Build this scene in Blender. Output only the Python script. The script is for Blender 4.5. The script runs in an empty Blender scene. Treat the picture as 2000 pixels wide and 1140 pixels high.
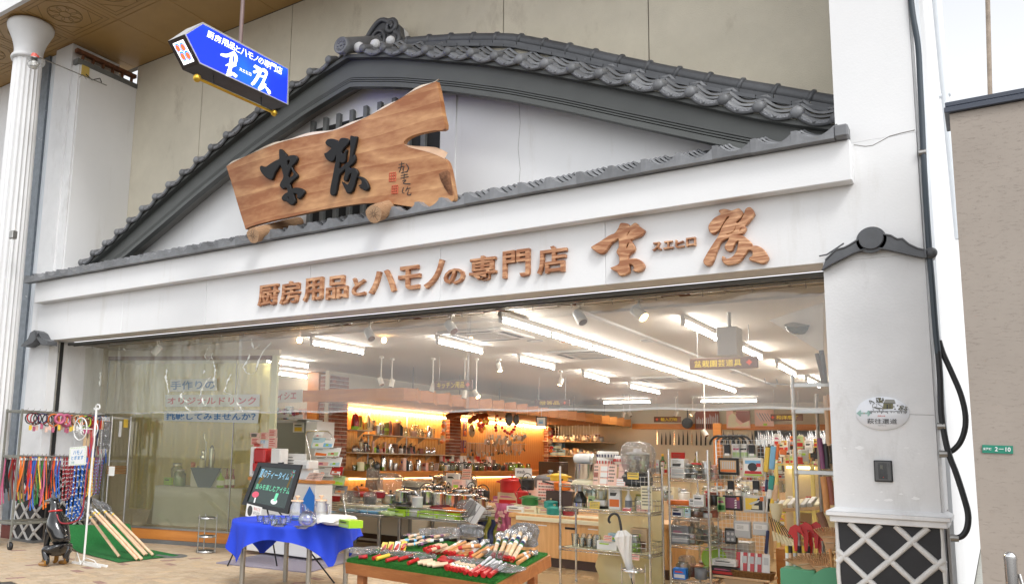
import bpy,bmesh,math,random
from mathutils import Vector,Matrix,noise
random.seed(7)
COS,SIN,RC=math.cos,math.sin,random.choice
MTR,MRO,RU=Matrix.Translation,Matrix.Rotation,random.uniform
PI=math.pi;TAU=2*PI;EM=enumerate
C=bpy.context.scene.collection
SC=bpy.context.scene
YAW,PITCH,ROLL,FPX,CX,CY,EYE=-0.63620517,0.14182275,0.02922791,1600.6,755.3,653.9,1.5
F_=Vector((SIN(YAW)*COS(PITCH),COS(YAW)*COS(PITCH),SIN(PITCH)))
r_=Vector((COS(YAW),-SIN(YAW),0));u_=r_.cross(F_)
R_=r_*COS(ROLL)+u_*SIN(ROLL);U_=u_*COS(ROLL)-r_*SIN(ROLL)
EYEP=Vector((0,0,EYE))
cam=bpy.data.cameras.new('camera');camo=bpy.data.objects.new('camera',cam);C.objects.link(camo)
camo.matrix_world=Matrix(((R_.x,U_.x,-F_.x,0),(R_.y,U_.y,-F_.y,0),(R_.z,U_.z,-F_.z,EYE),(0,0,0,1)))
cam.sensor_fit='HORIZONTAL';cam.sensor_width=36;cam.lens=36*FPX/2000
cam.shift_x=(1000-CX)/2000;cam.shift_y=(CY-570)/2000;cam.clip_end=500;cam.clip_start=.05
SC.camera=camo
SUN_EL,SUN_AZ=math.radians(50),math.radians(52)
W=bpy.data.worlds.new('World');SC.world=W;W.use_nodes=True
wn=W.node_tree;bg=wn.nodes['Background']
hs=wn.nodes.new('ShaderNodeHueSaturation');hs.inputs['Saturation'].default_value=.12;hs.inputs['Value'].default_value=1.08
sky=wn.nodes.new('ShaderNodeTexSky');sky.sky_type='NISHITA';sky.sun_disc=False
sky.sun_elevation=SUN_EL;sky.sun_rotation=PI-SUN_AZ;sky.air_density=1.0;sky.dust_density=1.0;sky.ozone_density=1.0
wn.links.new(sky.outputs[0],hs.inputs['Color']);wn.links.new(hs.outputs[0],bg.inputs[0]);bg.inputs[1].default_value=0.14
sun=bpy.data.lights.new('sun','SUN');sun.energy=0.85;sun.angle=math.radians(16);sun.color=(1,.99,.97)
so=bpy.data.objects.new('sun',sun);C.objects.link(so)
sdir=Vector((SIN(SUN_AZ)*COS(SUN_EL),-COS(SUN_AZ)*COS(SUN_EL),SIN(SUN_EL)))
so.rotation_euler=sdir.to_track_quat('Z','Y').to_euler();so.location=(8,-10,20)
SC.view_settings.view_transform='Standard';SC.view_settings.look='None'
SC.view_settings.exposure=1.0;SC.view_settings.gamma=1;SC.view_settings.use_curve_mapping=False
SC.cycles.max_bounces=8;SC.cycles.transparent_max_bounces=24;SC.cycles.sample_clamp_indirect=6
SC.cycles.diffuse_bounces=4;SC.cycles.glossy_bounces=3;SC.cycles.caustics_reflective=False;SC.cycles.caustics_refractive=False
def ray(px,py):return F_+R_*((px-CX)/FPX)-U_*((py-CY)/FPX)
def onx(px,py,x):d=ray(px,py);return EYEP+d*(x/d.x)
def ony(px,py,y):d=ray(px,py);return EYEP+d*(y/d.y)
def onz(px,py,z):d=ray(px,py);return EYEP+d*((z-EYE)/d.z)
def V(*a):return Vector(a)
MATS={}
def mat(name,col,rough=.6,metal=0,spec=.5,na=0.,nsc=8.,col2=None,bump=0.,bsc=40.,emit=0,alpha=1,coat=0.,detail=6,dirt=None,vary=0.):
 if name in MATS:return MATS[name]
 m=bpy.data.materials.new(name);m.use_nodes=True;nt=m.node_tree;N=nt.nodes;L=nt.links
 b=N['Principled BSDF']
 def c4(c):return(c[0],c[1],c[2],1)
 b.inputs['Base Color'].default_value=c4(col);b.inputs['Roughness'].default_value=rough
 b.inputs['Metallic'].default_value=metal;b.inputs['Specular IOR Level'].default_value=spec
 b.inputs['Coat Weight'].default_value=coat;b.inputs['Coat Roughness'].default_value=.08
 tc=None
 if na or bump or dirt:
  tc=N.new('ShaderNodeTexCoord')
 last=None
 if na:
  n=N.new('ShaderNodeTexNoise');n.inputs['Scale'].default_value=nsc;n.inputs['Detail'].default_value=detail;n.inputs['Roughness'].default_value=.65
  L.new(tc.outputs['Object'],n.inputs['Vector'])
  mr=N.new('ShaderNodeMapRange');mr.inputs[1].default_value=.3;mr.inputs[2].default_value=.7
  L.new(n.outputs['Fac'],mr.inputs[0])
  mx=N.new('ShaderNodeMix');mx.data_type='RGBA'
  k2=col2 or tuple(c*(1-na)for c in col)
  mx.inputs[6].default_value=c4(col);mx.inputs[7].default_value=c4(k2)
  L.new(mr.outputs[0],mx.inputs[0]);last=mx.outputs[2]
  rr=N.new('ShaderNodeMapRange');rr.inputs[3].default_value=max(.02,rough*.85);rr.inputs[4].default_value=min(1,rough*1.15)
  L.new(n.outputs['Fac'],rr.inputs[0]);L.new(rr.outputs[0],b.inputs['Roughness'])
 if dirt:
  mp=N.new('ShaderNodeMapping');mp.inputs['Scale'].default_value=dirt[1];L.new(tc.outputs['Object'],mp.inputs[0])
  n2=N.new('ShaderNodeTexNoise');n2.inputs['Scale'].default_value=1;n2.inputs['Detail'].default_value=9;n2.inputs['Roughness'].default_value=.7
  L.new(mp.outputs[0],n2.inputs['Vector'])
  m2=N.new('ShaderNodeMapRange');m2.inputs[1].default_value=dirt[2];m2.inputs[2].default_value=dirt[3];L.new(n2.outputs['Fac'],m2.inputs[0])
  x2=N.new('ShaderNodeMix');x2.data_type='RGBA';L.new(m2.outputs[0],x2.inputs[0])
  if last:L.new(last,x2.inputs[6])
  else:x2.inputs[6].default_value=c4(col)
  x2.inputs[7].default_value=c4(dirt[0]);last=x2.outputs[2]
 if vary:
  oi=N.new('ShaderNodeObjectInfo');vr=N.new('ShaderNodeMapRange');vr.inputs[3].default_value=1-vary;vr.inputs[4].default_value=1+vary;L.new(oi.outputs['Random'],vr.inputs[0])
  hv=N.new('ShaderNodeHueSaturation');L.new(vr.outputs[0],hv.inputs['Value'])
  if last:L.new(last,hv.inputs['Color'])
  else:hv.inputs['Color'].default_value=c4(col)
  last=hv.outputs[0]
 if last:L.new(last,b.inputs['Base Color'])
 if bump:
  n=N.new('ShaderNodeTexNoise');n.inputs['Scale'].default_value=bsc;n.inputs['Detail'].default_value=5
  L.new(tc.outputs['Object'],n.inputs['Vector'])
  bp=N.new('ShaderNodeBump');bp.inputs['Strength'].default_value=bump;bp.inputs['Distance'].default_value=.02
  L.new(n.outputs['Fac'],bp.inputs['Height']);L.new(bp.outputs[0],b.inputs['Normal'])
 if emit:
  b.inputs['Emission Color'].default_value=c4(col);b.inputs['Emission Strength'].default_value=emit
 MATS[name]=m;return m
def wood(name,c1,c2,scale=3.,axis=(1,6,6),dist=4.,rough=.5,bump=.15,ring='X',coat=0,crack=False,lines=0,lscale=9.,lmap=(.5,1,1)):
 if name in MATS:return MATS[name]
 m=bpy.data.materials.new(name);m.use_nodes=True;nt=m.node_tree;N=nt.nodes;L=nt.links;b=N['Principled BSDF']
 tc=N.new('ShaderNodeTexCoord');mp=N.new('ShaderNodeMapping');mp.inputs['Scale'].default_value=axis;L.new(tc.outputs['Object'],mp.inputs[0])
 nz=N.new('ShaderNodeTexNoise');nz.inputs['Scale'].default_value=.55;nz.inputs['Detail'].default_value=2;L.new(mp.outputs[0],nz.inputs['Vector'])
 w=N.new('ShaderNodeMath');w.operation='MULTIPLY';w.inputs[1].default_value=scale*dist;L.new(nz.outputs['Fac'],w.inputs[0])
 s=N.new('ShaderNodeMath');s.operation='PINGPONG';s.inputs[1].default_value=.5;L.new(w.outputs[0],s.inputs[0])
 f=N.new('ShaderNodeTexNoise');f.inputs['Scale'].default_value=14;f.inputs['Detail'].default_value=8;L.new(mp.outputs[0],f.inputs['Vector'])
 a=N.new('ShaderNodeMath');a.operation='MULTIPLY_ADD';a.inputs[1].default_value=.55;L.new(f.outputs['Fac'],a.inputs[0])
 p=N.new('ShaderNodeMath');p.operation='POWER';p.inputs[1].default_value=1.6;L.new(s.outputs[0],p.inputs[0]);L.new(p.outputs[0],a.inputs[2])
 big=N.new('ShaderNodeTexNoise');big.inputs['Scale'].default_value=.35;L.new(mp.outputs[0],big.inputs['Vector'])
 ad=N.new('ShaderNodeMath');ad.operation='MULTIPLY_ADD';ad.inputs[1].default_value=.5;L.new(big.outputs['Fac'],ad.inputs[0]);L.new(a.outputs[0],ad.inputs[2])
 if lines:
  m3=N.new('ShaderNodeMapping');m3.inputs['Scale'].default_value=lmap;L.new(tc.outputs['Object'],m3.inputs[0])
  wv=N.new('ShaderNodeTexWave');wv.wave_type='BANDS';wv.bands_direction='Z';wv.wave_profile='SAW';wv.inputs['Scale'].default_value=lscale;wv.inputs['Distortion'].default_value=11;wv.inputs['Detail'].default_value=3;wv.inputs['Detail Scale'].default_value=.55;wv.inputs['Detail Roughness'].default_value=.45
  L.new(m3.outputs[0],wv.inputs['Vector']);lm=N.new('ShaderNodeMath');lm.operation='MULTIPLY_ADD';lm.inputs[1].default_value=-lines;L.new(wv.outputs['Fac'],lm.inputs[0]);L.new(ad.outputs[0],lm.inputs[2]);ad=lm
 r=N.new('ShaderNodeValToRGB');r.color_ramp.elements[0].position=.35;r.color_ramp.elements[1].position=1.05
 r.color_ramp.elements[0].color=(*c1,1);r.color_ramp.elements[1].color=(*c2,1);L.new(ad.outputs[0],r.inputs[0]);L.new(r.outputs[0],b.inputs['Base Color'])
 b.inputs['Roughness'].default_value=rough;b.inputs['Coat Weight'].default_value=coat
 if bump:
  bp=N.new('ShaderNodeBump');bp.inputs['Strength'].default_value=bump;bp.inputs['Distance'].default_value=.01
  L.new(a.outputs[0],bp.inputs['Height']);L.new(bp.outputs[0],b.inputs['Normal'])
 MATS[name]=m;return m
def CLR(name,tint=(1,1,1),gloss=.08,rough=.03,haze=0.,hazecol=(.9,.9,.9),bump=None,streak=None):
 """thin clear glass or film: see-through with a mirror reflection and, if asked, a milky share"""
 if name in MATS:return MATS[name]
 m=bpy.data.materials.new(name);m.use_nodes=True;nt=m.node_tree;N=nt.nodes;L=nt.links
 N.remove(N['Principled BSDF']);out=N['Material Output']
 t=N.new('ShaderNodeBsdfTransparent');t.inputs[0].default_value=(*tint,1)
 g=N.new('ShaderNodeBsdfGlossy');g.inputs['Roughness'].default_value=rough
 lw=N.new('ShaderNodeLayerWeight');lw.inputs[0].default_value=.35
 mr=N.new('ShaderNodeMapRange');mr.inputs[3].default_value=gloss;mr.inputs[4].default_value=.75;L.new(lw.outputs['Fresnel'],mr.inputs[0])
 mx=N.new('ShaderNodeMixShader');L.new(mr.outputs[0],mx.inputs[0])
 base=t.outputs[0]
 if haze or streak:
  d=N.new('ShaderNodeBsdfTranslucent');d.inputs[0].default_value=(*hazecol,1)
  d2=N.new('ShaderNodeBsdfDiffuse');d2.inputs[0].default_value=(*hazecol,1)
  ms=N.new('ShaderNodeMixShader');ms.inputs[0].default_value=.5;L.new(d.outputs[0],ms.inputs[1]);L.new(d2.outputs[0],ms.inputs[2])
  mh=N.new('ShaderNodeMixShader');mh.inputs[0].default_value=haze
  if streak:
   tc=N.new('ShaderNodeTexCoord');mp=N.new('ShaderNodeMapping');mp.inputs['Scale'].default_value=streak[0];L.new(tc.outputs['Object'],mp.inputs[0])
   nz=N.new('ShaderNodeTexNoise');nz.inputs['Scale'].default_value=1;nz.inputs['Detail'].default_value=6;nz.inputs['Roughness'].default_value=.7;L.new(mp.outputs[0],nz.inputs['Vector'])
   sr=N.new('ShaderNodeMapRange');sr.inputs[1].default_value=streak[1];sr.inputs[2].default_value=streak[2];sr.inputs[3].default_value=haze;sr.inputs[4].default_value=streak[3]
   L.new(nz.outputs['Fac'],sr.inputs[0]);L.new(sr.outputs[0],mh.inputs[0])
  L.new(base,mh.inputs[1]);L.new(ms.outputs[0],mh.inputs[2]);base=mh.outputs[0]
 if bump:
  tc=N.new('ShaderNodeTexCoord');mp=N.new('ShaderNodeMapping');mp.inputs['Scale'].default_value=bump[0];L.new(tc.outputs['Object'],mp.inputs[0])
  nz=N.new('ShaderNodeTexNoise');nz.inputs['Scale'].default_value=1;nz.inputs['Detail'].default_value=4;nz.inputs['Distortion'].default_value=.6;L.new(mp.outputs[0],nz.inputs['Vector'])
  bp=N.new('ShaderNodeBump');bp.inputs['Strength'].default_value=bump[1];bp.inputs['Distance'].default_value=.05
  L.new(nz.outputs['Fac'],bp.inputs['Height']);L.new(bp.outputs[0],g.inputs['Normal'])
 L.new(base,mx.inputs[1]);L.new(g.outputs[0],mx.inputs[2]);L.new(mx.outputs[0],out.inputs[0])
 MATS[name]=m;return m
def M(name):return MATS[name]
mat('plaster',(.80,.80,.80),.7,na=.05,nsc=1.2,bump=.06,bsc=60,vary=.02,dirt=((.62,.60,.56),(3.2,3.2,.45),.57,.86))
mat('plaster_old',(.80,.80,.80),.75,na=.1,nsc=2.5,bump=.12,bsc=50,dirt=((.52,.51,.49),(3,3,1),.56,.85))
mat('stucco',(.70,.65,.53),.9,na=.16,nsc=1.1,bump=.35,bsc=90,dirt=((.40,.35,.27),(1.5,1.5,.7),.58,.8))
mat('soffit_gold',(.48,.29,.10),.38,na=.12,nsc=2)
mat('soffit_line',(.25,.16,.05),.5)
mat('joint',(.16,.14,.11),.9)
mat('crack',(.25,.24,.22),.9)
mat('tile',(.21,.215,.225),.42,vary=.28,na=.28,nsc=9,bump=.12,bsc=35,dirt=((.22,.22,.21),(9,9,9),.6,.8))
mat('tile_dark',(.10,.104,.112),.4,vary=.2,na=.25,nsc=7,bump=.1,bsc=35)
mat('tile_relief',(.23,.235,.25),.5,na=.3,nsc=30,bump=.9,bsc=55)
mat('barge_paint',(.10,.105,.10),.5,na=.12,nsc=3)
mat('groove',(.02,.02,.02),.8)
mat('soffit_grey',(.30,.29,.27),.8,na=.1)  # grey underside between barge board and tympanum
mat('lattice_black',(.022,.022,.025),.6,na=.3,nsc=6)
mat('lattice_white',(.70,.69,.67),.75,na=.12,nsc=9,bump=.3,bsc=45,dirt=((.42,.40,.37),(9,9,9),.58,.8))
mat('tan_plaster',(.37,.32,.275),.95,na=.1,nsc=2.5)
mat('white_side',(.82,.82,.82),.6,na=.05,nsc=2,bump=.3,bsc=120)
mat('navy_metal',(.05,.06,.085),.4,na=.1)
mat('black_rubber',(.016,.017,.019),.45)
mat('pipe_blue',(.035,.05,.065),.4)
mat('marble',(.19,.22,.25),.35,na=.3,nsc=9,col2=(.12,.14,.16),dirt=((.55,.56,.56),(5,5,8),.64,.70))
mat('white_metal',(.72,.76,.80),.5,na=.08,nsc=3)
mat('column_white',(.74,.74,.74),.5,na=.08,nsc=3)
mat('rust',(.20,.08,.035),.85,na=.5,nsc=14)
mat('grey_steel',(.16,.165,.16),.6,na=.2)
mat('chrome',(.72,.72,.72),.16,1)
mat('steel',(.55,.55,.54),.3,1,na=.15,nsc=20)
mat('steel_dull',(.42,.41,.39),.42,1,na=.2,nsc=14)
mat('gold_paint',(.75,.48,.06),.28,.7)
mat('sign_brown',(.055,.04,.035),.45,na=.2)
mat('sign_silver',(.62,.62,.62),.4,.3)
mat('sign_blue',(.012,.045,.95),.35,emit=1.0)
mat('lit_white',(.95,.97,1.),.4,emit=1.15)
mat('lit_yellow',(.95,.9,.2),.4,emit=.9)
mat('logo_blue',(.05,.3,.85),.5,emit=.7);mat('logo_orange',(.9,.16,.05),.5,emit=.7);mat('white_paint',(.8,.8,.8),.5)
mat('black_lacquer',(.012,.012,.013),.42,spec=.3)
mat('ink',(.03,.03,.03),.7);mat('seal_red',(.60,.13,.07),.7)
wood('slab_wood',(.34,.125,.045),(.74,.42,.20),scale=2.4,axis=(.55,1.2,1.7),dist=3.5,rough=.5,bump=.03,lines=.2,lscale=1.5,lmap=(.28,1,1.1))
mat('sapwood',(.72,.60,.48),.6,na=.15,nsc=10)
wood('letter_wood',(.33,.13,.055),(.80,.47,.26),scale=4,axis=(1.2,4,6),dist=4,rough=.5,bump=.12,lines=.34,lscale=4.,lmap=(.6,1,1.))
wood('log_bark',(.26,.14,.07),(.48,.30,.17),scale=5,axis=(9,1.5,9),dist=5,rough=.8,bump=.5)
wood('log_end',(.42,.24,.13),(.66,.46,.30),scale=7,axis=(8,8,8),dist=6,rough=.8,bump=.3)
class MB:
 def __init__(s,*mats):s.v=[];s.f=[];s.mi=[];s.sm=[];s.mats=list(mats);s.T=None;s.cm=0;s.smooth=False
 def m(s,name):
  if name not in s.mats:s.mats.append(name)
  s.cm=s.mats.index(name);return s
 def add(s,vs,fs,smooth=None):
  o=len(s.v)
  for p in vs:s.v.append((s.T@Vector(p))if s.T else Vector(p))
  sm=s.smooth if smooth is None else smooth
  for f in fs:s.f.append([i+o for i in f]);s.mi.append(s.cm);s.sm.append(sm)
  return s
 def box(s,x0,x1,y0,y1,z0,z1,bev=0):
  if bev:
   b=min(bev,(x1-x0)/2.01,(y1-y0)/2.01,(z1-z0)/2.01);vs=[];
   for sx in(0,1):
    for sy in(0,1):
     for sz in(0,1):
      X,Y,Z=(x0,x1)[sx],(y0,y1)[sy],(z0,z1)[sz];dx,dy,dz=b*(1-2*sx),b*(1-2*sy),b*(1-2*sz)
      vs+=[(X,Y+dy,Z+dz),(X+dx,Y,Z+dz),(X+dx,Y+dy,Z)]
   def i(sx,sy,sz,k):return((sx*2+sy)*2+sz)*3+k
   fs=[]
   for k in range(3):
    for side in(0,1):
     q=[]
     for a,c in((0,0),(1,0),(1,1),(0,1)):
      t=[0,0,0];o=[j for j in range(3)if j!=k];t[k]=side;t[o[0]]=a;t[o[1]]=c;q.append(i(*t,k))
     flip=(side==0)^(k==1)
     fs.append(q[::-1]if flip else q)
   for k in range(3):
    o=[j for j in range(3)if j!=k]
    for a in(0,1):
     for c in(0,1):
      t0=[0,0,0];t0[o[0]]=a;t0[o[1]]=c;t1=list(t0);t1[k]=1
      fs.append([i(*t0,o[0]),i(*t1,o[0]),i(*t1,o[1]),i(*t0,o[1])])
   for sx in(0,1):
    for sy in(0,1):
     for sz in(0,1):fs.append([i(sx,sy,sz,0),i(sx,sy,sz,1),i(sx,sy,sz,2)])
   return s.add(vs,fs)
  vs=[(x0,y0,z0),(x1,y0,z0),(x1,y1,z0),(x0,y1,z0),(x0,y0,z1),(x1,y0,z1),(x1,y1,z1),(x0,y1,z1)]
  return s.add(vs,[(0,3,2,1),(4,5,6,7),(0,1,5,4),(1,2,6,5),(2,3,7,6),(3,0,4,7)])
 def cbox(s,c,sx,sy,sz,bev=0):return s.box(c[0]-sx/2,c[0]+sx/2,c[1]-sy/2,c[1]+sy/2,c[2]-sz/2,c[2]+sz/2,bev)
 def tu(s,pts,r,n=8,caps=True,closed=False):
  pts=[Vector(p)for p in pts];k=len(pts);rs=r if isinstance(r,(list,tuple))else[r]*k
  vs=[];up=None
  for i,p in EM(pts):
   if closed:t=pts[(i+1)%k]-pts[i-1]
   else:t=(pts[min(i+1,k-1)]-pts[max(i-1,0)])
   if t.length<1e-9:t=Vector((0,0,1))
   t.normalize()
   if up is None or abs(up.dot(t))>.98:up=Vector((0,0,1))if abs(t.z)<.9 else Vector((1,0,0))
   a=up.cross(t).normalized();b=t.cross(a);up=b
   for j in range(n):
    q=2*PI*j/n;vs.append(p+a*(COS(q)*rs[i])+b*(SIN(q)*rs[i]))
  fs=[]
  for i in range(k if closed else k-1):
   i2=(i+1)%k
   for j in range(n):fs.append((i*n+j,i*n+(j+1)%n,i2*n+(j+1)%n,i2*n+j))
  s.add(vs,fs,True)
  if caps and not closed:s.add([vs[j]for j in range(n)],[tuple(range(n))[::-1]],False);s.add([vs[(k-1)*n+j]for j in range(n)],[tuple(range(n))],False)
  return s
 def cyl(s,p0,p1,r0,r1=None,n=16,caps=True):return s.tu([p0,p1],[r0,r0 if r1 is None else r1],n,caps)
 def la(s,prof,n=20,c=(0,0,0),smooth=True,arc=None):
  """prof: (r, z) from bottom to top"""
  vs=[];k=len(prof);full=arc is None;m=n if full else n+1
  for r,z in prof:
   for j in range(m):
    q=2*PI*j/n if full else arc[0]+(arc[1]-arc[0])*j/n
    vs.append((c[0]+r*COS(q),c[1]+r*SIN(q),c[2]+z))
  fs=[]
  for i in range(k-1):
   for j in range(n):j2=(j+1)%m;fs.append((i*m+j,i*m+j2,(i+1)*m+j2,(i+1)*m+j))
  s.add(vs,fs,smooth)
  if full:
   if prof[0][0]>1e-6:s.add(vs[:n],[tuple(range(n))[::-1]],False)
   if prof[-1][0]>1e-6:s.add(vs[(k-1)*n:],[tuple(range(n))],False)
  return s
 def sf(s,c,r,n=12,m=8,sc=(1,1,1)):
  prof=[(max(1e-7,r*SIN(PI*i/m)),-r*COS(PI*i/m))for i in range(m+1)]
  T=s.T;s.T=(T if T else Matrix())@MTR(c)@Matrix.Diagonal((*sc,1));s.la(prof,n);s.T=T;return s
 def pz(s,poly,o,ax,ay,th,both=True):
  """poly in the plane (o, ax, ay), thickness th along ax x ay"""
  ax,ay,o=Vector(ax),Vector(ay),Vector(o);nz=ax.cross(ay).normalized()
  k=len(poly);a=[o+ax*p[0]+ay*p[1]for p in poly]
  area=sum(poly[i][0]*poly[(i+1)%k][1]-poly[(i+1)%k][0]*poly[i][1]for i in range(k))
  if area<0:a.reverse()
  b=[p+nz*th for p in a]
  s.add(b,[tuple(range(k))],False)
  if both:s.add(a,[tuple(range(k))[::-1]],False)
  s.add(a+b,[(i,(i+1)%k,k+(i+1)%k,k+i)for i in range(k)],False);return s
 def qd(s,a,b,c,d):return s.add([a,b,c,d],[(0,1,2,3)])
 def grid(s,fn,nu,nv,smooth=True):
  vs=[fn(i/nu,j/nv)for j in range(nv+1)for i in range(nu+1)]
  fs=[(j*(nu+1)+i,j*(nu+1)+i+1,(j+1)*(nu+1)+i+1,(j+1)*(nu+1)+i)for j in range(nv)for i in range(nu)]
  return s.add(vs,fs,smooth)
 def mesh(s,name):
  me=bpy.data.meshes.new(name);me.from_pydata([tuple(v)for v in s.v],[],s.f)
  for n in s.mats:me.materials.append(MATS[n])
  me.polygons.foreach_set('material_index',s.mi);me.polygons.foreach_set('use_smooth',s.sm);me.update();return me
def obj(name,mb,parent=None,loc=None,rot=None,label=None,kind=None):
 me=mb if isinstance(mb,bpy.types.Mesh)else mb.mesh(name)
 o=bpy.data.objects.new(name,me);C.objects.link(o)
 if parent is not None:o.parent=parent
 if loc is not None:o.location=loc
 if rot is not None:o.rotation_euler=rot if hasattr(rot,'__len__')else(0,0,rot)
 if label:o['label']=label
 if kind:o['kind']=kind
 return o
def tag(o,label,cat,group=None):
 o['label']=label;o['category']=cat
 if group:o['group']=group
 return o
def thing(name,label,cat,loc=(0,0,0),rz=0,group=None):
 o=bpy.data.objects.new(name,None);C.objects.link(o);o.empty_display_size=.1
 o.location=loc;o.rotation_euler=(0,0,rz);return tag(o,label,cat,group)
def ST(name,mb):return obj(name,mb,kind='structure')
def kids(o):return[c for c in bpy.data.objects if c.parent==o]
def dup(root,loc,rz=None,label=None,group=None,scale=None,tree=None):
 r=root.copy();C.objects.link(r);r.location=loc
 if rz is not None:r.rotation_euler=(0,0,rz)
 if label:r['label']=label
 if group:r['group']=group
 if scale:r.scale=scale
 for ch in list(root.children):
  c=ch.copy();C.objects.link(c);c.parent=r
  for g in ch.children:
   d=g.copy();C.objects.link(d);d.parent=c
 return r
TXT={}
def text_mesh(body,offset=0.,extrude=0.,bevel=0.):
 k=(body,offset,extrude,bevel)
 if k in TXT:return TXT[k]
 cu=bpy.data.curves.new('lettering','FONT');cu.body=body;cu.offset=offset;cu.extrude=extrude;cu.bevel_depth=bevel;cu.resolution_u=3
 o=bpy.data.objects.new('lettering',cu);me=bpy.data.meshes.new_from_object(o)
 vs=[v.co.copy()for v in me.vertices];fs=[tuple(p.vertices)for p in me.polygons]
 bpy.data.objects.remove(o);bpy.data.meshes.remove(me)
 x0=min(v.x for v in vs);x1=max(v.x for v in vs);y0=min(v.y for v in vs);y1=max(v.y for v in vs)
 TXT[k]=(vs,fs,x0,x1,y0,y1);return TXT[k]
def TQ(mb,body,tl,tr,br,bl,lift=.002,offset=0.,depth=0.,bevel=0.,norm=None):
 """lettering bent into the four corners of its place; depth > 0 makes it solid"""
 tl,tr,br,bl=map(Vector,(tl,tr,br,bl))
 ez=.5 if depth else 0
 vs,fs,x0,x1,y0,y1=text_mesh(body,offset,ez,bevel)
 n=norm or(tr-tl).cross(tl-bl).normalized()
 zs=max(abs(v.z)for v in vs)or 1
 out=[]
 for v in vs:
  a=(v.x-x0)/(x1-x0);b=(v.y-y0)/(y1-y0)if y1>y0 else .5
  p=bl*(1-a)*(1-b)+br*a*(1-b)+tr*a*b+tl*(1-a)*b
  out.append(p+n*(lift+(v.z/zs*.5+.5)*depth))
 mb.add(out,fs,False);return mb
def OM(name,polys,m,to2,to3,depth,bevel):
 """closed outlines (holes by even-odd) as one solid with rounded edges"""
 cu=bpy.data.curves.new(name,'CURVE');cu.dimensions='2D';cu.fill_mode='BOTH';cu.extrude=max(.001,depth/2-bevel);cu.bevel_depth=bevel;cu.bevel_resolution=2;cu.offset=-bevel*.5
 for pl in polys:
  n=len(pl);pts=[]
  for i in range(n):
   p0,p1,p2,p3=pl[i-1],pl[i],pl[(i+1)%n],pl[(i+2)%n]
   for t in(0,.34,.67):
    t2,t3=t*t,t*t*t;pts.append(tuple(.5*((2*b)+(-a+c)*t+(2*a-5*b+4*c-d)*t2+(-a+3*b-3*c+d)*t3)for a,b,c,d in zip(p0,p1,p2,p3)))
  sp=cu.splines.new('POLY');sp.points.add(len(pts)-1);sp.use_cyclic_u=True
  for q,p in zip(sp.points,pts):u=to2(*p);q.co=(u[0],u[1],0,1)
 o=bpy.data.objects.new(name,cu);me=bpy.data.meshes.new_from_object(o);bpy.data.objects.remove(o)
 for v in me.vertices:v.co=to3(v.co.x,v.co.y,v.co.z+depth/2)
 me.flip_normals()if False else None
 me.materials.clear();me.materials.append(MATS[m]);me.name=name;return me
B_SUE=[[(350,212),(378,205),(432,215),(446,240),(470,232),(500,207),(528,210),(545,235),(600,272),(606,292),(575,335),(520,355),(480,375),(457,392),(472,410),(492,440),(503,470),(495,505),(465,525),(440,550),(430,580),(427,597),(470,592),(520,590),(570,610),(600,645),(605,675),(590,705),(560,722),(520,726),(487,712),(500,700),(495,675),(485,655),(460,645),(440,655),(447,690),(443,735),(410,755),(355,770),(330,755),(315,730),(280,715),(247,690),(290,672),(330,650),(342,620),(340,570),(325,545),(312,520),(320,490),(335,462),(335,410),(330,368),(290,390),(240,430),(200,490),(175,520),(150,533),(120,530),(80,505),(37,468),(60,448),(140,400),(230,340),(290,315),(330,260)],[(455,285),(432,308),(414,345),(428,338),(448,308)],[(444,414),(418,436),(408,474),(420,476),(432,460),(440,440)]]
B_HIRO=[[(1420,75),(1440,60),(1490,55),(1550,72),(1590,60),(1625,47),(1645,55),(1675,92),(1672,110),(1650,145),(1612,182),(1602,194),(1612,212),(1658,172),(1694,100),(1708,55),(1740,35),(1770,45),(1798,95),(1790,125),(1740,190),(1692,235),(1705,250),(1705,275),(1680,310),(1640,325),(1612,338),(1645,338),(1680,345),(1740,390),(1772,432),(1757,462),(1785,452),(1840,455),(1900,490),(1945,560),(1950,590),(1930,620),(1890,638),(1850,628),(1790,612),(1750,598),(1752,580),(1780,560),(1785,520),(1770,497),(1738,492),(1720,510),(1680,570),(1630,625),(1560,645),(1500,650),(1465,625),(1452,590),(1460,565),(1475,570),(1485,590),(1520,590),(1570,565),(1610,510),(1625,450),(1635,400),(1622,394),(1590,420),(1570,470),(1560,495),(1530,507),(1500,495),(1485,470),(1490,440),(1520,390),(1528,362),(1500,370),(1450,400),(1420,440),(1395,500),(1370,570),(1345,630),(1320,655),(1295,662),(1265,648),(1253,620),(1260,590),(1300,520),(1350,440),(1390,380),(1420,330),(1450,260),(1490,190),(1532,140),(1520,132),(1500,142),(1470,190),(1440,240),(1410,280),(1355,318),(1320,295),(1307,250),(1320,210),(1370,150),(1440,110)],[(1660,255),(1632,290),(1650,286),(1664,268)],[(1598,232),(1575,290),(1520,318),(1495,322),(1500,332),(1545,320),(1580,300),(1600,262)]]
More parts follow.
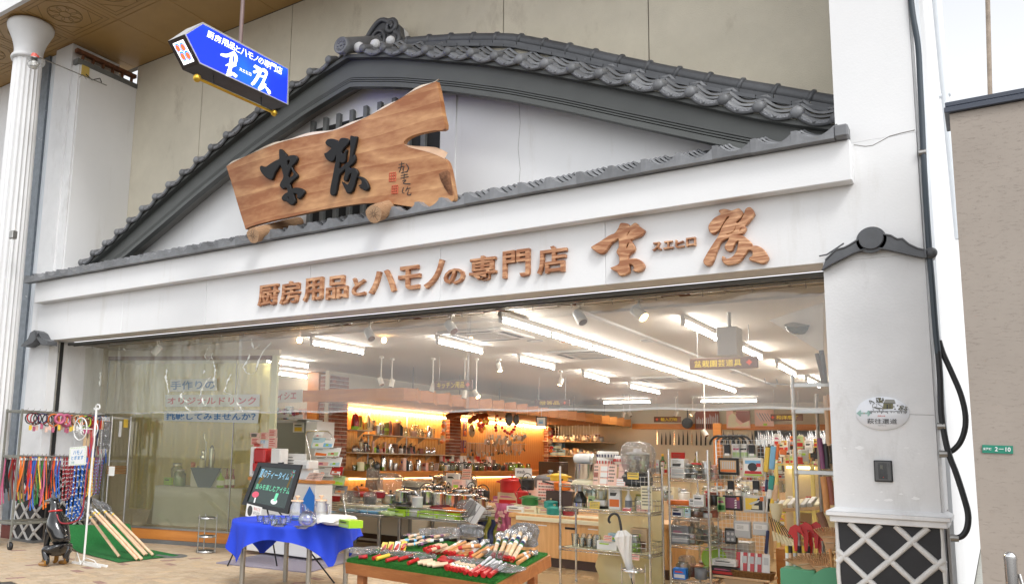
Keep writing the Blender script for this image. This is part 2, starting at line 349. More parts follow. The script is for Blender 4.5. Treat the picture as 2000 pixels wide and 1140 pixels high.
S_SUE=[[(468,290),(475,262),(490,260),(515,275),(545,312),(572,335),(580,370),(630,358),(690,352),(730,370),(743,410),(720,460),(668,512),(664,540),(692,590),(735,640),(745,665),(735,690),(680,735),(632,790),(640,820),(655,872),(700,850),(770,852),(835,880),(853,910),(845,940),(810,985),(775,1015),(760,1005),(745,995),(750,960),(735,935),(700,930),(688,942),(700,1000),(715,1050),(690,1095),(650,1105),(610,1075),(570,1045),(530,1040),(508,1005),(520,975),(560,935),(600,915),(595,880),(580,842),(530,862),(490,830),(480,800),(495,760),(525,710),(535,660),(520,600),(500,520),(480,500),(440,560),(400,620),(365,710),(330,715),(270,685),(215,630),(180,575),(175,530),(190,515),(215,525),(270,525),(340,475),(420,430),(470,405),(470,350)],[(598,428),(636,428),(625,470),(593,520),(588,470)],[(654,545),(670,590),(690,648),(614,698),(610,650),(638,575)],[(598,994),(612,987),(634,1028),(612,1022)]]
S_HIRO=[[(1182,160),(1190,130),(1230,105),(1290,103),(1350,125),(1378,150),(1400,105),(1440,88),(1500,95),(1530,120),(1530,160),(1500,200),(1460,240),(1432,290),(1427,320),(1450,335),(1475,300),(1485,275),(1490,292),(1500,275),(1492,330),(1485,400),(1475,450),(1440,465),(1412,455),(1404,440),(1390,500),(1385,568),(1430,530),(1500,470),(1535,440),(1555,330),(1560,200),(1560,75),(1580,55),(1610,70),(1650,65),(1655,90),(1640,180),(1610,300),(1592,388),(1615,345),(1630,380),(1630,430),(1600,480),(1546,522),(1549,558),(1590,545),(1640,565),(1670,610),(1670,650),(1640,740),(1610,850),(1580,905),(1540,928),(1510,920),(1485,870),(1455,810),(1435,765),(1475,795),(1520,800),(1555,740),(1575,650),(1578,622),(1540,650),(1520,710),(1500,745),(1465,730),(1460,690),(1480,620),(1484,562),(1440,600),(1400,640),(1380,700),(1360,800),(1345,890),(1330,945),(1300,962),(1265,950),(1252,915),(1260,830),(1290,680),(1320,520),(1345,400),(1342,352),(1310,420),(1270,445),(1220,425),(1180,380),(1162,325),(1200,310),(1260,255),(1270,235),(1230,210),(1195,185)],[(1675,685),(1720,682),(1770,710),(1815,770),(1840,850),(1810,885),(1770,880),(1735,855),(1705,845),(1725,830),(1690,815),(1730,790),(1735,750),(1715,715)]]
def CML(pts,sub=6):
 out=[];n=len(pts)
 for i in range(n-1):
  p0,p1,p2,p3=pts[max(i-1,0)],pts[i],pts[i+1],pts[min(i+2,n-1)]
  for k in range(sub):
   t=k/sub;t2=t*t;t3=t2*t
   out.append(tuple(.5*((2*b)+(-a+c)*t+(2*a-5*b+4*c-d)*t2+(-a+3*b-3*c+d)*t3)for a,b,c,d in zip(p0,p1,p2,p3)))
 out.append(tuple(pts[-1]));return out
def brush(mb,stroke,mapf,n,h,flat=False,sub=5):
 """a brush stroke (x, y, width) as a raised rounded ridge; mapf takes photograph-like x, y into the place"""
 pts=CML(stroke,sub);k=len(pts);ring=[]
 prof=[(-1,0),(-.92,.55),(-.6,.9),(0,1),(.6,.9),(.92,.55),(1,0)]if not flat else[(-1,1),(1,1)]
 def frame(i):
  a=pts[max(i-1,0)];b=pts[min(i+1,k-1)];dx,dy=b[0]-a[0],b[1]-a[1];l=math.hypot(dx,dy)or 1;return dx/l,dy/l
 secs=[]
 d0=frame(0);w0=pts[0][2]/2
 for q in(1.0,.8,.45):secs.append((pts[0][0]-d0[0]*w0*q*.7,pts[0][1]-d0[1]*w0*q*.7,max(.01,w0*math.sqrt(max(0,1-q*q)))*2,d0,.35 if q==1. else .8))
 for i in range(k):secs.append((pts[i][0],pts[i][1],max(pts[i][2],.5),frame(i),1))
 d1=frame(k-1);w1=pts[-1][2]/2
 for q in(.45,.8,1.0):secs.append((pts[-1][0]+d1[0]*w1*q*.7,pts[-1][1]+d1[1]*w1*q*.7,max(.01,w1*math.sqrt(max(0,1-q*q)))*2,d1,.35 if q==1. else .8))
 vs=[];m=len(prof)
 for x,y,w,d,hh in secs:
  nx,ny=-d[1],d[0]
  for a,b in prof:
   p=mapf(x+nx*a*w/2,y+ny*a*w/2);vs.append(p+n*(h*b*hh if not flat else h))
 fs=[]
 for i in range(len(secs)-1):
  for j in range(m-1):fs.append((i*m+j,(i+1)*m+j,(i+1)*m+j+1,i*m+j+1))
 mb.add(vs,fs,not flat);return mb
# ground
mat('mortar',(.07,.06,.05),.95);mat('asphalt_street',(.28,.26,.24),.9,na=.2)
for i,c in EM(((.52,.40,.27),(.55,.43,.30),(.50,.37,.25),(.56,.42,.27))):mat('paver%d'%i,c,.75,vary=.10,na=.14,nsc=5,bump=.1,bsc=80,dirt=((.33,.26,.19),(3,3,3),.6,.85))
mat('paver_red',(.36,.22,.18),.8,na=.15,nsc=6)
g=MB('asphalt_street');g.box(-90,90,-90,90,-.30,-.045);ST('ground',g)
g=MB('mortar');g.box(-22,14,-4,9.2,-.044,-.012);paving=ST('pavement',g)
PA=math.radians(12);pd1=V(SIN(PA),COS(PA),0);pd2=V(-COS(PA),SIN(PA),0)
pm={}
def paver_mesh(vert,k):
 if(vert,k)not in pm:
  b=MB(k);b.T=Matrix(((pd2.x,pd1.x,0,0),(pd2.y,pd1.y,0,0),(0,0,1,0),(0,0,0,1)))
  w,h=(.1,.2)if vert else(.2,.1)
  b.box(.004,w-.004,.004,h-.004,-.03,0,bev=.004);pm[(vert,k)]=b.mesh('paving_brick')
 return pm[(vert,k)]
cells=[]
for a in range(-110,160):
 for b in range(-60,130):
  m4=(a-b)%4
  if m4 not in(0,3):continue
  if m4==3:u,v,vert=a*.1,b*.1,True
  else:u,v,vert=a*.1,b*.1,False
  p=pd2*u+pd1*v+V(-1.5,3.0,0)
  if-13.6<p.x<1.0 and 4.9<p.y<9.0:
   d=(p-EYEP);z=d.dot(F_);px=CX+FPX*d.dot(R_)/z;py=CY-FPX*d.dot(U_)/z
   cells.append((p,vert,-30<px<760 and 1030<py<1165,d.length))
cells.sort(key=lambda c:(not c[2],c[3]))
rest=MB()
for i,(p,vert,vis,_)in EM(cells):
 k='paver%d'%RC((0,0,1,1,2,3))if random.random()>.03 else 'paver_red'
 if vis and i<300:obj('paving_brick',paver_mesh(vert,k),paving,p+V(0,0,RU(-.0015,.0015)))
 else:
  rest.m(k);w,h=(.1,.2)if vert else(.2,.1);A,B=pd2,pd1
  z=RU(-.0015,.0015);q=[p+A*.003+B*.003,p+A*(w-.003)+B*.003,p+A*(w-.003)+B*(h-.003),p+A*.003+B*(h-.003)]
  rest.add([x+V(0,0,-.03)for x in q]+[x+V(0,0,z)for x in q],[(4,7,6,5),(0,1,5,4),(1,2,6,5),(2,3,7,6),(3,0,4,7)],False)
obj('paving_bricks',rest,paving,kind='stuff')
# the shop building
FY,BY,SY=7.06,6.93,8.2
shop=thing('shop_building','white plastered shop front with wide open entrance under a grey gabled tile roof','building',(0,0,0))
seams=[-11.616]+[ony(x,70,SY).x for x in(402,569,983,1267)]+[-.33]
b=MB('joint');b.box(-11.6,-.36,SY+.012,SY+.2,3.9,8.0);obj('wall',b,shop)
for a,c in zip(seams,seams[1:]):
 b=MB('stucco');b.box(a+.006,c-.006,SY,SY+.011,4.0,8.005);obj('stucco_panel',b,shop)
b=MB('plaster_old');b.box(-12.27,-11.80,FY,FY+.9,4.0,8.0);obj('upper_pier',b,shop)
b=MB('plaster_old');b.box(-11.799,-11.618,FY+.03,SY+.2,4.0,7.62);obj('upper_pier',b,shop)
b=MB('plaster');b.box(-11.617,-11.600,FY+.06,SY-.002,4.0,7.60);obj('side_wall',b,shop)
hr=MB('grey_steel');hr.box(-11.72,-11.58,FY-.02,SY-.003,7.60,7.68);hr.m('rust').box(-11.70,-11.62,FY-.02,SY-.003,7.80,7.86)
for k in range(6):hr.box(-11.69,-11.64,FY+.1+k*.19,FY+.13+k*.19,7.68,7.80)
obj('header_rail',hr,shop)
bs=[-12.28]+[ony(x,y,FY).x for x,y in((238,620),(402,590),(605,560),(860,520),(1182,480))]+[-.32]
b=MB('plaster_old');b.box(-12.27,-.325,FY+.01,FY+.28,3.075,4.0);obj('beam_core',b,shop)
for a,c in zip(bs,bs[1:]):
 q=MB('plaster');q.box(a+.002,c-.002,FY,FY+.30,3.065,3.995,bev=.004);obj('beam_panel',q,shop)
b=MB('plaster');b.box(-12.03,-.745,BY,FY-.001,3.66,3.985,bev=.006);obj('fascia',b,shop)
PXL,PXR=-.985,-.32
b=MB('plaster');b.box(-.855,-.321,FY+.001,FY+1.2,3.996,9.5);obj('upper_pier',b,shop)
pil=MB('plaster_old');pil.box(PXL,PXR,FY+.001,FY+.55,1.19,3.064);pillar=obj('pillar',pil,shop)
def moulding(x0,x1,y0,y1):
 q=MB('plaster_old');q.T=None
 o=.055;z=1.13
 q.box(x0-o,x1+o,y0-o,y1,z,z+.032,bev=.004)
 q.box(x0-o*.6,x1+o*.6,y0-o*.6,y1,z-.045,z-.001,bev=.004)
 a=[(x0-o,y0-o,z+.033),(x1+o,y0-o,z+.033),(x1+o,y1,z+.033),(x0-o,y1,z+.033)];c=[(x0,y0,z+.062),(x1,y0,z+.062),(x1,y1,z+.062),(x0,y1,z+.062)]
 q.add(a+c,[(0,1,5,4),(1,2,6,5),(2,3,7,6),(3,0,4,7),(4,5,6,7)],False);return q
obj('cap_moulding',moulding(PXL,PXR,FY+.001,FY+.55),pillar)
q=MB('lattice_black');q.box(PXL+.005,PXR-.005,FY+.012,FY+.55,0,1.084);obj('base_panel',q,pillar)
def strips(o,ax,w,h,z0,parent,n,half=.146,off=0.,zoff=0.,r=.021):
 """namako lattice: diagonal white ribs, each its own piece, on the face o + ax*u + z"""
 ax=Vector(ax);n=Vector(n)
 for sgn in(1,-1):
  k0=-12
  for k in range(-14,15):
   pts=[]
   c=2*half*k+zoff
   us=[]
   lo=-off;
   def vv(u):return sgn*(u-off)+c
   cand=[0,w]
   for vlim in(0,h):cand.append(off+(vlim-c)*sgn)
   us=sorted(u for u in cand if-1e-6<=u<=w+1e-6 and-1e-6<=vv(u)<=h+1e-6)
   if len(us)<2 or us[-1]-us[0]<.04:continue
   a,e=us[0],us[-1];m=7;ps=[]
   for i in range(m):
    u=a+(e-a)*i/(m-1);jit=RU(-.0025,.0025);ps.append(o+ax*(u+jit)+Vector((0,0,z0+vv(u)))+n*(.002 if sgn>0 else-.001))
   q=MB('lattice_white');q.tu(ps,[r*RU(.93,1.08)for _ in ps],8);obj('lattice_strip',q,parent)
def nodeoff(px,py,y):
 return ony(px,py,y)
nd=nodeoff(1690,1050,FY)
strips(V(PXL,FY+.010,0),(1,0,0),PXR-PXL,1.08,0,pillar,(0,-1,0),off=nd.x-PXL,zoff=nd.z)
for x in(PXL+.004,PXR-.004):
 q=MB('lattice_white');q.tu([(x+RU(-.003,.003),FY+.010,z*.09)for z in range(0,13)],[RU(.011,.016)for _ in range(13)],7);obj('corner_bead',q,pillar)
LX0,LX1=-12.28,-11.715
pil2=MB('plaster_old');pil2.box(LX0,LX1,FY+.001,FY+1.1,1.19,3.064);pillar2=obj('pillar',pil2,shop)
obj('cap_moulding',moulding(LX0,LX1,FY+.001,FY+1.1),pillar2)
q=MB('lattice_black');q.box(LX0+.005,LX1-.012,FY+.012,FY+1.1,0,1.084);obj('base_panel',q,pillar2)
q=MB('grey_steel');q.box(LX0-.01,LX1+.03,FY-.03,FY+1.1,0,.035);obj('base_kerb',q,pillar2)
strips(V(LX0,FY+.010,0),(1,0,0),LX1-LX0,1.08,0,pillar2,(0,-1,0),off=.14,zoff=.3)
strips(V(LX1-.010,FY+.02,0),(0,1,0),1.06,1.08,0,pillar2,(1,0,0),off=.14,zoff=.3)
q=MB('groove');q.box(LX1+.001,LX1+.02,FY+.17,FY+.235,0.04,3.06);q.m('steel_dull').box(LX1+.001,LX1+.024,FY+.15,FY+.168,0.04,3.06);obj('shutter_rail',q,shop)
q=MB('groove');q.box(-11.7,-2.2,FY+.32,FY+.40,3.03,3.062);q.m('grey_steel').box(-11.7,-1.0,FY+.301,FY+.318,3.02,3.06);q.box(-11.7,-1.0,FY+.402,FY+.42,3.02,3.06);q.m('rust').box(-2.2,-1.7,FY+.33,FY+.40,3.035,3.06);q.m('grey_steel').box(-1.7,-1.0,FY+.32,FY+.40,3.03,3.06)
obj('shutter_slot',q,shop)
def crack(pts,r=.003):
 q=MB('crack');q.tu(pts,r,4);obj('crack',q,shop)
crack([ony(x,y,FY-.0005)for x,y in((1668,283),(1690,286),(1705,284),(1718,277),(1738,266),(1760,260),(1787,254))])
crack([ony(x,y,7.619)for x,y in((1013,190),(1016,240),(1012,290),(1016,330),(1014,357))],.002)
crack([ony(x,y,FY-.0005)for x,y in((1675,812),(1700,813),(1740,808),(1790,809),(1825,810))],.0012)
mat('fresh_paint',(.86,.86,.86),.6)
rc=random.Random(4)
for x,y,w in((1650,874,5),(1678,874,14),(1770,874,8),(1768,874,5),(1722,960,5),(1667,964,4),(1760,964,6),(1788,972,12),(1795,885,4),(1792,930,3),(1735,976,12),(1713,976,6)):
 q=MB('fresh_paint');n=9;c0=ony(x,y,FY-.0003);rr=w/1600*7.2*.5
 q.add([c0+V(rr*COS(i*2*PI/n)*rc.uniform(.5,1.2),0,rr*.5*SIN(i*2*PI/n)*rc.uniform(.5,1.2))for i in range(n)],[tuple(range(n))],False);obj('paint_chip',q,shop)
def bracket(px_pts,y,lab,discs,parent):
 q=MB('tile_dark');pts=[ony(x,yy,y)for x,yy in px_pts]
 q.pz([(p.x,p.z)for p in pts],(0,y,0),(1,0,0),(0,0,1),.05);
 return q
pr_=[(1605,527),(1612,508),(1632,488),(1648,484),(1660,478),(1676,468),(1690,462),(1706,458),(1722,457),(1740,460),(1752,467),(1762,466),(1775,477),(1792,485),(1806,488),(1808,503),(1790,500),(1760,493),(1735,487),(1712,484),(1692,485),(1668,493),(1640,507),(1620,517)]
br=thing('bracket_tile','dark winged tile ornament with a round boss on the right pillar','ornament',(0,0,0))
q=MB('tile_dark');pts=[ony(x,y,FY-.06)for x,y in pr_]
q.pz([(p.x,p.z)for p in pts],(0,FY-.002,0),(1,0,0),(0,0,1),.058);obj('wing',q,br)
q=MB('tile_dark');q.tu([ony(x,y,FY-.06)for x,y in pr_[1:16]],.008,6);q.tu([ony(x,y,FY-.06)for x,y in pr_[16:]+[pr_[0]]],.007,6);q.tu([ony(x,y,FY-.04)for x,y in((1600,500),(1615,497),(1632,486),(1648,475))],.006,6);obj('rim',q,br)
c=ony(1701,466,FY-.075);q=MB('tile_dark');q.cyl((c.x,FY-.055,c.z),(c.x,FY-.082,c.z),.084,.078,28);q.cyl((c.x,FY-.05,c.z-.004),(c.x,FY-.06,c.z-.004),.1,.1,28);obj('boss',q,br)
c=ony(1818,494,FY-.03);q=MB('tile_dark');q.sf((c.x,FY-.03,c.z),.042,14,8,(1,.6,1));q.tu([(c.x,FY-.03,c.z),(c.x-.01,FY+.15,c.z+.01)],.035,10);obj('finial',q,br)
bl=thing('bracket_tile','small dark curled tile ornament on the left pillar','ornament',(0,0,0))
q=MB('tile_dark');pl=[(45,676),(60,661),(64,650),(72,645),(80,650),(86,661),(98,666),(98,674),(86,674),(76,660),(70,668),(56,676),(48,677)]
q.pz([((p:=ony(x,y,FY-.12)).x,p.z)for x,y in pl],(0,FY-.003,0),(1,0,0),(0,0,1),.16);obj('wing',q,bl)
q=MB('tile_dark');c=ony(70,652,FY-.2);q.tu([(c.x+.045*COS(t)*(1-t/16),FY-.19,c.z+.045*SIN(t)*(1-t/16))for t in[k*.5 for k in range(26)]],.013,6);obj('scroll',q,bl)
# gable roof
XC=-6.085;KG=1.051
ZT=[(0,6.13),(.25,6.06),(.55,5.985),(.85,5.885),(1.15,5.785),(1.45,5.68),(1.73,5.587),(2.0,5.477),(2.28,5.365),(2.56,5.242),(2.83,5.12),(3.1,5.0),(3.38,4.87),(3.65,4.745),(3.9,4.622),(4.17,4.49),(4.43,4.365),(4.7,4.26),(4.96,4.16),(5.3,4.04)]
ZB=[(0,5.70),(.7,5.52),(1.45,5.275),(2.05,5.05),(2.65,4.795),(3.3,4.5),(3.97,4.2),(4.36,4.03),(4.9,3.80)]
kt=lambda t:[(d*KG,1.5+(z-1.5)*KG)for d,z in t]
ZT,ZB=kt(ZT),kt(ZB)
def interp(t,d):
 for(a,za),(b,zb)in zip(t,t[1:]):
  if d<=b:return za+(zb-za)*(d-a)/(b-a)
 return t[-1][1]
def SI(t,d):return(interp(t,max(0,d-.12))+interp(t,d)*2+interp(t,d+.12))/4
gable=thing('gable_roof','curved grey tiled gable roof above the shop sign','roof',(0,0,0))
q=MB('plaster');n=40;top=[]
for i in range(n+1):
 x=-11.45+10.59*i/n;top.append((x,max(4.04,SI(ZB,abs(x-XC))+.25)))
q.pz([(-11.45,4.0),(-.86,4.0)]+top[::-1],(0,7.622,0),(1,0,0),(0,0,1),.002);obj('tympanum',q,gable)
def SBD(sgn,f_lo,f_hi,y0,y1,m,name,parent,d1=5.215,d0=0.):
 q=MB(m);vs=[];k=60
 for i in range(k+1):
  d=d0+(d1-d0)*i/k;x=XC+sgn*d
  for y in(y0,y1):vs+=[(x,y,f_lo(d)),(x,y,f_hi(d))]
 fs=[]
 for i in range(k):
  a,c=i*4,i*4+4
  for f in((a,a+1,c+1,c),(a+2,c+2,c+3,a+3),(a+1,a+3,c+3,c+1),(a,c,c+2,a+2)):fs.append(f if sgn>0 else f[::-1])
 fs+=[(0,2,3,1),(k*4,k*4+1,k*4+3,k*4+2)]
 q.add(vs,fs,False);return obj(name,q,parent)
zb=lambda d:SI(ZB,d);zt=lambda d:SI(ZT,d)
for sg in(-1,1):
 bb=SBD(sg,lambda d:zb(d)+.124,lambda d:zt(d)-.055,7.34,7.40,'barge_paint','barge_board',gable)
 SBD(sg,lambda d:zb(d),lambda d:zb(d)+.058,7.325,7.41,'barge_paint','fillet',bb)
 SBD(sg,lambda d:zb(d)+.070,lambda d:zb(d)+.085,7.33,7.40,'barge_paint','fillet',bb)
 SBD(sg,lambda d:zb(d)+.097,lambda d:zb(d)+.112,7.334,7.40,'barge_paint','fillet',bb)
 SBD(sg,lambda d:zb(d)+.03,lambda d:zt(d)-.07,7.355,7.42,'groove','backing',bb)
 SBD(sg,lambda d:zt(d)-.10,lambda d:zt(d)-.056,7.26,7.338,'barge_paint','verge_batten',bb)
 SBD(sg,lambda d:zb(d)+.10,lambda d:zb(d)+.125,7.412,7.621,'soffit_grey','verge_soffit',bb)
def arc_positions(p0,step,dmax,f=zt):
 out=[];d=p0;
 while d<dmax:
  out.append(d);z0=f(d);h=step;
  for _ in range(6):
   h=step*step/math.hypot(h,f(d+h)-z0)if False else h*step/math.hypot(h,f(d+h)-z0)
  d+=h
 return out
P=.318
def verge_mesh():
 q=MB('tile','tile_relief');m=12
 lo=lambda t:-.040-.048*SIN(PI*t)**1.1;hi=lambda t:.012-.050*SIN(PI*t)
 vs=[]
 for i in range(m+1):
  t=i/m;vs+=[(t*P,0,lo(t)),(t*P,0,hi(t)),(t*P,.02,lo(t)),(t*P,.15,hi(t)+.055)]
 fs=[]
 for i in range(m):
  a,c=i*4,i*4+4;fs+=[(a,c,c+1,a+1),(a+1,c+1,c+3,a+3),(a,a+2,c+2,c)]
 q.m('tile').add(vs,fs,True)
 q.m('tile_relief');vs=[];
 for i in range(2,m-1):
  t=i/m;vs+=[(t*P,-.004,lo(t)+.012),(t*P,-.004,hi(t)-.012)]
 q.add(vs,[(2*i,2*i+2,2*i+3,2*i+1)for i in range(m-4)],False)
 q.m('tile').sf((P*.5,-.006,(lo(.5)+hi(.5))/2),.013,8,5)
 return q.mesh('verge_tile')
def pan_mesh():
 q=MB('tile');m=10;hi=lambda t:.015-.052*SIN(PI*t)
 vs=[]
 for i in range(m+1):
  t=i/m;vs+=[(t*P,0,hi(t)-.022),(t*P,0,hi(t)),(t*P,.13,hi(t)+.03)]
 fs=[]
 for i in range(m):a,c=i*3,i*3+3;fs+=[(a,c,c+1,a+1),(a+1,c+1,c+2,a+2)]
 q.add(vs,fs,True);return q.mesh('pan_tile')
def dome_mesh():
 q=MB('tile');q.sf((0,0,0),.052,16,8,(1,.7,1));q.tu([(0,.0,0),(0,.15,.06)],[.046,.046],10);return q.mesh('round_tile')
vm,pmh,dm=verge_mesh(),pan_mesh(),dome_mesh()
YT=7.22
for sg in(-1,1):
 ds=arc_positions(.27,.315,5.56)
 for i,d in EM(ds):
  x=XC+sg*d;z=zt(d);ang=math.atan2(zt(d+.15)-zt(d-.05),.2)
  o=obj('round_tile',dm,gable,(x,YT,z))
  rot=-ang if sg>0 else ang
  d2=ds[i+1]if i<len(ds)-1 else d+.27
  if d2>5.25:break
  if sg>0:p0,p1=V(x,YT,z),V(XC+d2,YT,zt(d2))
  else:p0,p1=V(XC-d2,YT,zt(d2)),V(x,YT,z)
  rr=(0,-math.atan2(p1.z-p0.z,p1.x-p0.x),0)
  obj('verge_tile',vm,gable,p0,rr)
  for k in range(1,4):
   obj('pan_tile',pmh,gable,p0+V(0,.11*k,.075*k),rr)
q=MB('tile','tile_relief');q.tu([(XC,7.14,6.366),(XC,7.25,6.38),(XC,7.85,6.73)],[.098,.098,.098],20)
q.la([(.10,0),(.10,.02),(.078,.024),(.074,.012),(0.0001,.012)],24);
q2=MB('tile','tile_relief');q2.T=MTR((XC,7.14,6.366))@MRO(PI/2,4,'X')
q2.la([(.104,-.05),(.104,.018),(.080,.022),(.076,.008),(0.0001,.008)],28)
for k in range(8):q2.sf((.05*COS(k*PI/4),.05*SIN(k*PI/4),.010),.0125,8,5)
q2.sf((0,0,.01),.016,8,5);q3=MB('tile');q3.tu([(XC,7.15,6.366),(XC,7.85,6.70)],.098,20);apex=obj('apex_tile',q3,gable);obj('cap_disc',q2,apex)
q=MB('plaster_old')
for k,(dx,y,dz)in EM(((.13,7.32,-.0),(.30,7.42,-.02),(.44,7.54,-.02))):q.sf((XC+dx,y,6.38+dz+.06*k),.075-.006*k,12,8,(1,.8,.9))
obj('plaster_filling',q,gable)
ZR=[(0.3,6.25),(.68,6.195),(1.3,6.05),(1.94,5.865),(2.5,5.60),(3.05,5.317),(3.55,5.07),(4.05,4.831),(4.5,4.63),(4.91,4.443),(5.3,4.28)]
ZR=kt(ZR);zr=lambda d:SI(ZR,d)
RY=7.66
for sg in(1,-1):
 ds=arc_positions(.63,.315,5.56,zr)
 for a,c in zip(ds,ds[1:]):
  q=MB('tile_dark');pts=[V(XC+sg*(a+(c-a)*t),RY,zr(a+(c-a)*t))for t in(0,.33,.66,1)];q.tu(pts,.066,14)
  t=(pts[1]-pts[0]).normalized();q.tu([pts[0]-t*.022,pts[0]-t*.012,pts[0]+t*.012,pts[0]+t*.022],[.068,.082,.082,.068],14);obj('ridge_tile',q,gable)
  if sg>0:
   for lv,sh in((0,0),(1,.5)):
    q=MB('tile_dark');vs=[];a2=a+(c-a)*sh;c2=a2+(c-a);yy=RY-.10-.02*lv
    for dd in(a2+.004,(a2+c2)/2,c2-.004):
     z=zr(dd)-.055-.042*lv;x=XC+dd;vs+=[(x,yy,z-.036),(x,yy,z),(x,RY,z),(x,RY,z-.036)]
    fs=[]
    for i in range(2):
     for j in range(4):fs.append((i*4+j,i*4+4+j,i*4+4+(j+1)%4,i*4+(j+1)%4))
    fs+=[(0,1,2,3),(8,11,10,9)]
    q.add(vs,fs,False);obj('flat_tile',q,gable)
 SBD(sg,lambda d:zr(d)-.30,lambda d:zr(d)-.05,RY-.06,RY+.53,'stucco','ridge_bed',gable,5.2,.5)
q=MB('tile_dark');OX,OY,OZ=XC+.03,7.88,6.56
prof=[(-.36,0),(-.40,.05),(-.36,.13),(-.26,.17),(-.28,.26),(-.22,.33),(-.13,.42),(0,.48),(.12,.46),(.22,.39),(.29,.31),(.31,.2),(.35,.12),(.38,.05),(.36,0)]
q.pz(prof,(OX,OY+.10,OZ),(1,0,0),(0,0,1),.10)
def scroll(q,cx,cz,r,a0,turns,w,y=OY-.01,flip=1):
 pts=[];m=int(16*turns)
 for i in range(m+1):
  t=i/m;a=a0+flip*2*PI*turns*t;rr=r*(1-.78*t);pts.append((OX+cx+rr*COS(a),y-.035*t,OZ+cz+rr*SIN(a)))
 q.tu(pts,[w*(1-.35*i/m)for i in range(m+1)],7)
s_=MB('tile_dark')
scroll(s_,-.26,.075,.095,0,1.5,.032);scroll(s_,-.21,.24,.075,-.5,1.4,.03,flip=-1);scroll(s_,.17,.32,.10,2.2,1.5,.034,flip=-1)
scroll(s_,.22,.13,.10,1.5,1.5,.036,flip=-1);scroll(s_,.06,.02,.07,1,1.3,.028);scroll(s_,.31,.02,.06,1,1.3,.026,flip=-1)
s_.tu([(OX-.20+.42*t,OY-.015,OZ+.30+.16*SIN(PI*t))for t in[i/10 for i in range(11)]],.032,8)
s_.tu([(OX-.03+.105*COS(t),OY-.02,OZ+.20+.125*SIN(t))for t in[i*TAU/18 for i in range(18)]],.022,7,closed=1)
s_.sf((OX-.03,OY-.02,OZ+.18),.06,12,8,(1,.7,1));s_.sf((OX-.03,OY-.02,OZ+.24),.05,12,8,(1.1,.6,.7))
on=obj('ridge_end_ornament',q,gable);obj('scrollwork',s_,on)
q=MB('plaster_old');q.pz([(a*.96,c*.96)for a,c in prof],(OX+.02,OY+.19,OZ),(1,0,0),(0,0,1),.085);obj('plaster_backing',q,on)
# eave roof over the beam
eave=thing('eave_roof','long narrow row of grey eave tiles along the top of the white beam','roof',(0,0,0))
EP=.3
def eave_front():
 q=MB('tile');m=14
 def top(t):
  if t<.15:return .112
  if t<.2:return .112-.03*(t-.15)/.05
  return .036+.060*(abs((t-.60)/.40)**2.0)
 vs=[]
 for i in range(m+1):
  t=i/m;vs+=[(t*EP,0,0),(t*EP,-.002 if t>.16 else-.008,top(t)),(t*EP,.10,0),(t*EP,.12,top(t)+.025)]
 fs=[]
 for i in range(m):a,c=i*4,i*4+4;fs+=[(a,c,c+1,a+1),(a+1,c+1,c+3,a+3),(a,a+2,c+2,c)]
 fs+=[(0,1,3,2),(m*4,m*4+2,m*4+3,m*4+1)]
 q.add(vs,fs,False);return q.mesh('eave_tile')
def eave_back():
 q=MB('tile');m=12;top=lambda t:.105-.075*SIN(PI*min(1,t*1.05))**.8 if t<.95 else .105
 vs=[]
 for i in range(m+1):t=i/m;vs+=[(t*EP,0,top(t)-.02),(t*EP,0,top(t)),(t*EP,.125,top(t)+.022)]
 fs=[]
 for i in range(m):a,c=i*3,i*3+3;fs+=[(a,c,c+1,a+1),(a+1,c+1,c+2,a+2)]
 q.add(vs,fs,True);return q.mesh('pan_tile')
ef,eb=eave_front(),eave_back();EX0,EN=-12.26,38
for i in range(EN):
 x=EX0+i*EP+.02;obj('eave_tile',ef,eave,(x,6.845,3.988+RU(-.003,.003)))
 for k in range(1,6):obj('pan_tile',eb,eave,(x+.008*k,6.845+.11*k,3.988+.044*k))
q=MB('tile');q.box(-.842,-.745,6.84,6.99,3.986,4.085,bev=.012);obj('end_tile',q,eave)
for lv in range(3):
 x=-10.4+.2*lv;y0=7.50+.02*lv
 while x<-1.52:
  q=MB('tile_dark');L=.446;q.box(x,min(x+L,-1.5),y0,7.62,4.225+.039*lv,4.260+.039*lv,bev=.003);obj('flat_tile',q,eave);x+=.45
q=MB('plaster_old');q.box(-11.9,-.86,7.30,7.62,3.99,4.16);obj('bed',q,eave)
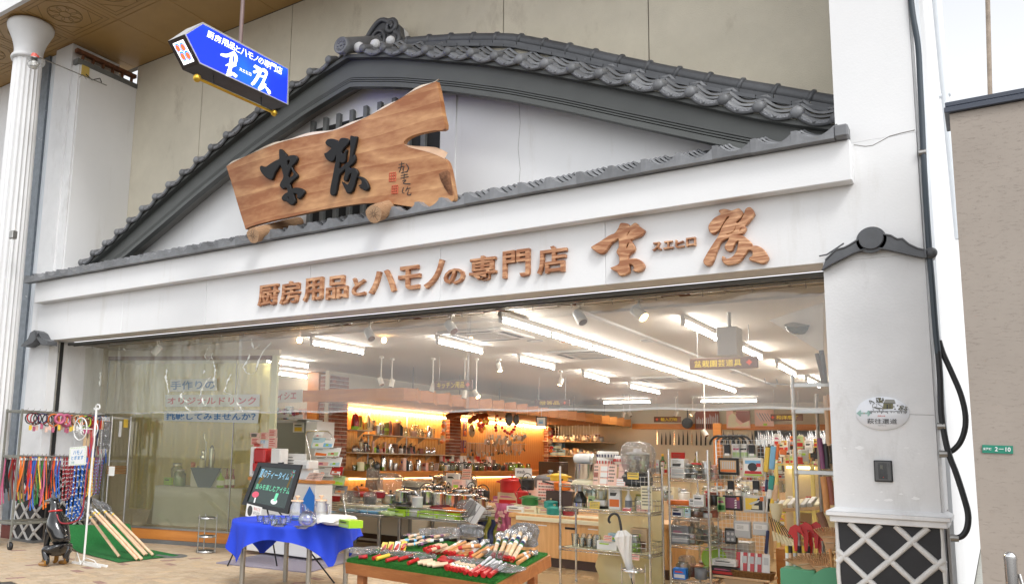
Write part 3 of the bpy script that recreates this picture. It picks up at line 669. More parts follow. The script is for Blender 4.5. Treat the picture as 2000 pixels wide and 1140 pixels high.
# canopy over the pavement
SZ=8.012
can=thing('arcade_canopy','golden brown panelled canopy soffit with engraved flower circles','canopy',(0,0,0))
q=MB('joint');q.box(-14.8,1.5,5.93,8.3,SZ+.012,SZ+.25);obj('slab',q,can)
q=MB('plaster_old');q.box(-14.8,1.5,5.86,5.928,SZ-.02,SZ+.42);obj('edge_fascia',q,can)
PW=1.124
for k in range(-3,11):
 x0=-11.672+PW*k;q=MB('soffit_gold');q.box(x0+.004,min(x0+PW-.004,1.5),7.03,8.19,SZ,SZ+.01);obj('soffit_panel',q,can)
 q=MB('soffit_gold');q.box(x0+.004,min(x0+PW-.004,1.5),5.93,7.02,SZ,SZ+.01);sp=obj('soffit_panel',q,can)
 if k<4:
  cx,cy=x0+PW/2,6.47;q=MB('soffit_line')
  ring=lambda r,ox,oy,w=.011:q.tu([(cx+ox+r*COS(t),cy+oy+r*SIN(t),SZ-.001)for t in[i*TAU/28 for i in range(28)]],w/2,4,closed=1)
  ring(.255,0,0);ring(.085,0,0)
  for j in range(8):a=j*PI/4;ring(.085,.165*COS(a),.165*SIN(a),.009)
  h=.47
  for s1 in(.47,.40):
   q.tu([(cx-s1,cy-s1*.98,SZ-.001),(cx+s1,cy-s1*.98,SZ-.001),(cx+s1,cy+s1*.98,SZ-.001),(cx-s1,cy+s1*.98,SZ-.001)],.005,4,closed=1)
  for sx in(-1,1):
   for sy in(-1,1):q.tu([(cx+sx*.40,cy+sy*.12,SZ-.001),(cx+sx*.30,cy+sy*.22,SZ-.001),(cx+sx*.22,cy+sy*.30,SZ-.001),(cx+sx*.12,cy+sy*.39,SZ-.001)],.005,4)
  obj('engraved_pattern',q,sp)
col=thing('fluted_column','white fluted classical column holding up the arcade canopy','column',(-11.86,6.36,0))
q=MB('column_white');m=20;k=6;vs=[]
zs=[0,.5,2,5,7.2,7.40];rs=[.245,.235,.235,.225,.215,.213]
for z,r in zip(zs,rs):
 for j in range(m*k):
  t=(j%k)/k;a=2*PI*j/(m*k);vs.append(((r-.022*SIN(PI*t)**1.0 if t>0 else r)*COS(a),(r-.022*SIN(PI*t)if t>0 else r)*SIN(a),z))
nn=m*k;q.add(vs,[(i*nn+j,i*nn+(j+1)%nn,(i+1)*nn+(j+1)%nn,(i+1)*nn+j)for i in range(len(zs)-1)for j in range(nn)],False);obj('shaft',q,col)
q=MB('column_white');q.la([(.205,7.39),(.245,7.40),(.255,7.43),(.245,7.46),(.215,7.48),(.215,7.55),(.225,7.62),(.26,7.74),(.315,7.86),(.345,7.92),(.35,7.97),(.33,8.0),(.1,8.005)],36);obj('capital',q,col)
p=ony(22,458,6.08);b=thing('junction_box','small grey box with a drip cable on the fluted column','box',(p.x,6.12,p.z))
q=MB('steel_dull');q.box(-.05,.05,-.05,.03,-.06,.06,bev=.01);obj('case',q,b);q=MB('white_paint');q.tu([(0.02,-.03,-.05),(.015,-.04,-.2),(-.02,-.03,-.5),(-.01,-.02,-1.0)],.008,6);obj('cable',q,b)
p=ony(66,125,6.0);al=thing('alarm_lamp','red and white caged alarm lamp on a thin arm by the column','lamp',p)
mat('alarm_red',(.62,.11,.08),.45);q=MB('alarm_red');q.cyl((-.02,0,.07),(-.035,.02,.16),.052,.045,14);q.cyl((.03,0,.10),(.10,.0,.085),.02,.02,8);obj('body',q,al)
mat('bulb_clear',(.75,.73,.68),.15);q=MB('bulb_clear');q.sf((.0,0,-.01),.065,14,10,(1,1,1.1));obj('bulb',q,al)
q=MB('steel');
for k in range(6):a=k*PI/3;q.tu([(.092*COS(a)*SIN(t),.092*SIN(a)*SIN(t),.05-.13*(1-COS(t))/2*1.2+0)for t in[i*PI/2/6+.02 for i in range(7)]][::-1]+[(.095*COS(a),.095*SIN(a),.07)],.0045,5)
for z,r in((.07,.095),(-.01,.09),(-.05,.07)):q.tu([(r*COS(t),r*SIN(t),z)for t in[i*TAU/16 for i in range(16)]],.005,5,closed=1)
q.cyl((0,0,.06),(0,0,.08),.10,.08,18);obj('wire_guard',q,al)
e=onx(208,167,-11.45)-p;q=MB('steel_dull');q.tu([(.08,0,.09),tuple(e)],.008,6);q.tu([tuple(e*.6+V(0,0,.0)),tuple(e*.66+V(0,-.02,.06)),tuple(e*.7+V(0,0,.0))],.005,5);obj('arm',q,al)
p=onx(166,140,-11.60);q=MB();mat('yellow_old',(.62,.45,.12),.6);q=MB('yellow_old');q.box(p.x,p.x+.02,p.y-.07,p.y+.07,p.z-.09,p.z+.09,bev=.005);q.m('black_rubber').tu([(p.x+.03,p.y,p.z-.05),(p.x+.06,p.y+.1,p.z-.12),(p.x+.05,p.y+.25,p.z-.03),(p.x+.03,p.y+.3,p.z-.08)],.008,5)
tag(obj('wall_plate',q),'yellowed plate with a looped cable on the white side wall','plate')
nb=thing('left_neighbour','strip of grey veined marble and pale ribbed cladding left of the shop','building',(0,0,0))
q=MB('marble');q.box(-12.83,-12.53,7.10,8.0,0,8.0);obj('marble_pilaster',q,nb)
for z0,z1 in((0.25,4.20),(4.22,8.0)):
 q=MB('white_metal');x=-12.528
 for k in range(5):q.box(x,x+.044,7.14,7.6,z0,z1);q.box(x+.046,x+.048,7.15,7.6,z0,z1);x+=.049
 obj('ribbed_cladding',q,nb)
mat('red_granite',(.16,.03,.025),.3,na=.3,nsc=30);q=MB('red_granite');q.box(-14.5,-12.29,7.09,7.6,0,.20);obj('plinth',q,nb)
q=MB('plaster_old');q.box(-15.5,-12.84,7.3,8.0,0,8);obj('wall',q,nb)
# right: gap, hoses, tan wall
q=MB('white_side');q.box(-.319,-.30,FY+.56,20,.05,12);q.box(-.319,-.30,FY+.02,FY+.56,1.2,12);sw=obj('side_wall',q,shop)
q=MB('white_metal');q.box(-.322,-.275,FY+.6,FY+.66,.05,12);q.box(-.322,-.285,FY+.9,FY+.93,.05,12);obj('cover_strip',q,sw)
mat('concrete_old',(.42,.42,.38),.9,na=.3,nsc=12);q=MB('concrete_old');q.box(-.30,.35,FY+.3,24,-.04,.004);ST('alley',q)
tanw=thing('tan_wall','brown crackle plastered wall with a dark metal coping right of the shop','wall',(0,0,0))
def tan_mat():
 m=M('tan_plaster');nt=m.node_tree;N=nt.nodes;L=nt.links;b=N['Principled BSDF']
 tc=N.new('ShaderNodeTexCoord');mp=N.new('ShaderNodeMapping');mp.inputs['Scale'].default_value=(9,9,42);L.new(tc.outputs['Object'],mp.inputs[0])
 v=N.new('ShaderNodeTexVoronoi');v.feature='DISTANCE_TO_EDGE';v.inputs['Scale'].default_value=1.;
 nz=N.new('ShaderNodeTexNoise');nz.inputs['Scale'].default_value=2.5;nz.inputs['Detail'].default_value=6;L.new(mp.outputs[0],nz.inputs['Vector'])
 mv=N.new('ShaderNodeMix');mv.data_type='RGBA';mv.inputs[0].default_value=.35;L.new(mp.outputs[0],mv.inputs[6]);L.new(nz.outputs['Color'],mv.inputs[7])
 va=N.new('ShaderNodeVectorMath');va.operation='ADD';L.new(mp.outputs[0],va.inputs[0]);vs=N.new('ShaderNodeVectorMath');vs.operation='SCALE';vs.inputs['Scale'].default_value=1.6;L.new(nz.outputs['Color'],vs.inputs[0]);L.new(vs.outputs[0],va.inputs[1]);L.new(va.outputs[0],v.inputs['Vector'])
 gap=N.new('ShaderNodeMapRange');gap.inputs[1].default_value=0;gap.inputs[2].default_value=.05;L.new(v.outputs['Distance'],gap.inputs[0])
 pz=N.new('ShaderNodeTexNoise');pz.inputs['Scale'].default_value=1.3;pz.inputs['Detail'].default_value=3;L.new(tc.outputs['Object'],pz.inputs['Vector'])
 pr=N.new('ShaderNodeMapRange');pr.inputs[1].default_value=.36;pr.inputs[2].default_value=.50;L.new(nz.outputs['Fac'],pr.inputs[0])
 mxx=N.new('ShaderNodeMath');mxx.operation='MAXIMUM';L.new(gap.outputs[0],mxx.inputs[0]);L.new(pr.outputs[0],mxx.inputs[1])
 bp=N.new('ShaderNodeBump');bp.inputs['Strength'].default_value=.35;bp.inputs['Distance'].default_value=.006;L.new(mxx.outputs[0],bp.inputs['Height']);L.new(bp.outputs[0],b.inputs['Normal'])
 src=b.inputs['Base Color'].links[0].from_socket;x=N.new('ShaderNodeMix');x.data_type='RGBA';mm=N.new('ShaderNodeMath');mm.operation='MULTIPLY_ADD';mm.inputs[1].default_value=-.28;mm.inputs[2].default_value=.28;L.new(mxx.outputs[0],mm.inputs[0]);L.new(mm.outputs[0],x.inputs[0]);L.new(src,x.inputs[6]);x.inputs[7].default_value=(.10,.07,.05,1);L.new(x.outputs[2],b.inputs['Base Color'])
tan_mat()
q=MB('tan_plaster');q.box(-.098,3.2,6.30,6.62,0,3.81);obj('body',q,tanw)
q=MB('navy_metal');q.box(-.125,3.25,6.27,6.65,3.812,3.85,bev=.004);q.box(-.118,3.25,6.275,6.645,3.852,3.885,bev=.004);obj('coping',q,tanw)
pt=[onx(x,y,-.02)if False else ony(x,y,6.292)for x,y in((1918.5,868),(1978.5,870),(1979,885.5),(1918.5,883.5))]
ap=MB();mat('plate_green',(.01,.22,.14),.4);ap=MB('plate_green');ap.pz([(p.x,p.z)for p in pt][::-1],(0,6.299,0),(1,0,0),(0,0,1),.006);plate=tag(obj('address_plate',ap),'green address plate with white writing on the brown wall','plate')
q=MB('white_paint');yy=6.289
def onp(x,y):return ony(x,y,yy)
TQ(q,'米屋町',onp(1920,873),onp(1936.5,873.5),onp(1936.5,879),onp(1920,878.5),lift=.001,offset=.01)
TQ(q,'2－10',onp(1943,872),onp(1974,873),onp(1974,881.5),onp(1943,880.5),lift=.001,offset=.02);obj('lettering',q,plate)
mat('rust_pale',(.42,.34,.27),.8,na=.5,nsc=6);pole=MB('rust_pale');a,c=ony(1929,0,12),ony(1934,195,12);pole.tu([c+(c-a)*1.2,c,a,a+(a-c)*.3],.026,10);pole.m('white_metal');tag(obj('rusty_pole',pole),'rusty flaking pole rising behind the brown wall','pole')
dp=MB('white_metal');a,c=ony(1833,50,11),ony(1846,185,11);dp.tu([c+(c-a)*2,c,a+(a-c)*.5],.04,8);dp.cyl(c+V(-.06,0,-.01),c+V(.05,0,0),.03,.03,8);tag(obj('white_downpipe',dp),'pale thin pipe high in the bright gap beside the shop','pipe')
h=thing('black_hose_line','thick black pipe running down the right edge of the pillar','pipe',(0,0,0));hy=FY-.01
q=MB('pipe_blue');q.tu([ony(x,y,hy)for x,y in CML([(1776,-30),(1783,30),(1793,90),(1797,160),(1801,240),(1805,330),(1811,430),(1816,500),(1821,560),(1827,640),(1832,690)],4)],.020,10);obj('upper_pipe',q,h)
q=MB('black_rubber');q.tu([ony(x,y,hy)for x,y in CML([(1832,686),(1836,740),(1838,800),(1843,840),(1853,885),(1868,925),(1884,975),(1891,1005),(1889,1030),(1880,1045),(1868,1050)],5)],.020,10);obj('hose',q,h)
q=MB('black_rubber');q.tu([ony(x,y,hy+.03)for x,y in CML([(1834,665),(1842,690),(1860,730),(1876,768),(1885,805),(1885,835),(1876,862),(1862,878),(1848,884)],5)],.019,10);obj('hose',q,h)
for x,y in((1803,298),(1840,832),(1844,886),(1866,1050)):q=MB('steel_dull');p=ony(x,y,hy);q.cyl(p-V(.028,0,0),p+V(.02,0,0.0),.026,.024,8);q.tu([p,p+V(-.02,.1,0)],.014,6);obj('clip',q,h)
p=ony(1975,1110,5.2);post=thing('chrome_post','chrome tube with a rounded top standing in front of the brown wall','post',(p.x,5.2,0));z1=ony(1971,1070,5.2).z
q=MB('chrome');q.tu([(0,0,0),(0,0,z1-.04)],.026,16);q.sf((0,0,z1-.04),.026,14,8);obj('tube',q,post)
q=MB('chrome');q.tu([(0,0,z1-.055),(0,0,z1-.045)],.0285,16);q.tu([(.03,0,z1-.3),(.045,0,z1-.2),(.03,0,z1-.12)],.008,6);obj('collar',q,post)
# barred vent behind the board
vw=thing('barred_vent','dark barred vent opening in the white gable behind the wooden board','vent',(0,0,0))
a,c=ony(612,237,7.56),ony(868,180,7.60);b0=ony(612,437,7.56).z
q=MB('plaster');q.box(a.x-.16,c.x+.16,7.604,7.619,b0-.02,a.z-.02,bev=.004);obj('frame',q,vw)
q=MB('groove');q.box(a.x-.08,c.x-.05,7.597,7.6035,b0+.04,a.z-.10);obj('opening',q,vw)
for k in range(11):
 x=a.x+.0+k*(ony(771,193.6,7.56).x-a.x)/6
 if x>c.x-.05:break
 q=MB('grey_steel');q.box(x-.03,x+.03,7.535,7.596,b0,a.z,bev=.004);obj('bar',q,vw)
# the natural-edged board
bp0=V(0,6.95,4.1);bn=V(0,-1,-.16).normalized()
def onpl(px,py,p0,n):d=ray(px,py);return EYEP+d*((p0-EYEP).dot(n)/d.dot(n))
def bpt(px,py):return onpl(px,py,bp0,bn)
def c6(x,y):return bpt(430+x/3.455,150+y/3.455)
board=thing('wooden_signboard','large natural edged wooden slab with black carved characters leaning on logs','signboard',(0,0,0))
top=[(42,605),(90,577),(200,524),(330,470),(430,436),(560,404),(700,378),(800,353),(900,314),(1010,260),(1110,210),(1200,156),(1300,98),(1390,58),(1456,32)]
right=[(1478,120),(1498,240),(1516,350),(1440,362),(1370,376),(1310,392),(1268,412),(1242,434),(1240,456),(1290,480),(1380,502),(1460,528),(1515,556),(1540,600),(1560,690),(1578,800),(1574,835)]
bot=[(1530,858),(1460,882),(1370,888),(1260,872),(1140,856),(1000,852),(900,862),(780,880),(650,904),(500,938),(350,970),(210,1008),(172,1030)]
left=[(140,930),(110,830),(78,720)]
def cm2(l):return[p[:2]for p in CML([(x,y,0)for x,y in l],3)]
out=cm2(top)+cm2([top[-1]]+right)[1:]+cm2([right[-1]]+bot)[1:]+left
q=MB('slab_wood');f=[c6(*p)for p in out];k=len(f);TH=.075
bk=[p-bn*TH for p in f]
me=bmesh.new()
q.add(f,[tuple(range(k))[::-1]],False);q.add(bk,[tuple(range(k))],False);q.add(f+bk,[(i,(i+1)%k,k+(i+1)%k,k+i)for i in range(k)],False)
obj('slab',q,board)
t3=cm2(top);q=MB('sapwood');lo=[c6(x,y)+bn*.002 for x,y in t3];hi=[p-bn*.05+V(0,0,.038+.012*SIN(i*.9))for i,p in EM(lo)];n=len(lo)
q.add(lo+hi,[(i,i+1,n+i+1,n+i)for i in range(n-1)],True);hb=[p-bn*.03 for p in hi];q.add(hi+hb,[(i,i+1,n+i+1,n+i)for i in range(n-1)],True);obj('waney_edge',q,board)
l2=cm2([(1240,456),(1290,480),(1380,502),(1460,528),(1515,556)]);mat('limb_wood',(.58,.38,.25),.65,na=.25,nsc=6);q=MB('limb_wood');lo=[c6(x,y)+bn*.002 for x,y in l2];hi=[p-bn*.06+V(0,0,.004+.075*min(1,i/8))for i,p in EM(lo)];n=len(lo)
q.add(lo+hi,[(i,i+1,n+i+1,n+i)for i in range(n-1)],True);obj('waney_edge',q,board)
mat('hollow_wood',(.30,.13,.06),.85,na=.6,nsc=14,bump=1,bsc=18);q=MB('hollow_wood');hp=[(1478,655),(1500,640),(1535,632),(1552,645),(1560,700),(1568,760),(1570,800),(1545,795),(1515,750),(1490,700)]
q.pz([(0,0)],(0,0,0),(1,0,0),(0,0,1),.01)if False else None
hc=[c6(*p)+bn*.004 for p in hp];mid=sum(hc,V(0,0,0))/len(hc);inn=[mid+(p-mid)*.55+bn*.01 for p in hc];kk=len(hc)
q.add(hc+inn,[(i,(i+1)%kk,kk+(i+1)%kk,kk+i)for i in range(kk)],True);q.add(inn,[tuple(range(kk))],False);obj('knot_hollow',q,board)
def c1(x,y):return bpt(490+x/7.864,260+y/7.864)+bn*.001
ex_=V(1,0,0);ey_=bn.cross(ex_)
if ey_.z<0:ey_=-ey_
c10=c1(1000,600)
for polys in(S_SUE,S_HIRO):
 o=obj('character',OM('character',polys,'black_lacquer',lambda x,y:((c1(x,y)-c10).dot(ex_),(c1(x,y)-c10).dot(ey_)),lambda u,v,w:c10+ex_*u+ey_*v+bn*w,.042,.011),board)
q=MB('ink')
def c2(x,y):return bpt(400+x/3,20+y/3)
for s in([(1138,905,4),(1170,898,5)],[(1155,890,4),(1150,925,5),(1140,950,4)],[(1135,925,4),(1168,915,5),(1160,935,4)],[(1180,900,4),(1195,925,6),(1185,945,4)],[(1150,955,4),(1190,945,5)],[(1165,935,4),(1160,955,4)],[(1150,970,4),(1190,962,5)],[(1170,960,4),(1168,990,4)],[(1148,985,4),(1195,975,5)],[(1160,1000,4),(1180,995,5),(1165,1015,5),(1205,1018,6)],[(1165,1040,5),(1158,1065,5),(1170,1072,4)],[(1190,1035,4),(1178,1060,4)],[(1185,1048,4),(1205,1042,5)],[(1195,1055,4),(1188,1080,5),(1205,1082,6),(1210,1070,3)]):
 brush(q,s,c2,bn,.004,flat=True)
obj('signature',q,board)
q=MB('seal_red')
for x0,y0,x1,y1 in((1083,955,1120,1004),(1098,1030,1132,1075)):
 for i in range(4):
  t=x0+(x1-x0)*i/3;q.tu([c2(t,y0)+bn*.002,c2(t-2,y1)+bn*.002],.006,4)
 for i in range(4):
  t=y0+(y1-y0)*i/3;q.tu([c2(x0,t)+bn*.002,c2(x1,t-4)+bn*.002],.006,4)
obj('seal',q,board)
for a,c,r,lab in((ony(494,460,6.72),ony(583,437,7.58),.092,'thick bark brown log under the left end of the wooden board'),(ony(730,418,6.66),ony(772,404,7.12),.096,'short log with radial cracks under the middle of the wooden board')):
 d=(c-a).normalized();lg=thing('support_log',lab,'log',(0,0,0),group='logs under the wooden board')
 q=MB('log_bark');m=14;s1=d.cross(V(0,0,1)).normalized();s2=s1.cross(d);vs=[]
 ks=8
 for i in range(ks+1):
  for j in range(m):
   t=2*PI*j/m;rr=r*(1+.04*SIN(3*t+i*.7)+.03*SIN(5*t-i));vs.append(a+(c-a)*(i/ks)+s1*rr*COS(t)+s2*rr*SIN(t))
 q.add(vs,[(i*m+j,i*m+(j+1)%m,(i+1)*m+(j+1)%m,(i+1)*m+j)for i in range(ks)for j in range(m)],True);q.add(vs[-m:],[tuple(range(m))],False);obj('trunk',q,lg)
 q=MB('log_end');ce=a-d*.004;ring=[p for p in vs[:m]];q.add([ce]+ring,[(0,1+(j+1)%m,1+j)for j in range(m)],False)
 q.m('ink')
 for j in range(9):t=j*.7+.3;u=s1*COS(t)+s2*SIN(t);q.tu([ce+u*.012-d*.001,ce+u*r*RU(.5,.92)-d*.001],[.0022,.0008],4)
 obj('end_grain',q,lg)
# carved letters on the beam
sg=thing('beam_lettering','row of carved wooden characters fixed along the white beam','sign lettering',(0,0,0))
def c5(x,y):return ony(440+x/2.857,380+y/2.857,FY-.02)
for ch,x0,x1,y0,y1 in(('厨',190,298,500,624),('房',312,420,480,614),('用',442,548,462,598),('品',570,686,450,586),('と',714,786,460,568),('ハ',808,958,418,556),('モ',972,1092,394,536),('ノ',1116,1222,362,526),('の',1226,1338,410,506),('専',1368,1516,338,486),('門',1554,1702,305,468),('店',1746,1910,283,448)):
 sl=.1*(x1-x0)*1.35/2
 l=c5(x0,(y0+y1)/2+sl/2);r=c5(x1,(y0+y1)/2-sl/2);zt_=c5((x0+x1)/2,y0+sl*.6).z;zb_=c5((x0+x1)/2,y1-sl*.6).z
 q=MB('letter_wood');y=FY
 TQ(q,ch,(l.x,y,zt_),(r.x,y,zt_),(r.x,y,zb_),(l.x,y,zb_),lift=.004,offset=.012,depth=.045,bevel=.008,norm=V(0,-1,0));obj('letter',q,sg)
def c3(x,y):return ony(1150+x/5.556,400+y/5.556,FY-.03)
for ch,x0,x1,y0,y1 in(('ス',690,788,398,505),('エ',812,914,383,485),('ヒ',940,1034,370,470),('ロ',1058,1160,347,455)):
 l=c3(x0,(y0+y1)/2+6);r=c3(x1,(y0+y1)/2-6);zt_=c3((x0+x1)/2,y0+8).z;zb_=c3((x0+x1)/2,y1-8).z
 q=MB('letter_wood');TQ(q,ch,(l.x,FY,zt_),(r.x,FY,zt_),(r.x,FY,zb_),(l.x,FY,zb_),lift=.004,offset=.012,depth=.035,bevel=.008,norm=V(0,-1,0));obj('letter',q,sg)
for polys in(B_SUE,B_HIRO):
 obj('character',OM('character',polys,'letter_wood',lambda x,y:(c3(x,y).x,c3(x,y).z),lambda u,v,w:V(u,FY-.003-w,v),.05,.007),sg)
# blue arrow-shaped light box
BX=-6.60
def s3(x,y):return 320+x/5.7,30+y/5.7
def bx(x,y,X=BX):return onx(*s3(x,y),X)
ls=thing('lightbox_sign','blue arrow shaped lit shop sign hanging from the canopy','sign',(0,0,0))
fr=[bx(*p)for p in((228,213),(432,78),(1392,598),(1384,1000),(396,540))]
TW=.27
q=MB('sign_brown');ba=[p+V(-TW,0,0)for p in fr];k=5
for i in range(5):
 q.m('sign_silver' if i==0 else 'sign_brown');j=(i+1)%5;q.qd(fr[i],fr[j],ba[j],ba[i])
q.m('sign_brown').add(ba,[tuple(range(5))],False)
pn=[bx(*p)for p in((248,218),(433,102),(1378,603),(1366,980),(404,527))]
for i in range(5):
 j=(i+1)%5;q.m('sign_silver').qd(fr[i]+V(.004,0,0),fr[j]+V(.004,0,0),pn[j]+V(.004,0,0),pn[i]+V(.004,0,0))
obj('casing',q,ls)
q=MB('sign_blue');q.add([p+V(.002,0,0)for p in pn],[tuple(range(5))[::-1]],False)
m=M('sign_blue');nt=m.node_tree;tc=nt.nodes.new('ShaderNodeTexCoord');nz=nt.nodes.new('ShaderNodeTexNoise');nz.inputs['Scale'].default_value=1.6;nz.inputs['Detail'].default_value=1;nt.links.new(tc.outputs['Object'],nz.inputs['Vector'])
r=nt.nodes.new('ShaderNodeValToRGB');r.color_ramp.elements[0].position=.4;r.color_ramp.elements[1].position=.62;r.color_ramp.elements[0].color=(.008,.02,.70,1);r.color_ramp.elements[1].color=(.012,.10,1.,1);nt.links.new(nz.outputs['Fac'],r.inputs[0]);nt.links.new(r.outputs[0],nt.nodes['Principled BSDF'].inputs['Emission Color'])
face=obj('face',q,ls)
N1=V(1,0,0);q=MB('lit_white')
hd='厨房用品とハモノの専門店'
tl,tr,brc,blc=bx(487,170),bx(1318,590),bx(1308,668),bx(474,242)
wts=[1,1,1,1,.75,1,.9,.72,.85,1,1,1];tot=sum(wts)+.11*11;u=0
for ch,w in zip(hd,wts):
 a,c=u/tot,(u+w)/tot;u+=w+.11
 lerp=lambda A,B,t:A+(B-A)*t
 hs=0 if w==1 else .10
 T0,T1,B0,B1=lerp(tl,tr,a),lerp(tl,tr,c),lerp(blc,brc,a),lerp(blc,brc,c)
 TQ(q,ch,lerp(T0,B0,hs),lerp(T1,B1,hs),lerp(T1,B1,1-hs*.6),lerp(T0,B0,1-hs*.6),lift=.006,offset=.003,norm=N1)
def bxl(x,y):return bx(x,y)
for s in([(635,440,30),(700,452,48),(765,420,30)],[(770,415,40),(800,475,45),(785,540,40),(735,590,42),(715,640,45)],[(752,440,30),(742,530,48),(732,620,46),(735,668,44)],[(690,560,20),(735,550,36),(795,560,30)],[(700,665,40),(755,650,40),(800,680,42)],[(1010,570,40),(1060,600,42)],[(1000,635,36),(1050,622,45),(1105,612,45),(1138,640,40)],[(1062,640,50),(1040,690,45),(1000,750,45),(980,768,40)],[(1140,650,36),(1112,720,34),(1080,790,45),(1060,822,40),(1105,802,34),(1125,772,30)],[(1130,800,18),(1165,850,42),(1172,872,36)],[(1075,680,26),(1130,690,26)]):
 brush(q,[(x,y,w*.78)for x,y,w in s],bxl,N1,.006,flat=True)
obj('white_lettering',q,face)
q=MB('lit_yellow');TQ(q,'スエヒロ',bx(838,582),bx(970,645),bx(968,682),bx(834,615),lift=.006,offset=.02,norm=N1);obj('yellow_lettering',q,face)
e=[fr[0],ba[0],ba[4],fr[4]]
en=(e[1]-e[0]).cross(e[3]-e[0]).normalized()
if en.y>0:en=-en
def ep(u,v):return(e[1]*(1-u)+e[0]*u)*(1-v)+(e[2]*(1-u)+e[3]*u)*v
q=MB('lit_white');w=[ep(.2,.13)+en*.004,ep(.82,.13)+en*.004,ep(.82,.87)+en*.004,ep(.2,.87)+en*.004];q.add(w,[(0,1,2,3)],False);endp=obj('end_panel',q,ls)
def disc(q,cu,cv,ru,rv,lift,a0=0,a1=2*PI):
 n=24;ps=[ep(cu+ru*COS(a0+(a1-a0)*i/n),cv+rv*SIN(a0+(a1-a0)*i/n))+en*lift for i in range(n)];q.add(ps,[tuple(range(n))],False)
q=MB('logo_blue','logo_orange','lit_white')
q.m('logo_blue');cs=[(.36,.33),(.62,.36),(.40,.60),(.66,.63)]
for i,(a,c)in EM(cs):q.m('lit_white');disc(q,a,c,.165,.185,.005+.0004*i);q.m('logo_blue');disc(q,a,c,.150,.168,.0052+.0004*i);
for i,(a,c)in EM(cs):q.m('logo_orange');disc(q,a+(.51-a)*-.08,c+(.48-c)*-.08,.098,.112,.0075+.0003*i)
obj('emblem',q,endp)
p=onx(470,79,BX-.13);q=MB('rust');mat('pole_brown',(.22,.15,.14),.4,na=.1);q=MB('pole_brown');q.tu([(BX-.13,p.y,p.z-.05),(BX-.13,p.y,8.6)],.024,12);obj('hanger_pole',q,ls)
q=MB('gold_paint');a,c=onx(*s3(370,700),BX-.10),onx(*s3(1228,1088),BX-.10);q.tu([a,c],.016,10);q.sf(a,.045,16,10);q.sf(c,.040,16,10);obj('brass_rail',q,ls)
q=MB('black_rubber')
for x,y,y2 in((553,715,790),(1085,945,1020)):q.tu([onx(*s3(x,y-40),BX-.10),onx(*s3(x,y2),BX-.10)],.008,6)
obj('rail_hanger',q,ls)
# things on the right pillar
def pw(x,y,d=0):return ony(x,y,FY-d)
mat('enamel',(.82,.84,.88),.12,coat=.5);mat('print_grey',(.13,.13,.11),.5);mat('print_dark',(.05,.05,.05),.5);mat('print_mid',(.30,.30,.27),.5);mat('print_olive',(.17,.16,.08),.5);mat('print_teal',(.32,.50,.45),.5);mat('print_red',(.6,.08,.06),.5)
ov=thing('oval_road_plate','white oval enamel plate with a drawn rider and gate on the pillar','plate',(0,0,0))
def o5(x,y,d=.012):return pw(1660+x/13.415,765+y/13.415,d)
cen=o5(845,557);rx=abs(o5(1548,557).x-o5(142,557).x)/2;rz=abs(o5(845,122).z-o5(845,995).z)/2
q=MB('enamel');q.T=MTR((cen.x,FY,cen.z))@Matrix.Diagonal((rx,1,rz,1))@MRO(PI/2,4,'X');q.la([(1.0,0),(1.0,.007),(.985,.010),(.0001,.0115)],48);obj('plate',q,ov)
q=MB('print_dark');n0=V(0,-1,0)
TQ(q,'萩往還道',o5(450,690),o5(1235,705),o5(1235,838),o5(450,832),lift=.002,offset=.004,norm=n0)
TQ(q,'Hagi-Okando',o5(735,868),o5(955,872),o5(955,892),o5(735,890),lift=.002,norm=n0)
q.m('print_red');TQ(q,'維新の道',o5(728,606),o5(925,612),o5(925,645),o5(728,640),lift=.002,offset=.01,norm=n0)
def poly(q,m,pts,l=.002):q.m(m).add([o5(*p)+n0*l for p in pts][::-1],[tuple(range(len(pts)))],False)
poly(q,'print_teal',[(172,555),(262,478),(296,480),(280,532),(455,535),(448,520),(480,478),(560,545),(480,640),(455,600),(470,575),(275,575),(296,628),(262,638)])
q.m('print_red');c_=o5(372,556);q.cyl((c_.x,FY-.013,c_.z),(c_.x,FY-.0145,c_.z),.0028,.0028,14)
obj('lettering',q,ov)
q=MB('print_mid')
poly(q,'print_mid',[(880,290),(930,195),(1165,200),(1195,290)]);poly(q,'print_dark',[(870,285),(1195,292),(1195,305),(870,300)],.0026);poly(q,'print_olive',[(880,300),(1130,305),(1130,440),(860,450)]);poly(q,'print_dark',[(960,330),(1000,330),(1000,440),(960,440)],.0026);poly(q,'print_dark',[(1040,330),(1060,330),(1060,440),(1040,440)],.0026)
random.seed(3)
for i in range(14):x,y=RU(740,880),RU(165,270);poly(q,RC(('print_grey','print_olive','print_dark')),[(x-30,y),(x,y-25),(x+32,y+4),(x+5,y+28)],.002+.0001*i)
for i in range(26):x,y=RU(1150,1500),RU(340,470);y=max(y,340+abs(x-1300)*.3);poly(q,RC(('print_grey','print_olive','print_mid','print_dark')),[(x-28,y),(x,y-18),(x+28,y+2),(x+3,y+20)],.002+.0001*i)
for i in range(30):x=530+i*33;h=RU(20,80);poly(q,'print_dark',[(x-9,490),(x+9,490),(x+8,490+h),(x-8,490+h)],.0045)
for s in([(500,225,14),(560,235,22),(620,270,22),(650,300,14)],[(510,235,10),(540,310,16)],[(560,240,10),(550,290,12)],[(690,165,30),(740,165,24)],[(700,200,34),(720,250,40),(690,260,20)],[(620,300,12),(590,370,14),(600,400,12),(660,410,14),(700,360,10),(690,300,10)],[(730,300,12),(790,350,14),(850,380,12),(850,430,12)],[(640,400,30),(720,425,36),(800,430,30),(850,425,14)],[(600,430,10),(620,480,12)],[(760,440,16),(775,500,14)],[(850,420,12),(870,500,14)]):
 q.m('print_grey');brush(q,s,o5,n0,.003,flat=True)
obj('drawing',q,ov)
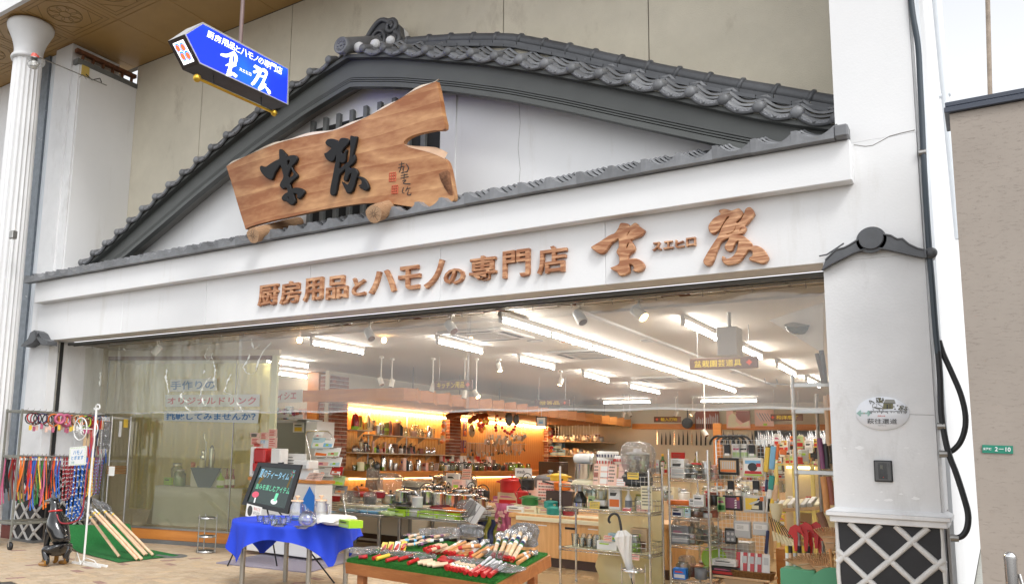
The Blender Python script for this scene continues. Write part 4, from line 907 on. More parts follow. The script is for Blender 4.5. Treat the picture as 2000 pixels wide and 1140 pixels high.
ic=thing('door_intercom','dark grey intercom with a camera window on the right pillar','intercom',(0,0,0))
a,c=pw(1707,899,.02),pw(1743,940,.02);mat('intercom_grey',(.10,.10,.10),.35);mat('dark_glass',(.015,.016,.018),.08,coat=.5)
q=MB('black_rubber');q.box(a.x-.004,c.x+.004,FY-.012,FY,c.z-.004,a.z+.004,bev=.004);obj('back_plate',q,ic)
q=MB('intercom_grey');q.box(a.x+.003,c.x-.003,FY-.028,FY-.0125,c.z+.003,a.z-.003,bev=.005);obj('cover',q,ic)
q=MB('dark_glass');w_=c.x-a.x;h_=a.z-c.z;q.box(a.x+w_*.24,c.x-w_*.26,FY-.031,FY-.0285,c.z+h_*.12,a.z-h_*.12,bev=.003);q.m('print_grey').box(a.x+w_*.35,a.x+w_*.5,FY-.033,FY-.0315,a.z-h_*.4,a.z-h_*.2);q.m('print_red').box(a.x+w_*.48,a.x+w_*.53,FY-.033,FY-.0315,c.z+h_*.18,c.z+h_*.22);q.m('print_dark').box(c.x-w_*.17,c.x-w_*.14,FY-.029,FY-.0282,a.z-h_*.3,a.z-h_*.12);obj('camera_window',q,ic)
# inside the shop: shell
IX0,IX1,IY0,IY1,CZ=-10.2,-.36,FY+.43,22.5,3.02
mat('vinyl',(.50,.36,.20),.28,na=.12,nsc=1.5);mat('ceiling_white',(.68,.62,.54),.85,na=.05,nsc=.8);mat('wall_cream',(.60,.54,.42),.85,na=.05,nsc=1)
mat('ceiling_joint',(.36,.32,.27),.9);mat('porch_panel',(.66,.60,.52),.8,na=.1,nsc=1.5)
wood('pine',(.60,.25,.06),(.84,.50,.18),scale=3,axis=(5,5,.7),dist=4,rough=.45,bump=.05);wood('orange_wood',(.48,.16,.03),(.66,.27,.06),scale=2,axis=(.6,.6,6),dist=3,rough=.4,bump=.03)
wood('beech',(.60,.40,.22),(.80,.60,.38),scale=3,axis=(5,5,.8),dist=3,rough=.5,bump=.05);wood('handle_wood',(.62,.40,.24),(.80,.58,.40),scale=4,axis=(5,5,1),dist=3,rough=.5,bump=.05)
wood('orange_handle',(.52,.22,.07),(.68,.34,.13),scale=4,axis=(5,5,1),dist=3,rough=.45,bump=.03);wood('table_wood',(.30,.10,.03),(.46,.18,.06),scale=4,axis=(1,5,5),dist=3,rough=.4,bump=.05)
mat('shelf_board',(.62,.50,.34),.5,na=.1);mat('brick_red',(.34,.13,.08),.9,vary=.3,na=.35,nsc=7,bump=.3);mat('brick_joint',(.55,.50,.42),.95)
mat('tube_light',(1,.97,.91),.5,emit=46);mat('tube_warm',(1,.70,.36),.5,emit=30);mat('tube_warm_low',(1,.72,.36),.5,emit=4.5);mat('bulb_lit',(1,.62,.28),.5,emit=14);mat('lamp_cream',(.78,.74,.66),.45);mat('housing',(.62,.60,.57),.5)
q=MB('vinyl');q.box(-13.2,IX1,9.35,IY1,-.044,.004);ST('shop_floor',q)
q=MB('vinyl');q.add([(-8.7,9.2,.002),(IX1,9.2,.002),(IX1,9.36,.002),(-8.9,9.36,.002)],[(0,1,2,3)],False);q.m('steel_dull').box(-8.75,IX1,9.18,9.21,0,.006);ST('threshold',q)
q=MB('ceiling_white');q.box(-13.2,IX1,FY+1.15,IY1,CZ,CZ+.1);ceil=ST('ceiling',q)
y0=FY+.425;xs=[-11.69+1.78*i for i in range(7)]
for i in range(6):
 q=MB('porch_panel');q.box(xs[i]+.004,xs[i+1]-.004 if i<5 else IX1,y0,y0+.34,3.05,3.07);obj('porch_panel',q,ceil)
 q=MB('porch_panel');q.box(xs[i]+.004,xs[i+1]-.004 if i<5 else IX1,y0+.35,FY+1.149,3.045,3.065);obj('porch_panel',q,ceil)
q=MB('steel_dull');q.box(-11.6,-1.0,y0+.17,y0+.18,3.043,3.049);q.m('ceiling_joint').box(-11.6,-1.0,y0+.342,y0+.348,3.047,3.052);obj('hook_rail',q,ceil)
for px,py in((660,633),(640,618)if False else(655,634),(800,622),(960,606),(1115,596),(1317,576)):
 p=onz(px,py,3.044)
 if p.y>y0+.32:p.y=y0+.25
 q=MB('rust');q.box(p.x-.13,p.x+.13,y0+.24,y0+.31,3.040,3.0485);q.m('porch_panel').box(p.x-.12,p.x+.03,y0+.245,y0+.305,3.037,3.0395);obj('open_hatch',q,ceil)
for px in(1405,1545):
 p=onz(px,560,3.045);q=MB('ceiling_joint');q.box(p.x-.012,p.x+.012,y0,y0+.34,3.042,3.049);obj('hatch_frame',q,ceil)
q=MB('wall_cream');q.box(-13.2,IX1,IY1,IY1+.1,0,CZ);ST('back_wall',q)
q=MB('wall_cream');q.box(IX1,IX1+.03,FY+.56,IY1,0,CZ);ST('right_wall',q)
q=MB('wall_cream');q.box(IX0-.1,IX0,12.0,IY1,0,CZ);lw=ST('left_wall',q)
q=MB('wall_cream');q.box(-14,IX0-.101,12.3,12.4,0,CZ);ST('kitchen_wall',q)
q=MB('wall_cream');q.box(-13.2,-13.1,8.2,12.3,0,CZ);ST('kitchen_side_wall',q)
q=MB('wall_cream');q.box(-11.85,-11.70,FY+.97,8.25,0,3.05);ST('entrance_wall',q)
bm_={}
def pine_board(y,x,z0,z1,parent,w=.118):
 k=(round(z1-z0,3),random.randrange(5))
 if k not in bm_:
  q=MB('pine');r=RU(0,50);q.box(0,.012,.002,w-.002,0,z1-z0,bev=.003);bm_[k]=q.mesh('pine_board')
 return obj('pine_board',bm_[k],parent,(x,y,z0))
yy=12.55;nb_=0
while yy<21.6:
 if not(16.15<yy<16.75):
  pine_board(yy,IX0+.001,1.14,2.45,lw);pine_board(yy,IX0+.001,.1,.93,lw)
 yy+=.12
def BPR(x0,x1,y0,y1,z0,z1,name='brick_pier'):
 q=MB('brick_joint');q.box(x0+.008,x1-.008,y0+.008,y1-.008,z0,z1);pr=obj(name,q,lw)
 L,Hh=.21,.075;r=0;z=z0+.01;
 meshes={}
 while z+Hh<z1:
  y=y0-(L/2 if r%2 else 0)
  while y<y1-.01:
   a,c=max(y,y0),min(y+L-.01,y1)
   if c-a>.03:q=MB('brick_red');q.box(x1-.02,x1+RU(0,.004),a,c,z,z+Hh-.012,bev=.004);obj('brick',q,pr)
   y+=L
  x=x0-(L/2 if r%2 else 0)
  while x<x1-.02:
   a,c=max(x,x0),min(x+L-.01,x1-.021)
   if c-a>.03:q=MB('brick_red');q.box(a,c,y0-RU(0,.004),y0+.02,z,z+Hh-.012,bev=.004);obj('brick',q,pr)
   x+=L
  z+=Hh;r+=1
BPR(-10.45,-10.12,12.02,12.5,1.2,2.95);BPR(-10.3,-10.08,16.2,16.7,1.15,2.4);BPR(-10.3,-10.05,21.4,22.1,.9,2.35)
q=MB('orange_wood');q.box(-10.75,-10.47,12.0,12.25,0,3.0);tag(obj('wooden_post',q),'orange brown wooden post left of the brick pier','post')
ct=thing('wall_counter','long orange wooden counter under the pine wall shelves','counter',(0,0,0))
q=MB('orange_wood');q.box(-10.18,-9.62,12.5,21.5,1.0,1.135,bev=.006);obj('counter_top',q,ct)
q=MB('tube_warm_low');q.box(-10.12,-10.08,12.6,21.4,.955,.985);obj('light_strip',q,ct)
q=MB('beech');q.box(-10.15,-9.75,12.5,21.5,0,.12);obj('plinth',q,ct)
cp=thing('wooden_canopy','dropped wooden canopy with a zigzag orange fascia over the wall shelves','canopy',(0,0,0))
CXF,CYF,CZ0,CZ1=-8.0,11.5,2.385,2.60
wood('canopy_wood',(.22,.09,.03),(.42,.20,.08),scale=3,axis=(5,.6,5),dist=3,rough=.6,bump=.2)
y=CYF+.05
while y<22.4:
 q=MB('canopy_wood');q.box(-10.18,CXF-.06,y,y+.165,CZ0+.02,CZ0+.035);obj('ceiling_plank',q,cp);y+=.17
y=CYF
for i in range(21):
 L=.52;q=MB('orange_wood');a=V(CXF-.10,y,0);c=V(CXF+.06,y+L*.33,0);d=V(CXF-.10,y+L,0)
 q.pz([(0,CZ0),(1,CZ0),(1,CZ1+RU(-.02,.015)),(0,CZ1+RU(-.03,.0))],a,c-a,(0,0,1),.012);obj('fascia_panel',q,cp)
 q=MB('orange_wood');q.pz([(0,CZ0),(1,CZ0-.02),(1,CZ1-.025),(0,CZ1+.01)],c,d-c,(0,0,1),.012);obj('fascia_panel',q,cp)
 y+=L
x=CXF-.1;i=0
while x>-11.2:
 L=.55;q=MB('orange_wood');q.pz([(0,CZ0),(1,CZ0),(1,CZ1+.008*(i%3)),(0,CZ1+.005*((i+1)%2))],V(x,CYF-.05*(i%2),0),V(-L,(.05 if i%2 else-.05),0),(0,0,1),.012);obj('fascia_panel',q,cp);x-=L;i+=1
q=MB('tube_warm');q.box(-10.14,-10.10,12.55,16.1,2.30,2.335);q.box(-10.14,-10.10,16.8,21.3,2.30,2.335);obj('light_strip',q,cp)
for y in(12.0,13.6,15.2,17,19,21):
 q=MB('black_rubber');q.tu([(CXF-.25,y,CZ0+.04),(CXF-.25,y,CZ)],.008,5);obj('hanging_rod',q,cp)
G0,G1=V(-11.62,8.06,0),V(-8.86,9.06,0);gd=(G1-G0).normalized();gn=V(gd.y,-gd.x,0);GL=(G1-G0).length
def gp(u,z,off=0):p=G0+gd*u+gn*off;return V(p.x,p.y,z)
def onglass(px,py,off=.0):d=ray(px,py);g=G0+gn*off;n=gn;t=(g-EYEP).dot(n)/d.dot(n);return EYEP+d*t
CLR('window_glass',(.97,.97,.88),.05,.02,haze=.09,hazecol=(.78,.80,.66));CLR('curtain',(.9,.85,.5),.02,.5,haze=.96,hazecol=(.84,.75,.30));mat('white_cloth',(.74,.71,.68),.9,na=.06);mat('post_green',(.56,.58,.40),.6)
dw=thing('display_window','slanting shop window with a thin frame over an orange wooden base','window',(0,0,0))
Tg=Matrix(((gd.x,-gn.x,0,G0.x),(gd.y,-gn.y,0,G0.y),(0,0,1,0),(0,0,0,1)))
def gbox(m,u0,u1,o0,o1,z0,z1,bev=0):q=MB(m);q.T=Tg;q.box(u0,u1,o0,o1,z0,z1,bev);return q
obj('wooden_base',gbox('orange_wood',0,GL,0,.10,.06,.215),dw);obj('kerb',gbox('grey_steel',0,GL,-.04,.2,0,.058),dw);obj('sill',gbox('steel_dull',0,GL,-.01,.12,.217,.24),dw)
obj('glass_pane',gbox('window_glass',.02,GL,.03,.036,.241,2.86),dw);obj('head_rail',gbox('rust',0,GL,.0,.08,2.862,2.92),dw)
for u in(.01,GL-.62):obj('mullion',gbox('steel_dull',u-.006,u+.006,.022,.046,.241,2.86),dw)
obj('green_post',gbox('post_green',GL+.002,GL+.09,-.02,.06,.06,2.92),dw)
q=gbox('wall_cream',0,GL+.1,.0,.08,2.921,3.019);obj('header',q,dw)
q=MB('curtain');
def cur(u,v):
 p=gp(-.1+(GL-.42)*u,0,-1.05);w=.035*SIN(u*70+.6*SIN(u*9))+.02*SIN(u*31+v*1.5);return V(p.x-gn.x*w,p.y-gn.y*w,.42+2.5*v)
q.grid(cur,220,4);q.grid(lambda u,v:(lambda p:V(p.x,p.y,.42+2.5*v))(gp(GL-.52+.5*u+.012*SIN(26*u),0,-1.05+1.0*u)),40,3);tag(obj('curtain',q),'olive cream curtain hanging behind the display window','curtain')
q=MB('white_cloth');q.T=Tg;STZ0=.86
def stagef(u,v):
 uu=.82+1.55*u
 if v<.5:return V(uu,.95-.60*v*2,STZ0+.004*SIN(uu*9))
 t=(v-.5)*2;return V(uu,.35-.03*t*SIN(uu*14)-.06*t,STZ0-(STZ0-.25)*t)
q.grid(stagef,60,10);q.grid(lambda u,v:V(.82-.02*v-.10*v*v,.35+.60*u,STZ0-(STZ0-.25)*v),8,4);tag(obj('draped_platform',q),'low platform draped with a pale cloth inside the display window','platform')
mat('poster_white',(.62,.66,.66),.7);mat('poster_blue',(.04,.17,.42),.6);mat('poster_red',(.50,.06,.10),.6)
def ongl(x,y):return onglass(190+x/5.183,660+y/5.183,.012)
for lab,txt,m,qd,box in(('white strip poster with blue handwriting, topmost on the display window','手作りの','poster_blue',((740,418),(1210,405),(1210,530),(735,540)),((745,435),(1195,425),(1190,515),(745,522))),('white strip poster with red lettering in the middle of the display window','オリジナルドリンク','poster_red',((690,572),(1645,568),(1640,690),(690,695)),((710,600),(1612,592),(1605,672),(708,668))),('white strip poster with blue lettering ending in a question mark on the display window','挑戦してみませんか？','poster_blue',((678,738),(1640,722),(1625,860),(675,835)),((698,760),(1605,755),(1600,832),(698,825)))):
 q=MB('poster_white');pp=[ongl(*p)for p in qd];q.add(pp+[p-gn*.002 for p in pp],[(3,2,1,0),(4,5,6,7)],False);o=tag(obj('window_poster',q),lab,'poster')
 q=MB(m);pp=[ongl(*p)+gn*.001 for p in box];TQ(q,txt,*pp,lift=.003,offset=.02,norm=gn);obj('lettering',q,o)
def TLF(a,c,w=.048,lab='',z=CZ):
 t=thing('fluorescent_light',lab,'ceiling light',(0,0,0),group='fluorescent lights on the shop ceiling')
 d=(c-a).normalized();s=V(-d.y,d.x,0);L=(c-a).length
 T=Matrix(((d.x,s.x,0,a.x),(d.y,s.y,0,a.y),(0,0,1,0),(0,0,0,1)))
 q=MB('housing');q.T=T;q.box(-.04,L+.04,-w/2,w/2,z-.055,z-.001,bev=.006);obj('housing',q,t)
 q=MB('tube_light');q.T=T;q.tu([(0,0,z-.095),(L,0,z-.095)],.0125,8);obj('tube',q,t)
 q=MB('housing');q.T=T;q.box(-.02,.0,-.02,.02,z-.12,z-.056);q.box(L,L+.02,-.02,.02,z-.12,z-.056);obj('end_socket',q,t,kind='stuff')
TLZ=CZ-.095
def tl(ps,where):
 k=len(ps)-1
 for i,(p,r_)in EM(ps):TLF(onz(*p,TLZ),onz(*r_,TLZ),lab='lit white fluorescent tube light '+where[i])
q5=[(975,625),(1093,661),(1190,690),(1275,715),(1340,735),(1438,764)]
row=[onz(*p,TLZ)for p in q5]
nm5=['nearest the entrance in the long middle row','second in the long middle row','third in the long middle row','fourth in the long middle row','at the far end of the long middle row']
xm=sum(p.x for p in row)/6
yr=[row[0].y+i*(row[-1].y-row[0].y)/8 for i in range(9)]
for i in range(8):TLF(V(xm,yr[i]+.03,0),V(xm,yr[i+1]-.03,0),lab='lit white fluorescent tube light, number %s from the entrance in the long middle row'%('one','two','three','four','five','six','seven','eight')[i])
tl([((1015,703),(1081,719)),((1140,732),(1187,745)),((1230,755),(1287,767))],['left of the middle row, nearest of three','left of the middle row, centre of three','left of the middle row, farthest of three'])
tl([((1335,632),(1398,661)),((1448,682),(1486,699)),((1518,714),(1552,732)),((1575,742),(1600,754))],['right of the middle row above the bonsai sign','partly behind the bonsai sign','beyond the bonsai sign to its right','deepest in the right hand row'])
tl([((610,671),(708,689)),((855,668),(940,688))],['above the film near the display window','between the two nearest hanging rows of spots'])
for a,c,w in(((520,705),(600,716),'upper one of two in the kitchen corner'),((528,728),(598,737),'lower one of two in the kitchen corner')):TLF(onz(*a,TLZ),onz(*c,TLZ),lab='lit white fluorescent tube light, '+w)
for a,c,w in(((1180,795),(1270,795),'across the back wall behind the film edge on the left'),((1370,793),(1478,791),'across the back wall behind the film edge on the right')):
 p,r=ony(*a,20.4),ony(*c,20.4);TLF(p,r,lab='lit white fluorescent tube light '+w)
q=MB('housing');q.box(row[0].x+.75,row[0].x+.80,7.9,17.5,CZ-.03,CZ);tag(obj('track_rail',q),'long white lighting track beside the middle row of tubes','lighting track')
for i,(px,py,s)in EM(((950,655,.46),(1150,692,.46),(1295,741,.46))):
 p=onz(px,py,CZ-.02);a=thing('ceiling_cassette',('square white ceiling air conditioner nearest the entrance','square white ceiling air conditioner in the middle of the shop','square white ceiling air conditioner deepest in the shop')[i],'air conditioner',(p.x,p.y,CZ),group='ceiling air conditioners')
 q=MB('housing');q.box(-s,s,-s,s,-.03,-.001,bev=.015);obj('panel',q,a)
 q=MB('ceiling_joint');q.box(-s*.55,s*.55,-s*.55,s*.55,-.034,-.031);obj('grille',q,a)
 for k in range(4):
  q=MB('groove');q.T=MRO(k*PI/2,4,'Z');q.box(-s*.6,s*.6,s*.72,s*.86,-.0335,-.0312);obj('outlet_slot',q,a)
for i,(px,py)in EM(((1268,664),(1438,727),(1045,665))):
 p=onz(px,py,CZ);q=MB('steel_dull');q.la([(.10,-.012),(.11,-.004),(.11,0)],20);tag(obj('ceiling_speaker',q,None,(p.x,p.y,CZ-.001)),('round ceiling speaker above the bonsai sign','round ceiling speaker far behind the bonsai sign','small round ceiling speaker by the long row')[i],'speaker')
q=MB('housing');p=onz(1425,610,CZ);a,c=ony(1405,642,p.y),ony(1446,695,p.y);q.box(a.x,c.x,p.y-.12,p.y+.12,c.z,a.z,bev=.006);q.tu([((a.x+c.x)/2,p.y,a.z),((a.x+c.x)/2,p.y,CZ)],.02,8);tag(obj('hanging_box',q),'white junction box hung on a rod above the bonsai sign','box')
def spot(p,aim,r=.045,L=.17,stem=None,lit=False,lab=''):
 t=thing('spotlight',lab,'spotlight',(0,0,0),group='white spotlights')
 d=aim.normalized();q=MB('lamp_cream');q.tu([p-d*L/2,p+d*L/2],r,14);obj('body',q,t)
 q=MB('bulb_lit' if lit else 'rust');q.tu([p+d*(L/2-.001),p+d*(L/2+.002)],r*.86,14);obj('lens',q,t)
 top=stem or CZ;q=MB('lamp_cream');q.tu([p,p+V(0,0,r+.03),V(p.x,p.y,top)],.010,6);q.box(p.x-.03,p.x+.03,p.y-.03,p.y+.03,top-.03,top,bev=.005);obj('stem',q,t)
for i,(px,py,ax,lit)in EM(((306,683,-.6,0),(722,653,.6,0),(881,639,.7,0),(1133,619,.5,0),(1248,611,.8,1))):
 p=ony(px,py,FY+.62);spot(p,V(ax,-.25,-.75),.052,.15,3.045,bool(lit),'white cylinder spotlight on the entrance ceiling, '+('far left above the display window','second from the left','third from the left','fourth from the left','rightmost and lit')[i])
for i,(px,py,y,ax,lit,w)in EM(((744,745,10.5,.5,0,'left one of the pair over the kitchen goods'),(765,748,10.8,-.1,0,'right one of the pair over the kitchen goods'),(845,757,11.0,-.2,0,'just left of the kitchen goods sign'),(907,770,11.2,0,0,'under the kitchen goods sign'),(930,769,11.3,.7,1,'lit one right of the kitchen goods sign'),(975,717,11.5,.3,1,'lit one between the two rows of tubes'),(1095,745,13.5,-.2,1,'lit one under the left row of tubes'),(1098,658,9.6,.3,0,'left one of the first pair on the middle row'),(1117,662,9.8,.6,1,'right one of the first pair on the middle row'),(1192,684,11.2,0,0,'single one on the middle row'),(1277,712,13.2,-.2,0,'left one of the second pair on the middle row'),(1289,714,13.4,.4,1,'right one of the second pair on the middle row'),(1340,728,15.2,.2,0,'last one on the middle row'),(1218,809,19,-.3,0,'left one of the pair on the back wall'),(1230,808,19,.4,0,'right one of the pair on the back wall'),(1320,808,20,-.3,0,'above the hanging frying pan'),(1353,806,20,-.6,1,'lit one beside the knife rack poster'),(1377,845,16,.5,0,'low one on a long thin stem'))):
 p=ony(px,py,y);spot(p,V(ax,-.15,-.8),.042,.13,None,bool(lit),'white hanging spotlight, '+w)
for i,(px,py,y,w)in EM(((585,664,FY+.62,'glowing at the left end of the entrance'),(750,664,8.6,'glowing right of the first tube light'),(920,654,9.0,'glowing by the nearest air conditioner'))):
 p=ony(px,py,y);t=thing('bare_bulb','warm bare light bulb '+w,'light bulb',(0,0,0),group='warm bare bulbs');q=MB('bulb_lit');q.sf(p,.035,12,8,(1,1,1.15));obj('bulb',q,t);q=MB('lamp_cream');q.tu([p+V(0,0,.03),p+V(0,0,.09)],.02,10);q.tu([p+V(0,0,.09),V(p.x,p.y,CZ)],.005,5);obj('socket',q,t)
mat('sign_wood',(.13,.055,.03),.5,na=.2,nsc=6);mat('sign_yellow',(.85,.62,.03),.45);mat('sign_leaf',(.75,.09,.03),.45)
def HSG(qd,y,txt,box,leaf,lab,frame=True):
 t=thing('department_sign',lab,'sign',(0,0,0),group='hanging department signs');n=V(0,-1,0)
 a,b,c,d=[ony(*p,y)for p in qd];x0,x1=(a.x+d.x)/2,(b.x+c.x)/2;z1,z0=(a.z+b.z)/2,(c.z+d.z)/2
 q=MB('sign_wood');q.box(x0,x1,y,y+.03,z0,z1,bev=.004);obj('board',q,t)
 u0,u1=box;q=MB('sign_yellow');w=x1-x0;h=z1-z0;TQ(q,txt,(x0+w*u0,y,z1-h*.2),(x0+w*u1,y,z1-h*.2),(x0+w*u1,y,z0+h*.2),(x0+w*u0,y,z0+h*.2),lift=.003,offset=.004,norm=n);obj('lettering',q,t)
 q=MB('sign_leaf');cx,cz,r=x0+w*leaf,(z0+z1)/2,h*.26
 pts=[]
 for k in range(16):rr=r*(1 if k%4==0 else .62 if k%4==2 else .72);pts.append((cx+rr*SIN(k*PI/8),cz+rr*COS(k*PI/8)))
 q.add([(px,y-.004,pz)for px,pz in pts],[tuple(range(16))],False);obj('maple_leaf',q,t)
 q=MB('steel_dull')
 for u in(.12,.88):q.tu([(x0+w*u,y+.015,z1),(x0+w*u,y+.015,CZ)],.004,4)
 obj('chain',q,t,kind='stuff')
HSG(((848,743),(922,741),(922,759),(848,763)),10.9,'キッチン用品',(.08,.80),.89,'brown hanging sign with yellow writing for kitchen goods')
HSG(((1347,700),(1480,695),(1480,717),(1347,723)),9.6,'盆栽園芸道具',(.07,.77),.88,'brown hanging sign with yellow writing for bonsai and garden tools')
HSG(((1044,780),(1112,780),(1112,792),(1044,793)),14.5,'贈答品',(.15,.72),.87,'brown hanging sign with yellow writing for gifts')
HSG(((1277,813),(1330,813),(1330,824),(1277,824)),18.5,'輸入刃物',(.26,.86),.12,'brown hanging sign with yellow writing for imported knives')
HSG(((1505,808),(1568,808),(1568,821),(1505,821)),18.5,'和洋庖丁',(.18,.86),.07,'brown hanging sign with yellow writing for Japanese and Western knives')
CLR('film',(.95,.95,.95),.05,.05,haze=.135,hazecol=(.80,.78,.76),bump=((3.2,1,.5),.35),streak=((5,1,.45),.52,.72,.17))
CLR('film_crinkled',(.97,.98,.92),.06,.04,haze=.16,hazecol=(.82,.84,.72),bump=((9,1,2.6),.9),streak=((6,1,.7),.50,.68,.22))
CLR('film_edge',(.9,.9,.9),.15,.1,haze=.30,hazecol=(.8,.78,.76))
fm=thing('clear_curtain','clear plastic film curtain hanging across the upper entrance','curtain',(0,0,0));FYM=7.62;FZ0=1.955
for a,c,m in((-11.62,-8.05,'film_crinkled'),(-8.10,-4.5,'film'),(-4.55,-1.0,'film')):
 q=MB(m);q.grid(lambda u,v:V(a+(c-a)*u,FYM+(.012 if m=='film' else .03)*SIN(9*(a+(c-a)*u)+2*SIN(3*u*4))*(1-v*.6)+.01*SIN(23*u+3*v)+(.01 if a>-5 else 0),FZ0+.008*SIN(7*(a+(c-a)*u))+(3.0-FZ0)*v),90,10);obj('film_sheet',q,fm)
q=MB('film_edge');q.grid(lambda u,v:V(-11.6+10.6*u,FYM-.016+.012*SIN(9*(-11.6+10.6*u)),FZ0+.008*SIN(7*(-11.6+10.6*u))+.022*v),120,1);obj('film_hem',q,fm)
mat('film_glint_white',(.86,.87,.80),.25)  # pale strips paint in the white reflections on the crinkled film
for pts in(((1130,85),(1095,160),(1110,230),(1150,200),(1165,150)),((1160,190),(1180,260),(1195,330),(1175,420),(1205,520)),((1085,320),(1075,360)),((1165,380),(1110,430),(1060,520),(1030,600)),((1350,365),(1320,440),(1290,540),(1370,580),(1430,680)),((705,315),(695,400),(710,480),(715,580)),((870,530),(850,590),(900,640),(945,670)),((885,680),(915,720),(960,745)),((1060,600),(1090,680),(1130,590)),((1440,690),(1470,745)),((1550,160),(1500,260),(1480,300),(1530,360),(1600,340),(1640,200),(1760,40)),((1560,10),(1590,110),(1640,60)),((30,345),(28,420),(26,540)),((525,75),(575,100)),((265,105),(280,125))):
 q=MB('film_glint_white');pp=CML([(x,y,0)for x,y in pts],5);ps=[ony(190+x/5.183+RU(-.6,.6),660+y/5.183,FYM-.05)for x,y,_ in pp]
 w=0
 vs=[]
 for i,p in EM(ps):w=RU(.002,.016)if len(pts)>2 else .012;vs+=[p+V(-w,RU(-.015,.015),0),p+V(w,RU(-.015,.015),RU(-.01,.01))]
 q.add(vs,[(2*i,2*i+1,2*i+3,2*i+2)for i in range(len(ps)-1)],True);obj('film_glint',q,fm)
hk=MB('steel_dull');hk.tu([(0,0,.05),(0,-.012,.03),(0,-.012,.0),(0,.0,-.015),(0,.012,0)],.0035,5);hk=hk.mesh('hook')
for i in range(25):obj('hook',hk,fm,(-11.4+i*.425,FYM-.01,3.0))
q=MB('steel');q.tu([(-11.65,FYM-.01,3.03),(-1.0,FYM-.01,3.03)],.006,6);obj('wire',q,fm)
q=MB('porch_panel');p=[ony(1502,625,8.6),ony(1608,590,8.0),ony(1608,690,8.0)];q.add([*p,*[v+V(0,.03,0)for v in p]],[(0,1,2),(5,4,3),(0,3,4,1),(1,4,5,2),(2,5,3,0)],False);tag(obj('corner_panel',q),'beige triangular panel in the upper right corner of the entrance','panel')
mat('mirror_dark',(.10,.13,.12),.06,.6);q=MB('mirror_dark');p=ony(1562,632,8.22);q.T=MTR(p)@MRO(math.radians(200),4,'X');q.la([(.13,0),(.11,.05),(.07,.085),(.0001,.10)],20);tag(obj('dome_mirror',q),'small dark dome mirror on the beige corner panel','mirror')
# goods: materials and makers
COL=dict(red=(.50,.02,.02),darkred=(.28,.02,.03),orange=(.75,.17,.02),yellow=(.80,.55,.06),green=(.03,.17,.04),lime=(.36,.62,.03),olive=(.22,.22,.03),cream=(.76,.70,.50),white=(.80,.80,.79),pink=(.80,.48,.43),hotpink=(.50,.12,.22),black=(.02,.02,.022),grey=(.22,.23,.25),lightgrey=(.55,.56,.57),brown=(.20,.10,.06),darkbrown=(.055,.028,.018),blue=(.02,.12,.48),skyblue=(.22,.50,.78),navy=(.02,.03,.10),teal=(.03,.28,.25),tan=(.60,.42,.25),purple=(.22,.07,.16),paleyellow=(.80,.76,.50),card=(.82,.56,.47),copper=(.62,.26,.13),rosewood=(.30,.10,.07),silverbag=(.6,.6,.6),palegreen=(.45,.62,.30),aqua=(.45,.66,.75))
for k,c in COL.items():mat(k,c,.32 if k not in('card','brown','tan')else .65,coat=.2 if k in('red','orange','green','yellow','white','black')else 0)
MATS['copper'].node_tree.nodes['Principled BSDF'].inputs['Metallic'].default_value=.9
CLR('glass',(.93,.96,.95),.10,.02);CLR('glass_green',(.70,.88,.45),.10,.02,haze=.12,hazecol=(.55,.8,.2));CLR('wrap',(.95,.95,.96),.14,.08,haze=.09,hazecol=(.8,.8,.82),bump=((38,38,38),1.));CLR('wrap_dark',(.55,.56,.58),.2,.12,haze=.22,hazecol=(.4,.4,.42),bump=((30,30,30),1.))
CLR('jar_glass',(.86,.93,.90),.12,.02,haze=.04)
PRINT=['print_grey','print_dark','print_red','blue','lime','orange','hotpink']
MC={}
def cached(fn):
 def w(*a,**k):
  key=(fn.__name__,a,tuple(sorted(k.items())))
  if key not in MC:MC[key]=fn(*a,**k).mesh(fn.__name__)
  return MC[key]
 return w
def loop_handle(q,x,z0,z1,out,r,y=0):q.tu([(x,y,z0),(x+out*.8,y,z0+.0*(z1-z0)),(x+out,y,z0+(z1-z0)*.3),(x+out,y,z0+(z1-z0)*.75),(x+out*.7,y,z1),(x,y,z1)],r,6)
@cached
def CPT(r,h,c,lid,base=None):
 q=MB(c);q.la([(r*.98,0),(r,h*.05),(r*.95,h*.5),(r*.72,h*.86),(r*.7,h*.88)],18)
 if base:q.m(base);q.la([(r*1.03,0),(r*1.06,.01),(r*1.03,h*.2)],18)
 q.m(lid);q.la([(r*.74,h*.87),(r*.74,h*.90),(r*.4,h*.96),(.012,h*.98)],18);q.sf((0,0,h*1.0),r*.16,10,6)
 q.m('black');loop_handle(q,r*.85,h*.2,h*.8,r*.75,r*.1);q.m(c);q.tu([(-r*.8,0,h*.55),(-r*1.25,0,h*.72),(-r*1.5,0,h*.86)],[r*.22,r*.14,r*.1],8);return q
@cached
def FPR(r,h,c,lid):
 q=MB('jar_glass');q.la([(r*.93,h*.06),(r*.93,h*.8)],16);q.m('rosewood');q.la([(r*.88,h*.05),(r*.88,h*.38),(.001,h*.38)],16)
 q.m(c);q.la([(r,0),(r,h*.07)],16);q.la([(r*.98,h*.76),(r,h*.83)],16)
 for k in range(4):a=k*PI/2+.4;q.tu([(r*COS(a),r*SIN(a),0),(r*COS(a),r*SIN(a),h*.8)],r*.07,5)
 q.m(lid);q.la([(r,h*.82),(r*.9,h*.88),(.01,h*.91)],16);q.tu([(0,0,h*.9),(0,0,h)],r*.06,5);q.sf((0,0,h*1.02),r*.2,8,6);q.m('black');loop_handle(q,r,h*.15,h*.78,r*.75,r*.11);return q
